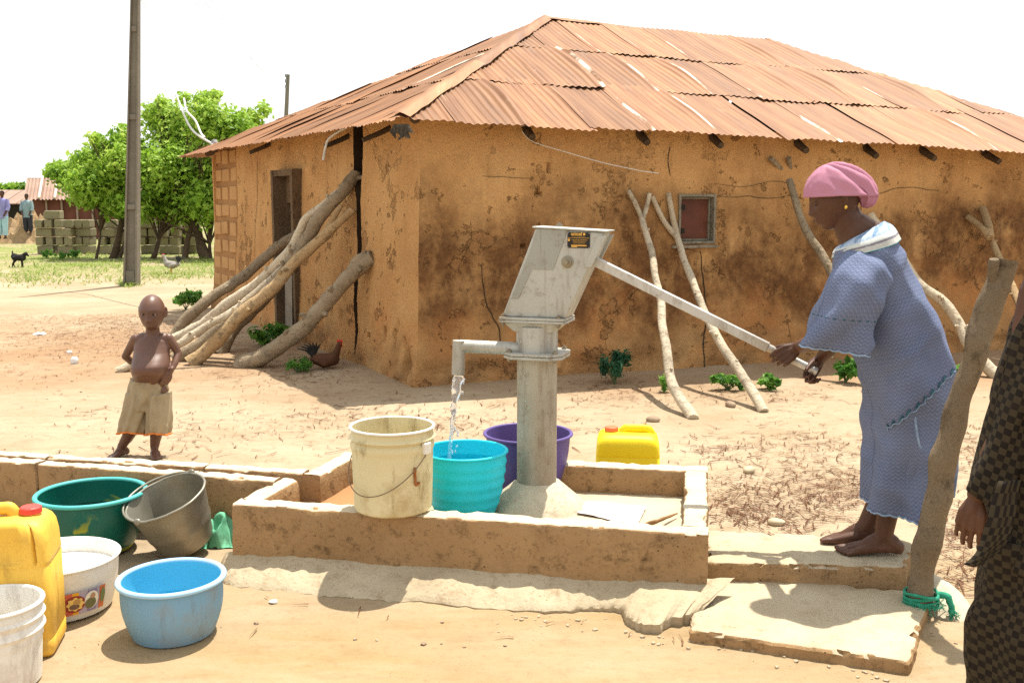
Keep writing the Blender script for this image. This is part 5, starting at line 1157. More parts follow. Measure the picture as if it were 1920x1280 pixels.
weed('broad-leaved weed by the stones behind the woman', 1585, 718, 60, 40, 300, .07, 4); weed('small fern at the first pole', 1246, 735, 28, 30, 200, .04, 5, aspect=.3)
weed('leafy green bush beside the boy in the shade', 348, 583, 62, 34, 600, .075, 6); weed('dark weed under the prop logs by the door', 512, 650, 90, 40, 500, .07, 7); weed('feathery weed near the hen', 558, 698, 66, 26, 500, .045, 8, aspect=.3)
weed('green weed peeping out right of the woman', 1795, 712, 40, 30, 200, .06, 9)
for i, (x, y) in enumerate(((90, 484), (112, 487), (137, 484))): weed(f'small green weed at the foot of the block stacks, {["left", "middle", "right"][i]} of three', x, y, 24, 14, 90, .12, 30 + i)
def strips(n, place, L, W_, seed, mat, name, label, cat, up=0.0, curl=.3, tones=(.2, .9), lift=.006):
    rg = random.Random(seed); vs, fs, tn = [], [], []
    for _ in range(n):
        p = place(rg)
        if p is None: continue
        a = rg.uniform(0, 6.283); l = L * rg.choice((.3, .5, .7, 1, 1.5, 2.2)) * rg.uniform(.7, 1.2); wd = W_ * rg.uniform(.5, 1.5); d = Vector((math.cos(a), math.sin(a), up * rg.uniform(.4, 1.2))); d.normalize(); s_ = Vector((-math.sin(a), math.cos(a), rg.uniform(-.5, .5))).normalized(); o = len(vs); b = rg.uniform(-curl, curl); t = rg.uniform(*tones)
        for k in range(4):
            u = k / 3; c = p + d * (l * u) + Vector((-math.sin(a), math.cos(a), 0)) * (b * l * u * u) + Vector((0, 0, lift + rg.uniform(0, .006) - (up * .3 * l * u * u if up else 0))); wk = wd * (1 - .75 * u)
            vs += [c - s_ * wk, c + s_ * wk]; tn += [t, t]
        fs += [(o + 2 * k, o + 2 * k + 1, o + 2 * k + 3, o + 2 * k + 2) for k in range(3)]
    o = leaf_obj((vs, fs, tn), mat, name, None, (0, 0, 0)); return tag(o, label, cat, None, 'stuff')
lit_spots = [(1380, 930, 90, 30, 3.5), (1430, 965, 130, 26, 5.5), (1560, 940, 90, 30, 5), (1480, 900, 200, 40, 4), (1500, 830, 220, 40, 3), (1830, 840, 50, 60, 4), (1800, 1000, 60, 60, 5), (1790, 1080, 40, 50, 4), (1340, 850, 60, 18, 4), (1650, 900, 160, 70, 3), (240, 605, 110, 30, 17), (160, 640, 160, 40, 9), (330, 625, 60, 30, 12), (80, 600, 120, 40, 5), (60, 700, 120, 40, 2.0), (420, 700, 120, 30, 2), (170, 775, 60, 12, 1.5), (700, 790, 320, 45, 2.5), (1150, 740, 200, 24, 3), (1420, 745, 160, 22, 3), (560, 690, 140, 40, 4), (430, 640, 80, 30, 5), (900, 800, 300, 40, 1), (350, 810, 250, 60, 1.4), (1500, 1000, 60, 20, 3)]
wts = [s_[2] * s_[3] ** .5 * s_[4] for s_ in lit_spots]
def lit_place(rg):
    x, y, rx, ry, d = rg.choices(lit_spots, wts)[0]
    for _ in range(5):
        px, py = rg.gauss(x, rx * .55), rg.gauss(y, ry * .55)
        if py > 590:
            p = G(px, py); q = p - HC
            if not (q.dot(NL) < .02 and q.dot(NR) < .02) and not (kFL.x - .1 < p.x < kBR.x + .1 and kFR.y - .1 < p.y < kBL.y and p.z == 0 and 3.8 < p.y < 5.3 and -1.1 < p.x < .95): return Vector((p.x, p.y, gz(p.x, p.y)))
strips(6800, lit_place, .07, .0035, 4, MLIT, 'leaf_litter', 'scattered reddish dry needles and twigs over the yard', 'litter', curl=.6)
def lit_any(rg):
    px, py = rg.uniform(-50, 1970), 600 + 620 * rg.random() ** 2.2; p = G(px, py)
    return Vector((p.x, p.y, gz(p.x, p.y)))
strips(700, lit_any, .05, .003, 9, MLIT, 'loose_straw', 'sparse bits of straw and bark on the sandy ground', 'litter', curl=.6)
def grass_place(rg):
    x, y, rx, ry = rg.choice([(100, 490, 120, 14), (180, 500, 110, 10), (300, 490, 120, 10), (120, 465, 130, 10), (330, 515, 90, 8), (60, 520, 90, 16), (240, 534, 14, 4), (160, 478, 60, 8), (380, 495, 40, 16), (200, 520, 200, 12)]); p = G(rg.gauss(x, rx * .5), max(448, rg.gauss(y, ry * .6))); return Vector((p.x, p.y, gz(p.x, p.y)))
strips(6500, grass_place, .11, .011, 6, MGRASS, 'short_grass', 'patchy short grass around the blocks and trees', 'grass', up=1.6, lift=0)
def stones(n, place, r0, seed, mat, name, label):
    rg = random.Random(seed); mb = MB()
    for _ in range(n):
        p = place(rg)
        if p is None: continue
        r_ = r0 * rg.uniform(.4, 1.6) ** 1.5; rot = Matrix.Rotation(rg.uniform(0, 6), 3, 'Z'); o = len(mb.v)
        mb.ball(p + Vector((0, 0, r_ * .25)), (r_, r_ * rg.uniform(.6, .9), r_ * rg.uniform(.4, .7)), rot, 6)
        for i in range(o, len(mb.v)): mb.v[i] += Vector((rg.uniform(-1, 1), rg.uniform(-1, 1), rg.uniform(-1, 1))) * r_ * .18
    solo(name, mb, mat, label, 'pebbles', (0, 0, 0), kind='stuff')
MST = simple('pebble', (.20, .12, .07), (.42, .33, .23), 3, .9, .4, 30)
stones(420, lit_any, .007, 3, MST, 'pebbles', 'small stones and crumbs scattered over the ground')
def gravel(rg):
    p = Vector((rg.gauss(-2.62, .22), rg.gauss(4.72, .1), 0)); return Vector((p.x, p.y, gz(p.x, p.y)))
stones(160, gravel, .014, 5, simple('pale_pebble', (.40, .32, .2), (.55, .47, .33), 3), 'gravel', 'pale gravel banked against the drain wall')
def crumbs(rg):
    x = rg.uniform(900, 1720); y = interp([(900, 1150), (1160, 1160), (1200, 1195), (1290, 1195), (1720, 1270)], x) + abs(rg.gauss(0, 14)); p = G(x, y); return Vector((p.x, p.y, gz(p.x, p.y)))
stones(70, crumbs, .006, 8, simple('mortar_crumb', (.32, .24, .15), (.45, .36, .25), 3), 'mortar_crumbs', 'crumbled mortar along the apron and slab edge')
for i, (x, y, r_, lab) in enumerate(((1225, 790, .055, 'brown stone on the sand near the first pole foot'), (1405, 885, .05, 'pale stone in the needle litter right of the basin'), (1370, 762, .05, 'small brown stone between the two pole feet'), (1455, 983, .045, 'white stone beside the upper step'), (1560, 672, .17, 'rounded foundation stone under the long wall'), (1605, 690, .11, 'smaller foundation stone by the weed'))):
    p = GZ(x, y); mb = MB(); mb.ball(p + Vector((0, 0, r_ * .3)), (r_, r_ * .7, r_ * .5), Matrix.Rotation(i, 3, 'Z'), 14)
    for k in range(len(mb.v)): mb.v[k] += (mb.v[k] - p) * .25 * N3(mb.v[k], 4 / r_ * .05 * 4, i)
    solo('stone', mb, MST if i not in (1, 3) else bpy.data.materials['pale_pebble'], lab, 'stone', p, 'loose stones', smooth=50)
for i, (x, y, a, b, lab) in enumerate(((140, 682, .04, .045, 'white plastic cup lying on the sand left of the boy'), (130, 662, .03, .02, 'crumpled white scrap behind the white cup'), (75, 628, .07, .02, 'torn white plastic bag far left on the ground'), (512, 1131, .018, .008, 'tiny white chip in the foreground sand'))):
    p = GZ(x, y); mb = MB(); mb.ball(p + Vector((0, 0, b * .6)), (a, a * .7, b), None, 12)
    if i:
        for k in range(len(mb.v)): mb.v[k] += Vector((N3(mb.v[k], 40, 1), N3(mb.v[k], 40, 2), N3(mb.v[k], 40, 3))) * a * .35
    solo('litter_scrap', mb, simple('white_scrap', (.66, .66, .64), (.78, .78, .76), 9, .6) if i == 0 else bpy.data.materials['white_scrap'], lab, 'litter', p, 'white litter', smooth=60)
# paper sheet on the basin floor
MPAP = Mat('printed_paper', .8, spec=.2).base(6, [(.35, (.62, .58, .54)), (.55, (.56, .47, .43)), (.7, (.50, .36, .32))], 3); MPAP = MPAP.done()
mb = MB(); a, b, c, d = G(1082, 962, FLZ + .008), G(1195, 985, FLZ + .008), G(1212, 950, FLZ + .008), G(1100, 940, FLZ + .008); vs = []
for j in range(9):
    for i in range(15): p = a.lerp(b, i / 14).lerp(d.lerp(c, i / 14), j / 8); vs.append(p + Vector((0, 0, .010 * abs(N3(p, 7, 2)) + .006 * abs(N3(p, 22, 2)))))
mb.add(vs, [(j * 15 + i, j * 15 + i + 1, j * 15 + i + 16, j * 15 + i + 15) for j in range(8) for i in range(14)]); solo('paper_sheet', mb, MPAP, 'white printed paper lying on the basin floor', 'paper', a, smooth=180)
mb = MB(); mb.tube(catmull([G(1205, 985, FLZ + .015), G(1235, 975, FLZ + .03), G(1270, 962, FLZ + .02)], 5), [.006, .008, .01, .01, .009, .008, .008, .007, .006, .004, .003], 6, .4, 40); solo('dry_leaf', mb, simple('dry_leaf', (.2, .1, .04), (.3, .17, .07)), 'curled dry leaf in the right basin corner', 'leaf', G(1205, 985, FLZ), smooth=60)
# a pole laid on the ground by the hen
mb = MB(); mb.tube([P(480, 682, 10.0), P(600, 690, 9.7), P(624, 690, 9.65)], [.03, .028, .026], 10, .15, 6); solo('log', mb, MB_GREY, 'thin stick lying on the ground below the hen', 'log', P(480, 690, 10), smooth=60)
# ================================================================== people
def m_skin(name, a, b, rough=.5, spec=.28):
    k = Mat(name, rough, spec=spec).base(5, [(.3, a), (.7, b)], 6)
    k.mix(k.math('MULTIPLY', k.mr(k.noise(14, 7, .7), .52, .75), .35), tuple(x * .6 for x in a)); k.bump(k.noise(90, 5), .15, .0015); k.bump(k.noise(20, 4), .12, .003); return k.done()
MSK = m_skin('dark_brown_skin', (.072, .030, .016), (.120, .053, .030)); MSKB = m_skin('boy_skin', (.095, .042, .026), (.155, .074, .046), .42, .45)
MEYE = simple('eye_white', (.26, .22, .19), (.32, .27, .23), 20, .3, 0); MIRIS = simple('iris', (.01, .006, .004), (.015, .01, .006), 20, .2, 0)
MHAIR = simple('short_black_hair', (.006, .005, .004), (.014, .011, .009), 60, .9, .6, 160, .004)
class Frame:
    def __init__(s, o, f, u):
        s.o = Vector(o); s.f = Vector(f).normalized(); u = Vector(u); s.u = (u - s.f * u.dot(s.f)).normalized(); s.l = s.u.cross(s.f)
    def __call__(s, x, y, z): return s.o + s.f * x + s.l * y + s.u * z
def g2(a, s): return math.exp(-(a / s) ** 2)
def head_mb(mb, F, k=1.0, child=False, ears=True):
    """closed head with brow, eye sockets, nose, lips, chin; F: x forward, y left, z up, origin between the ears"""
    rings = []; nz, na = 44, 56
    for i in range(1, nz):
        ph = -math.pi / 2 + math.pi * i / nz; ring = []
        for j in range(na):
            a = 2 * math.pi * j / na; d = Vector((math.cos(ph) * math.cos(a), math.cos(ph) * math.sin(a), math.sin(ph)))
            ax, ay, az = (.098, .076 if not child else .072, .105)
            t = max(0, -d.z); x, y, z = d.x * ax, d.y * ay, d.z * (az if d.z > 0 else .112 if not child else .10)
            y *= 1 - (.30 if not child else .24) * t ** 1.6; x = x * (1 - .42 * t ** 1.3) if x < 0 else x * (max(.02, math.cos(ph)) ** (-.80 if not child else -.62) if d.z < 0 else 1) * (1 - .12 * t ** 2)
            if d.z < 0: y *= max(.02, math.cos(ph)) ** (-.30 if not child else -.42)
            if child and d.z > 0: x *= 1.02; y *= 1.04
            if x > 0:
                fr_ = min(1, x / .05); s_ = (abs(y))
                e = 0
                e += .004 * g2(z - .026, .012) * g2(s_ - .025, .03)                       # brow
                e -= .011 * g2(z - .006, .013) * g2(s_ - .031, .016)                     # sockets
                e += (.013 if not child else .008) * g2(y, .011) * g2(z + .010, .022)    # bridge
                e += (.018 if not child else .014) * g2(y, .015) * g2(z + .031, .012)    # tip
                e += .006 * g2(s_ - .014, .008) * g2(z + .034, .009)                     # wings
                e += .004 * g2(s_ - .042, .016) * g2(z + .025, .018)                     # cheeks
                e += .013 * g2(y, .022) * g2(z + .058, .009) + .013 * g2(y, .019) * g2(z + .072, .008) - .004 * g2(y, .024) * g2(z + .0655, .003)
                e -= .003 * g2(y, .02) * g2(z + .084, .007); e += .007 * g2(y, .020) * g2(z + .100, .016)
                x += e * fr_
            ring.append(F(x * k, y * k, z * k))
        rings.append(ring)
    mb.rings(rings)
    if ears:
        for s_ in (-1, 1):
            for q in range(9):
                a0, a1 = R(-100 + 250 * q / 9), R(-100 + 250 * (q + 1) / 9); r_ = .024 * k
                pa, pb = [F((-.012 - r_ / k * .62 * math.cos(a) * 1 + .0) * k, s_ * ((.079 if not child else .075) + .006 * math.cos(a)) * k, (-.002 + r_ / k * 1.2 * math.sin(a)) * k) for a in (a0, a1)]; mb.capsule([pa, pb], [.0055 * k] * 2, 6)
            mb.ball(F(-.012 * k, s_ * (.074 if not child else .069) * k, -.004 * k), (.013 * k, .011 * k, .02 * k), seg=8)
    return mb
def eyes(F, k, parent, closed=False):
    for s_ in (-1, 1):
        if closed:
            mb = MB(); mb.ball(F(.0765 * k, s_ * .030 * k, .006 * k), .0125 * k, seg=14); e = part('eyelid', mb, MSK, parent, 180)
            mb = MB(); mb.tube([F((.0770 + .0122 * math.cos(R(a))) * k, s_ * (.030 + .0135 * math.sin(R(a))) * k, .0005 * k) for a in range(-50, 51, 10)], .0014 * k, 6); part('lash_line', mb, MIRIS, e, 60)
        else:
            mb = MB(); mb.ball(F(.0775 * k, s_ * .030 * k, .005 * k), .0108 * k, seg=14); e = part('eye', mb, MEYE, parent, 180)
            mb = MB(); mb.ball(F(.0828 * k, s_ * .030 * k, .0045 * k), .0070 * k, seg=12); part('iris', mb, MIRIS, e, 180)
            mb = MB(); mb.ball(F(.0772 * k, s_ * .030 * k, .0125 * k), (.0125 * k, .0150 * k, .0085 * k), Matrix((F.f, F.l, F.u)).transposed(), 14); part('upper_eyelid', mb, MSKB, e, 180)
            mb = MB(); mb.ball(F(.0765 * k, s_ * .030 * k, -.0045 * k), (.0115 * k, .0145 * k, .0068 * k), Matrix((F.f, F.l, F.u)).transposed(), 14); part('lower_eyelid', mb, MSKB, e, 180)
def hand_mb(mb, W, F, N, S, k=1.0, curl=(40, 55, 40), thumb=(.55, .75, -.25), tcurl=20, spread=.06, fan=1.0):
    """W wrist, F to the fingertips, N back of the hand, S thumb side"""
    W = Vector(W); F = Vector(F).normalized(); N = Vector(N); N = (N - F * N.dot(F)).normalized(); S0 = Vector(S); S = F.cross(N); S = S if S.dot(S0) > 0 else -S
    offs = [(.033, .088, .0082, (.042, .026, .020)), (.011, .094, .0085, (.046, .029, .021)), (-.011, .090, .0081, (.043, .027, .020)), (-.032, .080, .0072, (.034, .020, .017))]
    for i, (so, fo_, r_, ln) in enumerate(offs):
        base = W + (F * fo_ + S * so) * k; mb.capsule([W + (F * .012 + S * so * .45) * k, W + (F * fo_ * .55 + S * so * .85 + N * .004) * k, base], [.0135 * k, .0135 * k, .0112 * k], 8)
        d = (F + S * so * spread * 20 * fan * .3).normalized(); p = base; ang = 0; pts = [p - d * .01 * k]; ax = S
        for q in range(3):
            c = curl[q] if not hasattr(curl[q], '__len__') else curl[q][i]
            ang += R(c); dd = d * math.cos(ang) - N * math.sin(ang); p = p + dd * ln[q] * k; pts.append(p)
        mb.capsule(pts, [r_ * k * 1.05, r_ * k, r_ * k * .92, r_ * k * .8], 8)
    mb.capsule([W - F * .03 * k, W + F * .035 * k], [.0215 * k, .021 * k], 10)
    mb.capsule([W + (F * .02 + S * .010 - N * .004) * k, W + (F * .055 + S * .022 - N * .008) * k], [.018 * k, .015 * k], 8)
    td = (F * thumb[0] + S * thumb[1] + N * thumb[2]).normalized(); p = W + (F * .028 + S * .022 - N * .006) * k; p1 = p + td * .040 * k; td2 = (td * math.cos(R(tcurl)) + F * math.sin(R(tcurl)) - N * .15).normalized(); p2 = p1 + td2 * .032 * k; td3 = (td2 + F * .2 - N * .2).normalized()
    mb.capsule([W + (F * .012 + S * .012) * k, p, p1, p2, p2 + td3 * .024 * k], [.015 * k, .0145 * k, .0118 * k, .0105 * k, .0085 * k], 8)
def foot_mb(mb, A, fwd, k=1.0, side=1, zsole=0.0):
    """A ankle joint; fwd toes; sole at zsole; side=+1 when the big toe lies to the left of fwd"""
    A = Vector(A); f = Vector(fwd); f.z = 0; f.normalize(); l = Vector((-f.y, f.x, 0)) * side; s = Vector((A.x, A.y, zsole))
    heel = s - f * .055 * k + Vector((0, 0, .030 * k)); mb.capsule([A, s - f * .035 * k + Vector((0, 0, .045 * k)), heel], [.034 * k, .034 * k, .028 * k], 12)
    for o, r0, r1, ln in ((.020, .027, .016, .125), (.0, .026, .015, .13), (-.022, .022, .013, .115)):
        mb.capsule([heel + Vector((0, 0, .004)), s + f * .035 * k + l * o * .9 * k + Vector((0, 0, .034 * k)), s + f * ln * k + l * o * 1.4 * k + Vector((0, 0, .016 * k))], [.027 * k, r0 * k, r1 * k], 10)
    mb.capsule([A, s + f * .045 * k + Vector((0, 0, .05 * k)), s + f * .10 * k + Vector((0, 0, .022 * k))], [.030 * k, .026 * k, .016 * k], 10)
    for i, (o, ln, r_) in enumerate(((.030, .168, .0125), (.010, .170, .0095), (-.008, .162, .009), (-.023, .152, .0085), (-.037, .140, .008))):
        mb.capsule([s + f * .115 * k + l * o * k + Vector((0, 0, .016 * k)), s + f * (ln - .02) * k + l * o * 1.05 * k + Vector((0, 0, .015 * k)), s + f * ln * k + l * o * 1.05 * k + Vector((0, 0, r_ * k * .95))], [r_ * k * 1.15, r_ * k, r_ * k * .9], 8)
def body_part(name, mb, voxel, mat, parent, smooth=5):
    me = fuse(mb, voxel, smooth); shift(me, LOC[parent]); return link(name, me, mat, parent, smooth=180)
# ---------------------------------------------------------------- cloth lofts with metre UVs
def loft_obj(name, stations, mat, parent, nseg=72, sub=8, fold=None, thick=.004, expo=1.0, closed=True, u0=0.0, scallop=0, sag=0.0):
    """stations: (front point, back point, lateral half width, lateral centre shift vector)"""
    ctrl = []
    F_ = catmull([s[0] for s in stations], sub); B_ = catmull([s[1] for s in stations], sub); n = len(F_)
    def lat(i): t = i / (n - 1) * (len(stations) - 1); a = int(min(t, len(stations) - 2)); return lerp(stations[a][2], stations[a + 1][2], t - a), Vector(stations[a][3]).lerp(Vector(stations[a + 1][3]), t - a)
    vs, uvs = [], []; vlen = 0; prev = None
    for i in range(n):
        c = (F_[i] + B_[i]) / 2; h = (F_[i] - B_[i]) / 2; bl_, sh_ = lat(i); c = c + sh_; L = Vector((-c.x, -c.y, 0)).normalized(); L = (L - h.normalized() * L.dot(h.normalized())).normalized()
        if prev is not None: vlen += (c - prev).length
        prev = c; per = math.pi * (h.length + bl_)
        for j in range(nseg + 1):
            a = 2 * math.pi * j / nseg; ca, sa = math.cos(a), math.sin(a); ca = math.copysign(abs(ca) ** expo, ca); sa = math.copysign(abs(sa) ** expo, sa)
            p = c + h * ca + L * bl_ * sa; p.z -= sag * i / (n - 1) * sa * sa
            if fold:
                nr = (h.normalized() * ca * bl_ + L * sa * h.length).normalized(); p = p + nr * fold(i / (n - 1), a, p)
            if scallop and i == n - 1: p = p - Vector((0, 0, scallop * abs(math.sin(a * nseg / 6))))
            vs.append(p); uvs.append((u0 + per * j / nseg, vlen))
    me = bpy.data.meshes.new(name); fs = [(i * (nseg + 1) + j, i * (nseg + 1) + j + 1, (i + 1) * (nseg + 1) + j + 1, (i + 1) * (nseg + 1) + j) for i in range(n - 1) for j in range(nseg)]
    me.from_pydata([v - LOC[parent] for v in vs], [], fs); uv = me.uv_layers.new(name='UVMap')
    for lp in me.loops: uv.data[lp.index].uv = uvs[lp.vertex_index]
    me.update(); o = link(name, me, mat, parent, smooth=180)
    if thick: m = o.modifiers.new('t', 'SOLIDIFY'); m.thickness = thick; m.offset = 0
    return o, vs, nseg + 1
def m_dress():
    k = Mat('blue_lace_print', .8, spec=.15); uv = k.tc.outputs['UV']
    k.base(7, [(.3, (.10, .125, .21)), (.7, (.14, .172, .28))], 5)
    mp = k.mapping((1, 1, 1), src=uv); sx = k.xyz(mp)
    # rows of small scallops woven in grey
    row = k.math('FRACT', k.math('MULTIPLY', sx[1], 62)); ph = k.math('MULTIPLY', sx[0], 62); sc_ = k.math('ABSOLUTE', k.math('SINE', k.math('MULTIPLY', ph, math.pi)))
    d = k.math('ABSOLUTE', k.math('SUBTRACT', row, k.math('MULTIPLY', sc_, .75))); k.mix(k.math('MULTIPLY', k.mr(d, .26, .08), .42), (.27, .31, .42))
    dots = k.vor(260, src=uv); k.mix(k.math('MULTIPLY', k.mr(dots, .35, .15), .45), (.24, .22, .30))
    k.mix(k.math('MULTIPLY', k.mr(k.noise(2.5, 4), .5, .7), .25), (.10, .12, .30)); k.bump(k.mr(d, .25, .05), .3, .002); k.bump(k.noise(220, 3), .3, .001); return k.done()
MDR = m_dress()
MTRIM = simple('pale_blue_trim', (.20, .29, .42), (.30, .40, .54), 60, .8, .3, 100); MSEAM = simple('dark_teal_stitch', (.01, .045, .07), (.05, .16, .2), 90, .7, 0)
def m_collar():
    k = Mat('embroidered_yoke', .8, spec=.15); uv = k.tc.outputs['UV']; s = k.xyz(uv)
    v = s[1]; u = s[0]
    k.col = k.rmp(k.mr(v, 0, .072), [(0, (.36, .46, .60)), (.35, (.24, .38, .55)), (.36, (.55, .58, .56)), (.55, (.50, .53, .50)), (.56, (.22, .20, .24)), (.66, (.48, .48, .45)), (.85, (.54, .56, .52)), (.88, (.08, .36, .44))], 'CONSTANT')
    tri = k.math('ABSOLUTE', k.math('SUBTRACT', k.math('FRACT', k.math('MULTIPLY', u, 14)), .5)); k.mix(k.math('MULTIPLY', k.mr(k.math('ADD', k.math('MULTIPLY', v, 16), tri), .42, .40), .8), (.12, .22, .38))
    k.mix(k.math('MULTIPLY', k.mr(k.noise(90, 3), .5, .65), .35), (.75, .76, .72)); return k.done()
# ---------------------------------------------------------------- the woman at the handle
WY0 = 4.03
def Wp(x, y, dy=0.0): return P(x, y, WY0 + dy)
woman = thing('person', 'barefoot woman in blue patterned dress and pink headscarf working the pump handle', 'person', Vector((Wp(1620, 1040).x, WY0, .125)))
mb = MB()
HK = 1.0; Fh = Frame(Wp(1567, 371), Vector((-1, .14, -.36)), Vector((-.34, .05, 1))); head_mb(mb, Fh, HK)
mb.capsule([Wp(1575, 388), Wp(1592, 420), Wp(1618, 460)], [.060, .062, .085], 14); mb.capsule([Wp(1598, 425), Wp(1640, 460)], [.066, .085], 14)                    # neck
mb.capsule([Wp(1618, 466), Wp(1645, 525), Wp(1692, 620), Wp(1706, 690)], [.08, .10, .10, .11], 16)      # trunk under the cloth
for dy in (-.09, .09): mb.capsule([Wp(1620, 466, dy * .3), Wp(1640, 510, dy)], [.050, .036], 12)
hb0, hb1, hb2, hd, hup = HANDLE
# grips: near (left) hand round the bar end, far (right) hand on the grip
nearW = Wp(1503, 651, -.045); nearc = hb1 + hd * .06
nF = (nearc - nearW); 
g1 = hb1.lerp(hb2, .26)
near_w = g1 + Vector((.060, -.045, .035)); mb.capsule([Wp(1634, 498, -.12), Wp(1606, 548, -.18), Wp(1574, 612, -.17)], [.042, .042, .040], 12)
mb.capsule([Wp(1574, 612, -.17), Wp(1532, 640, -.11), near_w], [.042, .036, .026], 12)
hand_mb(mb, near_w, Vector((-.78, .05, -.52)), Vector((-.20, -.92, .35)), Vector((-.5, .1, .8)), .98, curl=((48, 56, 64, 72), 80, 60), thumb=(.75, .55, -.45), tcurl=25)
g2_ = hb1.lerp(hb2, .93); far_w = g2_ + Vector((.045, .045, .045)); mb.capsule([Wp(1634, 498, .12), Wp(1612, 560, .17), Wp(1592, 622, .15)], [.052, .046, .042], 12)
mb.capsule([Wp(1592, 622, .15), Wp(1562, 645, .09), far_w], [.042, .036, .026], 12)
hand_mb(mb, far_w, Vector((-.62, -.10, -.78)), Vector((-.35, .90, .1)), Vector((-.5, -.1, .8)), .95, curl=(40, 75, 60), thumb=(.6, .6, -.5), tcurl=30)
# legs and feet
SZ = .128
for xk, xa, ya, dy, fx, fy_, sd_ in ((1686, 1656, 1012, -.045, -1, -.12, -1), (1690, 1622, 1000, .085, -1, -.05, 1)):
    A_ = Wp(xa, 0, dy); A_ = Vector((P(xa, ya, WY0 + dy).x, WY0 + dy, SZ + .075)); mb.capsule([Wp(1706, 700, dy), P(xk, 850, WY0 + dy), A_], [.085, .056, .036], 14); mb.capsule([P(lerp(xk, xa, .35), 890, WY0 + dy), P(lerp(xk, xa, .6), 930, WY0 + dy)], [.052, .046], 12)
    foot_mb(mb, A_, (fx, fy_ + .22, 0), 1.04, sd_, SZ)
body = body_part('body', mb, .0036, MSK, woman, 2)
eyes(Fh, HK, woman, True)
mb = MB(); mb.ball(Fh(-.012 * HK, .084 * HK, -.042 * HK), (.006, .006, .010), seg=10); part('earring', mb, simple('gold', (.75, .48, .08), (.85, .56, .12), 9, .25, 0, metal=.8), woman, 180)
mb = MB(); q = far_w + Vector((.0, .0, -.0)); c_ = q - Vector((-.62, -.10, -.78)).normalized() * .03
rg0 = Vector((-.62, -.10, -.78)).normalized(); e1 = rg0.cross(Vector((0, 1, 0))).normalized(); e2 = rg0.cross(e1); mb.tube([c_ + e1 * .031 * math.cos(a) + e2 * .031 * math.sin(a) for a in [2 * math.pi * i / 24 for i in range(25)]], .0042, 8); part('bracelet', mb, MBAR, woman, 60)
# headscarf: cap over the skull, gathered tail at the back
MSC = Mat('pink_headscarf', .75, spec=.2).base(4, [(.3, (.38, .155, .225)), (.7, (.47, .21, .285))], 5); MSC.bump(MSC.noise(7, 4, src=MSC.mapping((2.5, .8, 2))), .25, .012); MSC.bump(MSC.noise(200, 3), .2, .001); MSC = MSC.done()
mb = MB(); rings = []; na = 96
for i in range(0, 31):
    t = i / 30; ring = []
    for j in range(na):
        a = 2 * math.pi * j / na; ca, sa = math.cos(a), math.sin(a)
        zl = lerp(.040, -.028, (1 - ca) / 2) ; ph = lerp(math.asin(max(-.9, min(.9, zl / .128))), R(89.0), t)
        r0 = Vector((.112 * math.cos(ph) * ca, .088 * math.cos(ph) * sa, .128 * math.sin(ph))); back = max(0, -ca)
        pl = .0085 * math.sin(10 * a + 7 * t + 2.2 * N3((ca * 2, sa * 2, t * 2), 1)) * (.12 + .88 * min(1, max(0, .35 - ca))) * (1 - t ** 4) + .004 * N3((ca * 3, sa * 3, t * 4), 1.2, 3)
        bul = back * (.022 * (1 - t) + .012) ; r0 += Vector((r0.x, r0.y, r0.z * .4)).normalized() * (pl + (.007 if t < .06 else .004)); r0.x -= bul; r0.z += .0 - .02 * back * (1 - t)
        ring.append(Fh(r0.x * HK, r0.y * HK, r0.z * HK))
    rings.append(ring)
mb.rings(rings, False, True); scarf = part('headscarf', mb, MSC, woman, 180); sm = scarf.modifiers.new('t', 'SOLIDIFY'); sm.thickness = .004; sm.offset = 1
mb = MB(); pts = catmull([Fh(-.055, 0, .045), Fh(-.098, .005, .01), Fh(-.112, .01, -.035), Fh(-.088, .012, -.072)], 8); n = len(pts); rings = []
for i, p in enumerate(pts):
    t = i / (n - 1); r_ = interp([(0, .05), (.25, .056), (.6, .046), (.85, .034), (1, .012)], t); ring = []
    tg = (pts[min(i + 1, n - 1)] - pts[max(i - 1, 0)]).normalized(); e1 = tg.cross(Fh.l).normalized(); e2 = Fh.l
    for j in range(64):
        a = 2 * math.pi * j / 64; k = r_ * (1 + .11 * math.sin(9 * a + 1.5 * t + 2 * N3((math.cos(a), math.sin(a), t), 1.5)) + .07 * math.sin(17 * a + 3 * t)); ring.append(p + e1 * k * math.cos(a) * .85 + e2 * k * 1.05 * math.sin(a))
    rings.append(ring)
mb.rings(rings); part('scarf_tail', mb, MSC, scarf, 180)
# dress: tunic over a wrapper skirt
Z0 = Vector((0, 0, 0))
def crease(p, d, f, sd): return 1 - abs(N3(Vector((p.dot(d) * f, p.z * f * .18, p.y * f * .3)), 1, sd)) * 3.2
def drape(p, k, sd): return k * (max(0, crease(p, Vector((.8, .3, .5)), 7, sd)) + .6 * max(0, crease(p, Vector((.5, .2, -.6)), 11, sd + 3)))
def fold_t(t, a, p): return drape(p, .026 * (.35 + .65 * t), 4) + (.006 + .014 * t) * math.sin(5 * a + 6 * t + 2.5 * N3(p, 2.2, 3)) * (.3 + t) + .012 * N3(p, 5, 4) + .004 * N3(p, 14, 2)
tun = [(Wp(1570, 470), Wp(1664, 438), .145, Z0), (Wp(1566, 505), Wp(1688, 475), .170, Z0), (Wp(1572, 560), Wp(1716, 530), .170, Z0), (Wp(1598, 622), Wp(1748, 590), .165, Z0), (Wp(1624, 688), Wp(1770, 645), .174, Z0), (Wp(1634, 735), Wp(1778, 680), .180, Z0), (Wp(1638, 772), Wp(1782, 702), .183, Z0)]
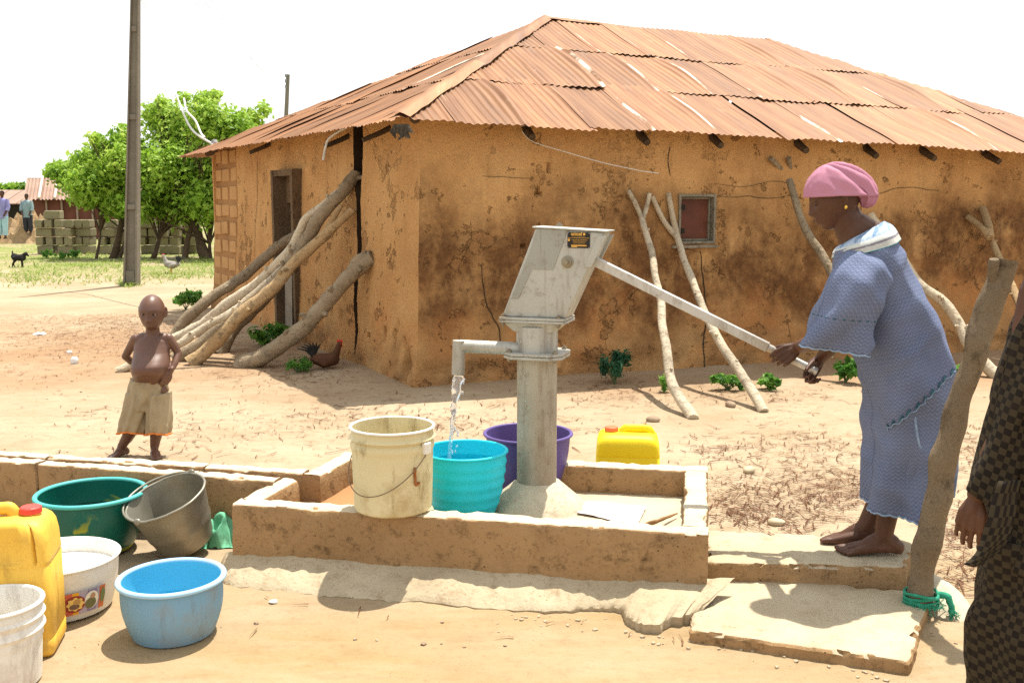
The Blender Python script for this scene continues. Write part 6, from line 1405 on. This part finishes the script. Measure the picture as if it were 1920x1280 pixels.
tun = tun[:-2] + [(Wp(1634, 735), Wp(1778, 688), .178, Z0), (Wp(1636, 795), Wp(1775, 770), .180, Z0), (Wp(1634, 855), Wp(1767, 845), .177, Z0), (Wp(1633, 906), Wp(1758, 908), .173, Z0), (Wp(1635, 945), Wp(1750, 952), .170, Z0)]
dress, dv, dn_ = loft_obj('dress', tun, MDR, woman, 96, 9, fold_t, scallop=.006)
sl_near = [(Wp(1594, 470, -.105), Wp(1662, 474, -.105), .054, Z0), (Wp(1570, 514, -.165), Wp(1664, 512, -.165), .066, Z0), (Wp(1552, 563, -.185), Wp(1646, 563, -.185), .070, Z0), (Wp(1528, 599, -.17), Wp(1632, 610, -.17), .076, Z0), (Wp(1507, 644, -.13), Wp(1616, 658, -.13), .080, Z0)]
def fold_a(t, a, p): return drape(p, .026 * (.3 + .7 * t), 14) + (.003 + .012 * t) * math.sin(4 * a + 5 * t + 2 * N3(p, 3, 5)) + .008 * N3(p, 6, 6) + .003 * N3(p, 17, 2)
slv, av, an_ = loft_obj('sleeve', sl_near, MDR, woman, 60, 9, fold_a, scallop=.005)
sl_far = [(Wp(1592, 455, .12), Wp(1668, 466, .12), .062, Z0), (Wp(1572, 515, .17), Wp(1668, 515, .2), .075, Z0), (Wp(1560, 565, .18), Wp(1650, 570, .18), .068, Z0), (Wp(1550, 610, .16), Wp(1640, 622, .16), .074, Z0), (Wp(1542, 634, .14), Wp(1630, 646, .14), .076, Z0)]
loft_obj('sleeve', sl_far, MDR, woman, 60, 8, fold_a)
yoke = [(Wp(1588, 452), Wp(1648, 420), .092, Z0), (Wp(1578, 462), Wp(1660, 427), .138, Z0), (Wp(1574, 470), Wp(1667, 437), .156, Z0), (Wp(1573, 481), Wp(1674, 452), .164, Z0)]
loft_obj('yoke', yoke, m_collar(), dress, 84, 7, lambda t, a, p: .016 + .004 * math.sin(7 * a) * t, sag=.01)
def ring_of(vsl, n_, row): return vsl[row * n_:(row + 1) * n_]
def trim(ring, r_, mat, parent, nm='trim', off=Z0, every=0):
    if not every: mb = MB(); mb.tube([p + off for p in ring], r_, 6, .3, 80); part(nm, mb, mat, parent, 60); return
    mb = MB()
    for i in range(0, len(ring) - 2, every): mb.tube([ring[i] + off, ring[i + 1] + off], r_, 6)
    part(nm, mb, mat, parent, 60, kind='stuff')
rows_d = len(dv) // dn_; trim(ring_of(dv, dn_, rows_d - 1), .0044, MTRIM, dress, 'hem_trim')
seam = []
for i in range(40):                      # openwork seam running diagonally round the near side
    t = i / 39; row = int(lerp(rows_d * .66, rows_d * .50, t)); j = int(lerp(10, 44, t)); q_ = dv[row * dn_ + j]; seam.append(q_ + Vector((-q_.x, -q_.y, 0)).normalized() * .007)
trim(seam, .0045, MSEAM, dress, 'openwork_seam', Z0, 3); trim([p - Vector((0, 0, .012)) for p in seam], .0022, MTRIM, dress, 'seam_edge')
rows_a = len(av) // an_; trim(ring_of(av, an_, rows_a - 1), .0040, MTRIM, slv, 'cuff_trim'); trim(ring_of(av, an_, int(rows_a * .70)), .0042, MSEAM, slv, 'openwork_seam', Z0, 3)
# loose front edge of the wrapper falling open over the near leg, and its tail behind the post
def flap(nm, edge, inner, parent, bulge, thick=.004):
    A_, B_ = catmull(edge, 8), catmull(inner, 8); m = len(A_); vs, uv = [], []; nn = 14
    for i in range(m):
        for j in range(nn + 1):
            t = j / nn; p = B_[i].lerp(A_[i], t); p = p + Vector((0, -1, 0)) * (bulge * math.sin(math.pi * (.25 + .6 * t)) + .010 * N3(p, 9, 2)); vs.append(p); uv.append((t * (A_[i] - B_[i]).length, (A_[i] - A_[0]).length))
    me = bpy.data.meshes.new(nm); me.from_pydata([v - LOC[parent] for v in vs], [], [(i * (nn + 1) + j, i * (nn + 1) + j + 1, (i + 1) * (nn + 1) + j + 1, (i + 1) * (nn + 1) + j) for i in range(m - 1) for j in range(nn)])
    u_ = me.uv_layers.new(name='UVMap')
    for lp in me.loops: u_.data[lp.index].uv = uv[lp.vertex_index]
    o = link(nm, me, MDR, parent, smooth=180); md = o.modifiers.new('t', 'SOLIDIFY'); md.thickness = thick
    tr = MB(); tr.tube([vs[i * (nn + 1) + nn] for i in range(m)], .005, 6, .3, 80); part('edge_trim', tr, MTRIM, o, 60); return o
flap('wrapper_flap', [Wp(1712, 765, -.165), Wp(1722, 830, -.185), Wp(1742, 868, -.175), Wp(1758, 895, -.15), Wp(1755, 930, -.15), Wp(1746, 966, -.14)], [Wp(1690, 745, -.140), Wp(1690, 830, -.140), Wp(1694, 870, -.140), Wp(1696, 900, -.140), Wp(1698, 930, -.140), Wp(1700, 962, -.140)], woman, .012)
flap('wrapper_tail', [Wp(1792, 745, .04), Wp(1796, 820, .06), Wp(1792, 890, .08), Wp(1788, 932, .08)], [Wp(1755, 745, .08), Wp(1758, 820, .08), Wp(1760, 880, .08), Wp(1763, 925, .08)], woman, .01)
# ---------------------------------------------------------------- the boy
BY = GZ(262, 856).y
def Bp(x, y, dy=0.0): return P(x, y, BY + dy)
boy = thing('person', 'bare-chested small boy in baggy tan shorts standing with hand on hip', 'person', Vector((Bp(262, 856).x, BY, 0)))
mb = MB(); BK = 1.02; Fb = Frame(Bp(285, 585), Vector((.10, -1, -.12)), Vector((.04, -.12, 1))); head_mb(mb, Fb, BK, True)
mb.capsule([Bp(286, 612, .012), Bp(287, 640, .015)], [.040, .044], 12)
mb.capsule([Bp(268, 634, .02), Bp(306, 634, .02)], [.036, .036], 12); mb.capsule([Bp(255, 636, .02), Bp(316, 635, .02)], [.030, .030], 12)
tor = [(626, 10, .042, .015), (632, 22, .050, .018), (638, 31, .060, .018), (648, 34, .072, .012), (660, 33, .084, -.004), (672, 34, .104, -.026), (684, 35, .120, -.045), (696, 34.5, .120, -.045), (708, 31, .100, -.015), (720, 29, .085, .008), (735, 27, .075, .012)]
cc_ = catmull([Bp(286 - (y - 626) * .05, y, dy) for y, rx, ry, dy in tor], 4); rings = []
for i, c in enumerate(cc_):
    t = min(i / 4, len(tor) - 1.001); k = int(t); rx = lerp(tor[k][1], tor[k + 1][1], t - k) * BY / FPX; ry = lerp(tor[k][2], tor[k + 1][2], t - k)
    rings.append([c + Vector((rx * math.copysign(abs(math.cos(a)) ** .9, math.cos(a)), ry * math.sin(a), 0)) for a in [2 * math.pi * j / 40 for j in range(40)]])
mb.rings(rings)
mb.capsule([Bp(254, 635, .02), Bp(244, 652, .045), Bp(235, 668, .055)], [.030, .026, .023], 12); mb.capsule([Bp(235, 668, .055), Bp(246, 678, .10), Bp(262, 684, .125)], [.023, .021, .017], 12)
hand_mb(mb, Bp(264, 685, .127), Vector((.9, .1, -.2)), Vector((0, 1, 0)), Vector((0, 0, 1)), .62, curl=(15, 20, 15))
mb.capsule([Bp(316, 634, .02), Bp(326, 648, .03), Bp(334, 662, .04)], [.030, .026, .023], 12); mb.capsule([Bp(334, 662, .04), Bp(328, 680, -.01), Bp(320, 696, -.055)], [.023, .0215, .0165], 12)
hand_mb(mb, Bp(319, 697, -.06), Vector((-.42, -.10, -.9)), Vector((.55, -.75, -.1)), Vector((-.8, -.3, .3)), .66, curl=(18, 30, 25), thumb=(.45, .75, -.4))
FZ = 0.004
for xh, xk, yk, xa, ya, fx, fy_, sd_ in ((266, 250, 800, 228, 838, -.45, -1, 1), (297, 294, 800, 290, 840, .45, -1, -1)):
    A_ = Vector((Bp(xa, ya).x, BY, FZ + .06)); mb.capsule([Bp(xh, 730), Bp(xk, yk, -.01), A_], [.062, .042, .027], 12); mb.capsule([Bp(lerp(xk, xa, .3), yk + 12, .01), Bp(lerp(xk, xa, .55), yk + 22, .012)], [.038, .034], 10); foot_mb(mb, A_, (fx, fy_, 0), .70, sd_, FZ + gz(A_.x, A_.y))
body_part('body', mb, .0034, MSKB, boy, 4); eyes(Fb, BK, boy)
# shorts
MSHO = m_plastic('tan_cloth', (.30, .235, .14), (.40, .325, .205), (.18, .12, .06), .6, .85, 6); MORG = simple('orange_binding', (.62, .17, .03), (.72, .24, .05), 40, .8, .2)
mb = MB()
def cloth_leg(pts, seed):
    rings = []; ss = catmull([Vector(p[0]) for p in pts], 6); n = len(ss)
    for i, c in enumerate(ss):
        t = i / (n - 1) * (len(pts) - 1); k = int(min(t, len(pts) - 2)); rx = lerp(pts[k][1], pts[k + 1][1], t - k); ry = lerp(pts[k][2], pts[k + 1][2], t - k); u = i / (n - 1)
        rings.append([c + Vector((rx * math.cos(a), ry * math.sin(a), -.012 * math.cos(a * 2) * u)) * (1 if True else 0) + Vector((math.cos(a), math.sin(a), 0)) * (.010 * math.sin(9 * a + seed + 3 * u + 1.5 * N3((math.cos(a), math.sin(a), u * 2), 1.3, seed)) * (.5 + .5 * u) + .006 * N3((math.cos(a) * 2, math.sin(a) * 2, u * 4), 1.2, seed)) for a in [2 * math.pi * j / 48 for j in range(48)]])
    mb.rings(rings); return rings[-1]
k_ = BY / FPX
cloth_leg([(Bp(280, 708, .01), 33 * k_, .100), (Bp(279, 722, .01), 36 * k_, .110), (Bp(276, 745, .01), 38 * k_, .112), (Bp(274, 768, .01), 36 * k_, .105)], 1)
r1 = cloth_leg([(Bp(262, 735, .005), 24 * k_, .100), (Bp(256, 770, .0), 26 * k_, .104), (Bp(250, 795, -.005), 27 * k_, .100), (Bp(247, 808, -.01), 25 * k_, .092)], 2)
r2 = cloth_leg([(Bp(297, 735, .005), 22 * k_, .100), (Bp(298, 770, .0), 22 * k_, .104), (Bp(298, 795, -.005), 22 * k_, .100), (Bp(297, 810, -.01), 21 * k_, .092)], 3)
sho = body_part('shorts', mb, .0045, MSHO, boy, 1)
for rr in (r1, r2): tr = MB(); tr.tube([p + Vector((0, 0, .0)) for p in rr] + [rr[0]], .006, 8, .2, 60); part('hem_binding', tr, MORG, sho, 60)
wb_ = MB(); wb_.tube([Bp(280, 708, .01) + Vector((33.5 * k_ * math.cos(a), .104 * math.sin(a), .010 * math.cos(a) * 0 - .016 * max(0, -math.sin(a)))) for a in [2 * math.pi * j / 48 for j in range(49)]], .0055, 8, .2, 60); part('waistband', wb_, MSHO, sho, 60)
# ---------------------------------------------------------------- person at the right edge in checked clothes
QY = 2.78
def Qp(x, y, dy=0.0): return P(x, y, QY + dy)
per = thing('person', 'person in dark checked tunic and trousers cut off by the right edge', 'person', Vector((Qp(1975, 1200).x, QY, 0)))
def m_check(dark, light, s):
    k = Mat('checked_cloth', .8, spec=.2); uv = k.tc.outputs['UV']; ck_ = k.n.new('ShaderNodeTexChecker'); ck_.inputs['Scale'].default_value = s; ck_.inputs['Color1'].default_value = (*dark, 1); ck_.inputs['Color2'].default_value = (*light, 1)
    k.l.new(k.mapping((1, 1, 1), src=uv), ck_.inputs['Vector']); k.col = ck_.outputs[0]
    k.mix(k.math('MULTIPLY', k.mr(k.noise(40, 4), .45, .7), .4), tuple((a + b) / 2 for a, b in zip(dark, light))); k.bump(k.noise(160, 3), .3, .001); k.bump(k.noise(9, 4), .3, .01); return k.done()
MCK = m_check((.011, .007, .005), (.046, .034, .018), 54)
mb = MB(); Fq = Frame(Vector((Qp(2010, 430).x, QY + .02, 1.56)), Vector((-.5, .85, -.05)), (0, 0, 1)); head_mb(mb, Fq, .98)
mb.capsule([Fq(-.02, 0, -.06), Fq(-.02, 0, -.2)], [.055, .06], 12)
sh_ = Qp(1950, 545, -.02); el_ = Qp(1905, 745, .0); wr_ = Qp(1829, 935, -.03); mb.capsule([sh_, el_, wr_ + (el_ - wr_) * .05], [.052, .044, .028], 12)
hand_mb(mb, wr_, Vector((-.20, -.05, -1)), Vector((-.55, -.80, .05)), Vector((-.3, -.9, 0)) if False else Vector((.6, -.6, -.2)), .92, curl=((28, 22, 20, 18), 34, 26), thumb=(.72, .35, -.35), tcurl=15, fan=1.4)
fs_ = Qp(2085, 560, .12); mb.capsule([fs_, fs_ + Vector((.08, -.05, -.30)), fs_ + Vector((.0, -.18, -.52))], [.052, .044, .028], 12); hand_mb(mb, fs_ + Vector((.0, -.18, -.53)), Vector((-.3, -.2, -.9)), Vector((.5, -.8, 0)), Vector((-.7, -.5, 0)), .92, curl=(25, 30, 20))
for dx in (-.04, .16):
    A_ = Vector((Qp(1975, 1200).x + dx, QY + .02, .08)); foot_mb(mb, A_, (-.5, .8, 0), 1.02, 1 if dx > 0 else -1, .004); mb.capsule([A_, A_ + Vector((0, 0, .4))], [.036, .055], 10)
body_part('body', mb, .0034, MSK, per, 2); eyes(Fq, .98, per)
def fq(t, a, p): return drape(p, .010, 21) + .012 * math.sin(5 * a + 4 * t + 2 * N3(p, 2.5, 2)) + .012 * N3(p, 5, 3)
loft_obj('tunic', [(Qp(1965, 530), Qp(2075, 530), .10, Z0), (Qp(1932, 575), Qp(2110, 575), .16, Z0), (Qp(1892, 700), Qp(2110, 700), .18, Z0), (Qp(1880, 830), Qp(2100, 830), .19, Z0), (Qp(1880, 930), Qp(2110, 930), .2, Z0), (Qp(1868, 1010), Qp(2125, 1010), .21, Z0), (Qp(1860, 1050), Qp(2135, 1050), .215, Z0)], MCK, per, 72, 8, fq)
loft_obj('sleeve', [(Qp(1938, 545, -.04), Qp(1995, 560, -.04), .075, Z0), (Qp(1912, 620, -.03), Qp(1975, 635, -.03), .075, Z0), (Qp(1872, 735, -.02), Qp(1940, 755, -.02), .072, Z0), (Qp(1842, 840, -.02), Qp(1910, 865, -.02), .066, Z0), (Qp(1815, 918, -.03), Qp(1872, 945, -.03), .058, Z0)], MCK, per, 48, 8, lambda t, a, p: .007 * math.sin(4 * a + 7 * t) + .008 * N3(p, 8, 3))
loft_obj('sleeve', [(fs_ + Vector((-.03, -.06, .07)), fs_ + Vector((.06, .06, .05)), .075, Z0), (fs_ + Vector((.0, -.07, -.15)), fs_ + Vector((.1, .05, -.15)), .072, Z0), (fs_ + Vector((.02, -.11, -.30)), fs_ + Vector((.12, -.01, -.32)), .07, Z0), (fs_ + Vector((-.05, -.2, -.49)), fs_ + Vector((.05, -.14, -.5)), .06, Z0)], MCK, per, 40, 8, lambda t, a, p: .006 * math.sin(4 * a + 7 * t))
loft_obj('trouser_leg', [(Qp(1862, 1000), Qp(1978, 1000), .13, Z0), (Qp(1850, 1100), Qp(1970, 1100), .13, Z0), (Qp(1832, 1180), Qp(1955, 1190), .125, Z0), (Qp(1830, 1300), Qp(1945, 1300), .12, Z0), (Qp(1822, 1420), Qp(1930, 1420), .11, Z0)], MCK, per, 56, 8, fq)
loft_obj('trouser_leg', [(Qp(1960, 1000, .02), Qp(2110, 1000, .02), .13, Z0), (Qp(1965, 1180, .02), Qp(2090, 1190, .02), .125, Z0), (Qp(1970, 1300, .02), Qp(2080, 1300, .02), .12, Z0), (Qp(1975, 1420, .02), Qp(2075, 1420, .02), .11, Z0)], MCK, per, 56, 8, fq, u0=.4)
flq = [(Qp(1868, 945, -.14), Qp(1905, 950, -.14)), ]
# pointed side slit of the tunic hanging by the hand
vsA = [Qp(1872, 900, -.17), Qp(1848, 985, -.18), Qp(1832, 1030, -.185), Qp(1808, 1058, -.185)]; vsB = [Qp(1915, 900, -.19), Qp(1900, 985, -.2), Qp(1880, 1030, -.2), Qp(1842, 1060, -.195)]
A_, B_ = catmull(vsA, 6), catmull(vsB, 6); vs, uv = [], []
for i in range(len(A_)):
    for j in range(7): p = A_[i].lerp(B_[i], j / 6); vs.append(p + Vector((0, -.008 * math.sin(j) + .006 * N3(p, 20), 0))); uv.append((j * .02, i * .012))
me = bpy.data.meshes.new('tunic_slit'); me.from_pydata([v - LOC[per] for v in vs], [], [(i * 7 + j, i * 7 + j + 1, i * 7 + j + 8, i * 7 + j + 7) for i in range(len(A_) - 1) for j in range(6)]); u_ = me.uv_layers.new(name='UVMap')
for lp in me.loops: u_.data[lp.index].uv = uv[lp.vertex_index]
o = link('tunic_slit', me, MCK, per, smooth=180); md = o.modifiers.new('t', 'SOLIDIFY'); md.thickness = .004
mb = MB(); mb.ball(Fq(-.01, 0, .02), (.104, .104, .105), seg=24); part('hair', mb, MHAIR, per, 180)
# ---------------------------------------------------------------- two distant people by the heap
def far_person(label, px, ytop, ybase, Y, shirt, legs, seat=False, lean=0.0):
    top = P(px, ytop, Y); bot = P(px, ybase, Y); H_ = top.z - bot.z; b = Vector((bot.x, Y, bot.z)); t = thing('person', label, 'person', b, 'people far off by the tin shed'); L_ = Vector((lean, 0, 0))
    def q(x, y, z): return b + Vector((x * H_, y * H_, z * H_)) + L_ * z * H_
    mb = MB(); mb.ball(q(0, 0, .93), (.045 * H_, .052 * H_, .062 * H_), seg=16); mb.capsule([q(0, 0, .87), q(0, 0, .80)], [.03 * H_, .035 * H_], 10)
    for s_ in (-1, 1): mb.capsule([q(s_ * .10, 0, .80), q(s_ * .13, -.02, .63), q(s_ * .09, -.09, .50)], [.03 * H_, .024 * H_, .018 * H_], 8); mb.ball(q(s_ * .085, -.1, .48), .022 * H_, seg=8)
    for s_ in (-1, 1): mb.capsule([q(s_ * .05, 0, .5), q(s_ * .06, -.02, .28), q(s_ * .06, 0, .04)], [.055 * H_, .04 * H_, .024 * H_], 8); mb.capsule([q(s_ * .06, .02, .02), q(s_ * .07, -.09, .015)], [.022 * H_, .016 * H_], 8)
    body_part('body', mb, .014, MSK, t, 2)
    mb = MB(); mb.rings([[q(rx * math.cos(a), ry * math.sin(a), z) for a in [2 * math.pi * j / 24 for j in range(24)]] for z, rx, ry in ((.42, .115, .085), (.55, .108, .08), (.70, .118, .082), (.80, .125, .07), (.845, .05, .04))]); part('shirt', mb, shirt, t, 60)
    for s_ in (-1, 1):
        mb = MB(); mb.tube([q(s_ * .10, 0, .81), q(s_ * .135, -.02, .66), q(s_ * .125, -.05, .58)], [.045 * H_, .042 * H_, .04 * H_], 10); part('sleeve', mb, shirt, t, 60)
        mb = MB(); mb.tube([q(s_ * .05, 0, .47), q(s_ * .06, -.01, .28), q(s_ * .06, 0, .08)], [.07 * H_, .058 * H_, .05 * H_], 10); part('trouser_leg', mb, legs, t, 60)
    mb = MB(); mb.ball(q(0, .006, .945), (.047 * H_, .052 * H_, .055 * H_), seg=14); part('hair', mb, MHAIR, t, 60)
far_person('distant person in purple shirt and light blue trousers at the left edge', 5, 357, 448, 38.5, simple('violet_shirt', (.20, .19, .42), (.30, .30, .55), 6), simple('sky_trousers', (.30, .48, .55), (.40, .6, .66), 6), lean=.05)
far_person('distant person in grey-blue shirt and dark trousers beside the tin shed', 54, 363, 440, 39.2, simple('grey_blue_shirt', (.16, .24, .26), (.30, .40, .42), 9), simple('dark_trousers', (.02, .02, .025), (.04, .04, .05), 6))
# ---------------------------------------------------------------- animals
MGOAT = simple('black_goat_hair', (.008, .007, .006), (.02, .017, .015), 14, .8, .5, 60, .01)
ga = GZ(36, 501); gk = ga.y / FPX; goat = thing('goat', 'small black goat walking right on the far left grass', 'goat', ga)
def gp_(x, y, dy=0.0): return P(x, y, ga.y + dy)
mb = MB(); mb.capsule([gp_(27, 481), gp_(34, 483), gp_(42, 483)], [6.3 * gk, 6.0 * gk, 6.6 * gk], 14); mb.capsule([gp_(42, 481), gp_(46, 477), gp_(49, 475)], [4.6 * gk, 3.4 * gk, 3 * gk], 12); mb.capsule([gp_(47.5, 475.5), gp_(50.5, 477.5), gp_(53, 479.5)], [3.2 * gk, 2.6 * gk, 1.7 * gk], 12)
for s_ in (-1, 1): mb.capsule([gp_(47.5, 474, s_ * .03), gp_(46, 476.5, s_ * .09)], [1.2 * gk, .8 * gk], 8)
mb.capsule([gp_(24, 478), gp_(23, 473), gp_(23.5, 470)], [1.8 * gk, 1.5 * gk, 1 * gk], 8)
for x, xk, xf, dy in ((41, 41.5, 43.5, -.06), (40.5, 41, 41, .06)): mb.capsule([gp_(x, 485, dy), gp_(xk, 491, dy), gp_(lerp(xk, xf, .5), 496, dy), gp_(xf, 500.5, dy)], [2.9 * gk, 1.9 * gk, 1.4 * gk, 1.3 * gk], 8)
for x, xf, dy in ((26, 23, -.06), (27, 27.5, .06)): mb.capsule([gp_(x, 484, dy), gp_(x + 1.5, 489, dy), gp_(x - 2, 494, dy), gp_(xf, 501, dy)], [4.2 * gk, 2.6 * gk, 1.5 * gk, 1.3 * gk], 8)
body_part('body', mb, .011, MGOAT, goat, 3)
def fowl(label, px, py, sc_, body_m, neck_m, tail_m, flip=1, tail_up=1.0, sink=0.0):
    b = GZ(px, py) - Vector((0, 0, sink)); t = thing('chicken', label, 'chicken', b)
    def q(x, y, z): return b + Vector((x * sc_ * flip, y * sc_, z * sc_))
    mb = MB(); mb.capsule([q(-.13, 0, .20), q(-.03, 0, .18), q(.08, 0, .20)], [.055 * sc_, .085 * sc_, .075 * sc_], 14); mb.capsule([q(.09, 0, .22), q(.13, 0, .30), q(.15, 0, .36)], [.06 * sc_, .038 * sc_, .03 * sc_], 12); mb.ball(q(.16, 0, .375), (.034 * sc_, .03 * sc_, .032 * sc_), seg=12)
    for s_ in (-1, 1): mb.capsule([q(.0, s_ * .06, .16), q(-.09, s_ * .075, .19)], [.045 * sc_, .03 * sc_], 10)
    body_part('body', mb, .009 * max(.6, sc_), body_m, t, 3)
    mb = MB()
    for k in range(7): a = R(40 + 13 * k); mb.capsule([q(-.14, (k - 3) * .008, .22), q(-.14 - .10 * math.cos(a), (k - 3) * .012, .22 + .13 * math.sin(a) * tail_up), q(-.14 - .19 * math.cos(a) - .02, (k - 3) * .014, .22 + .16 * math.sin(a) * tail_up)], [.02 * sc_, .026 * sc_, .012 * sc_], 8, flat=.5)
    part('tail', mb, tail_m, t, 60, kind='stuff'); mb = MB()
    for k in range(4): mb.ball(q(.135 + .016 * k, 0, .412 - .004 * abs(k - 1.5)), (.011 * sc_, .006 * sc_, .017 * sc_), seg=8)
    mb.ball(q(.178, 0, .345), (.010 * sc_, .008 * sc_, .018 * sc_), seg=8); mb.ball(q(.172, 0, .378), (.018 * sc_, .027 * sc_, .02 * sc_), seg=8); part('comb', mb, simple('comb_red', (.45, .02, .015), (.55, .04, .03)) if 'comb_red' not in bpy.data.materials else bpy.data.materials['comb_red'], t, 60)
    mb = MB(); mb.tube([q(.185, 0, .372), q(.215, 0, .362)], [.010 * sc_, .002 * sc_], 8); part('beak', mb, MGOLD, t, 60)
    for s_ in ((-1, 1) if not sink else ()):
        mb = MB(); mb.tube([q(.0, s_ * .035, .13), q(.01, s_ * .035, .06), q(.0, s_ * .035, .004)], [.014 * sc_, .008 * sc_, .007 * sc_], 6)
        for a in (-35, 0, 35): mb.tube([q(.0, s_ * .035, .006), q(.045 * math.cos(R(a)), s_ * .035 + .045 * math.sin(R(a)), .005)], [.006 * sc_, .003 * sc_], 5)
        part('leg', mb, MGOLD, t, 60)
MHEN = simple('brown_feather', (.05, .018, .007), (.10, .038, .015), 16, .8, .5, 60, .006); MHENT = simple('black_feather', (.012, .012, .011), (.03, .028, .025), 16, .7, .4, 60); MWF = simple('grey_white_feather', (.22, .20, .17), (.34, .32, .28), 12, .8, .4, 60)
fowl('brown hen with red comb in the shade by the split wall', 612, 694, .82, MHEN, MHEN, MHENT, sink=.07)
fowl('whitish rooster with red comb under the big tree', 322, 513, 1.05, MWF, MWF, MHENT, -1)
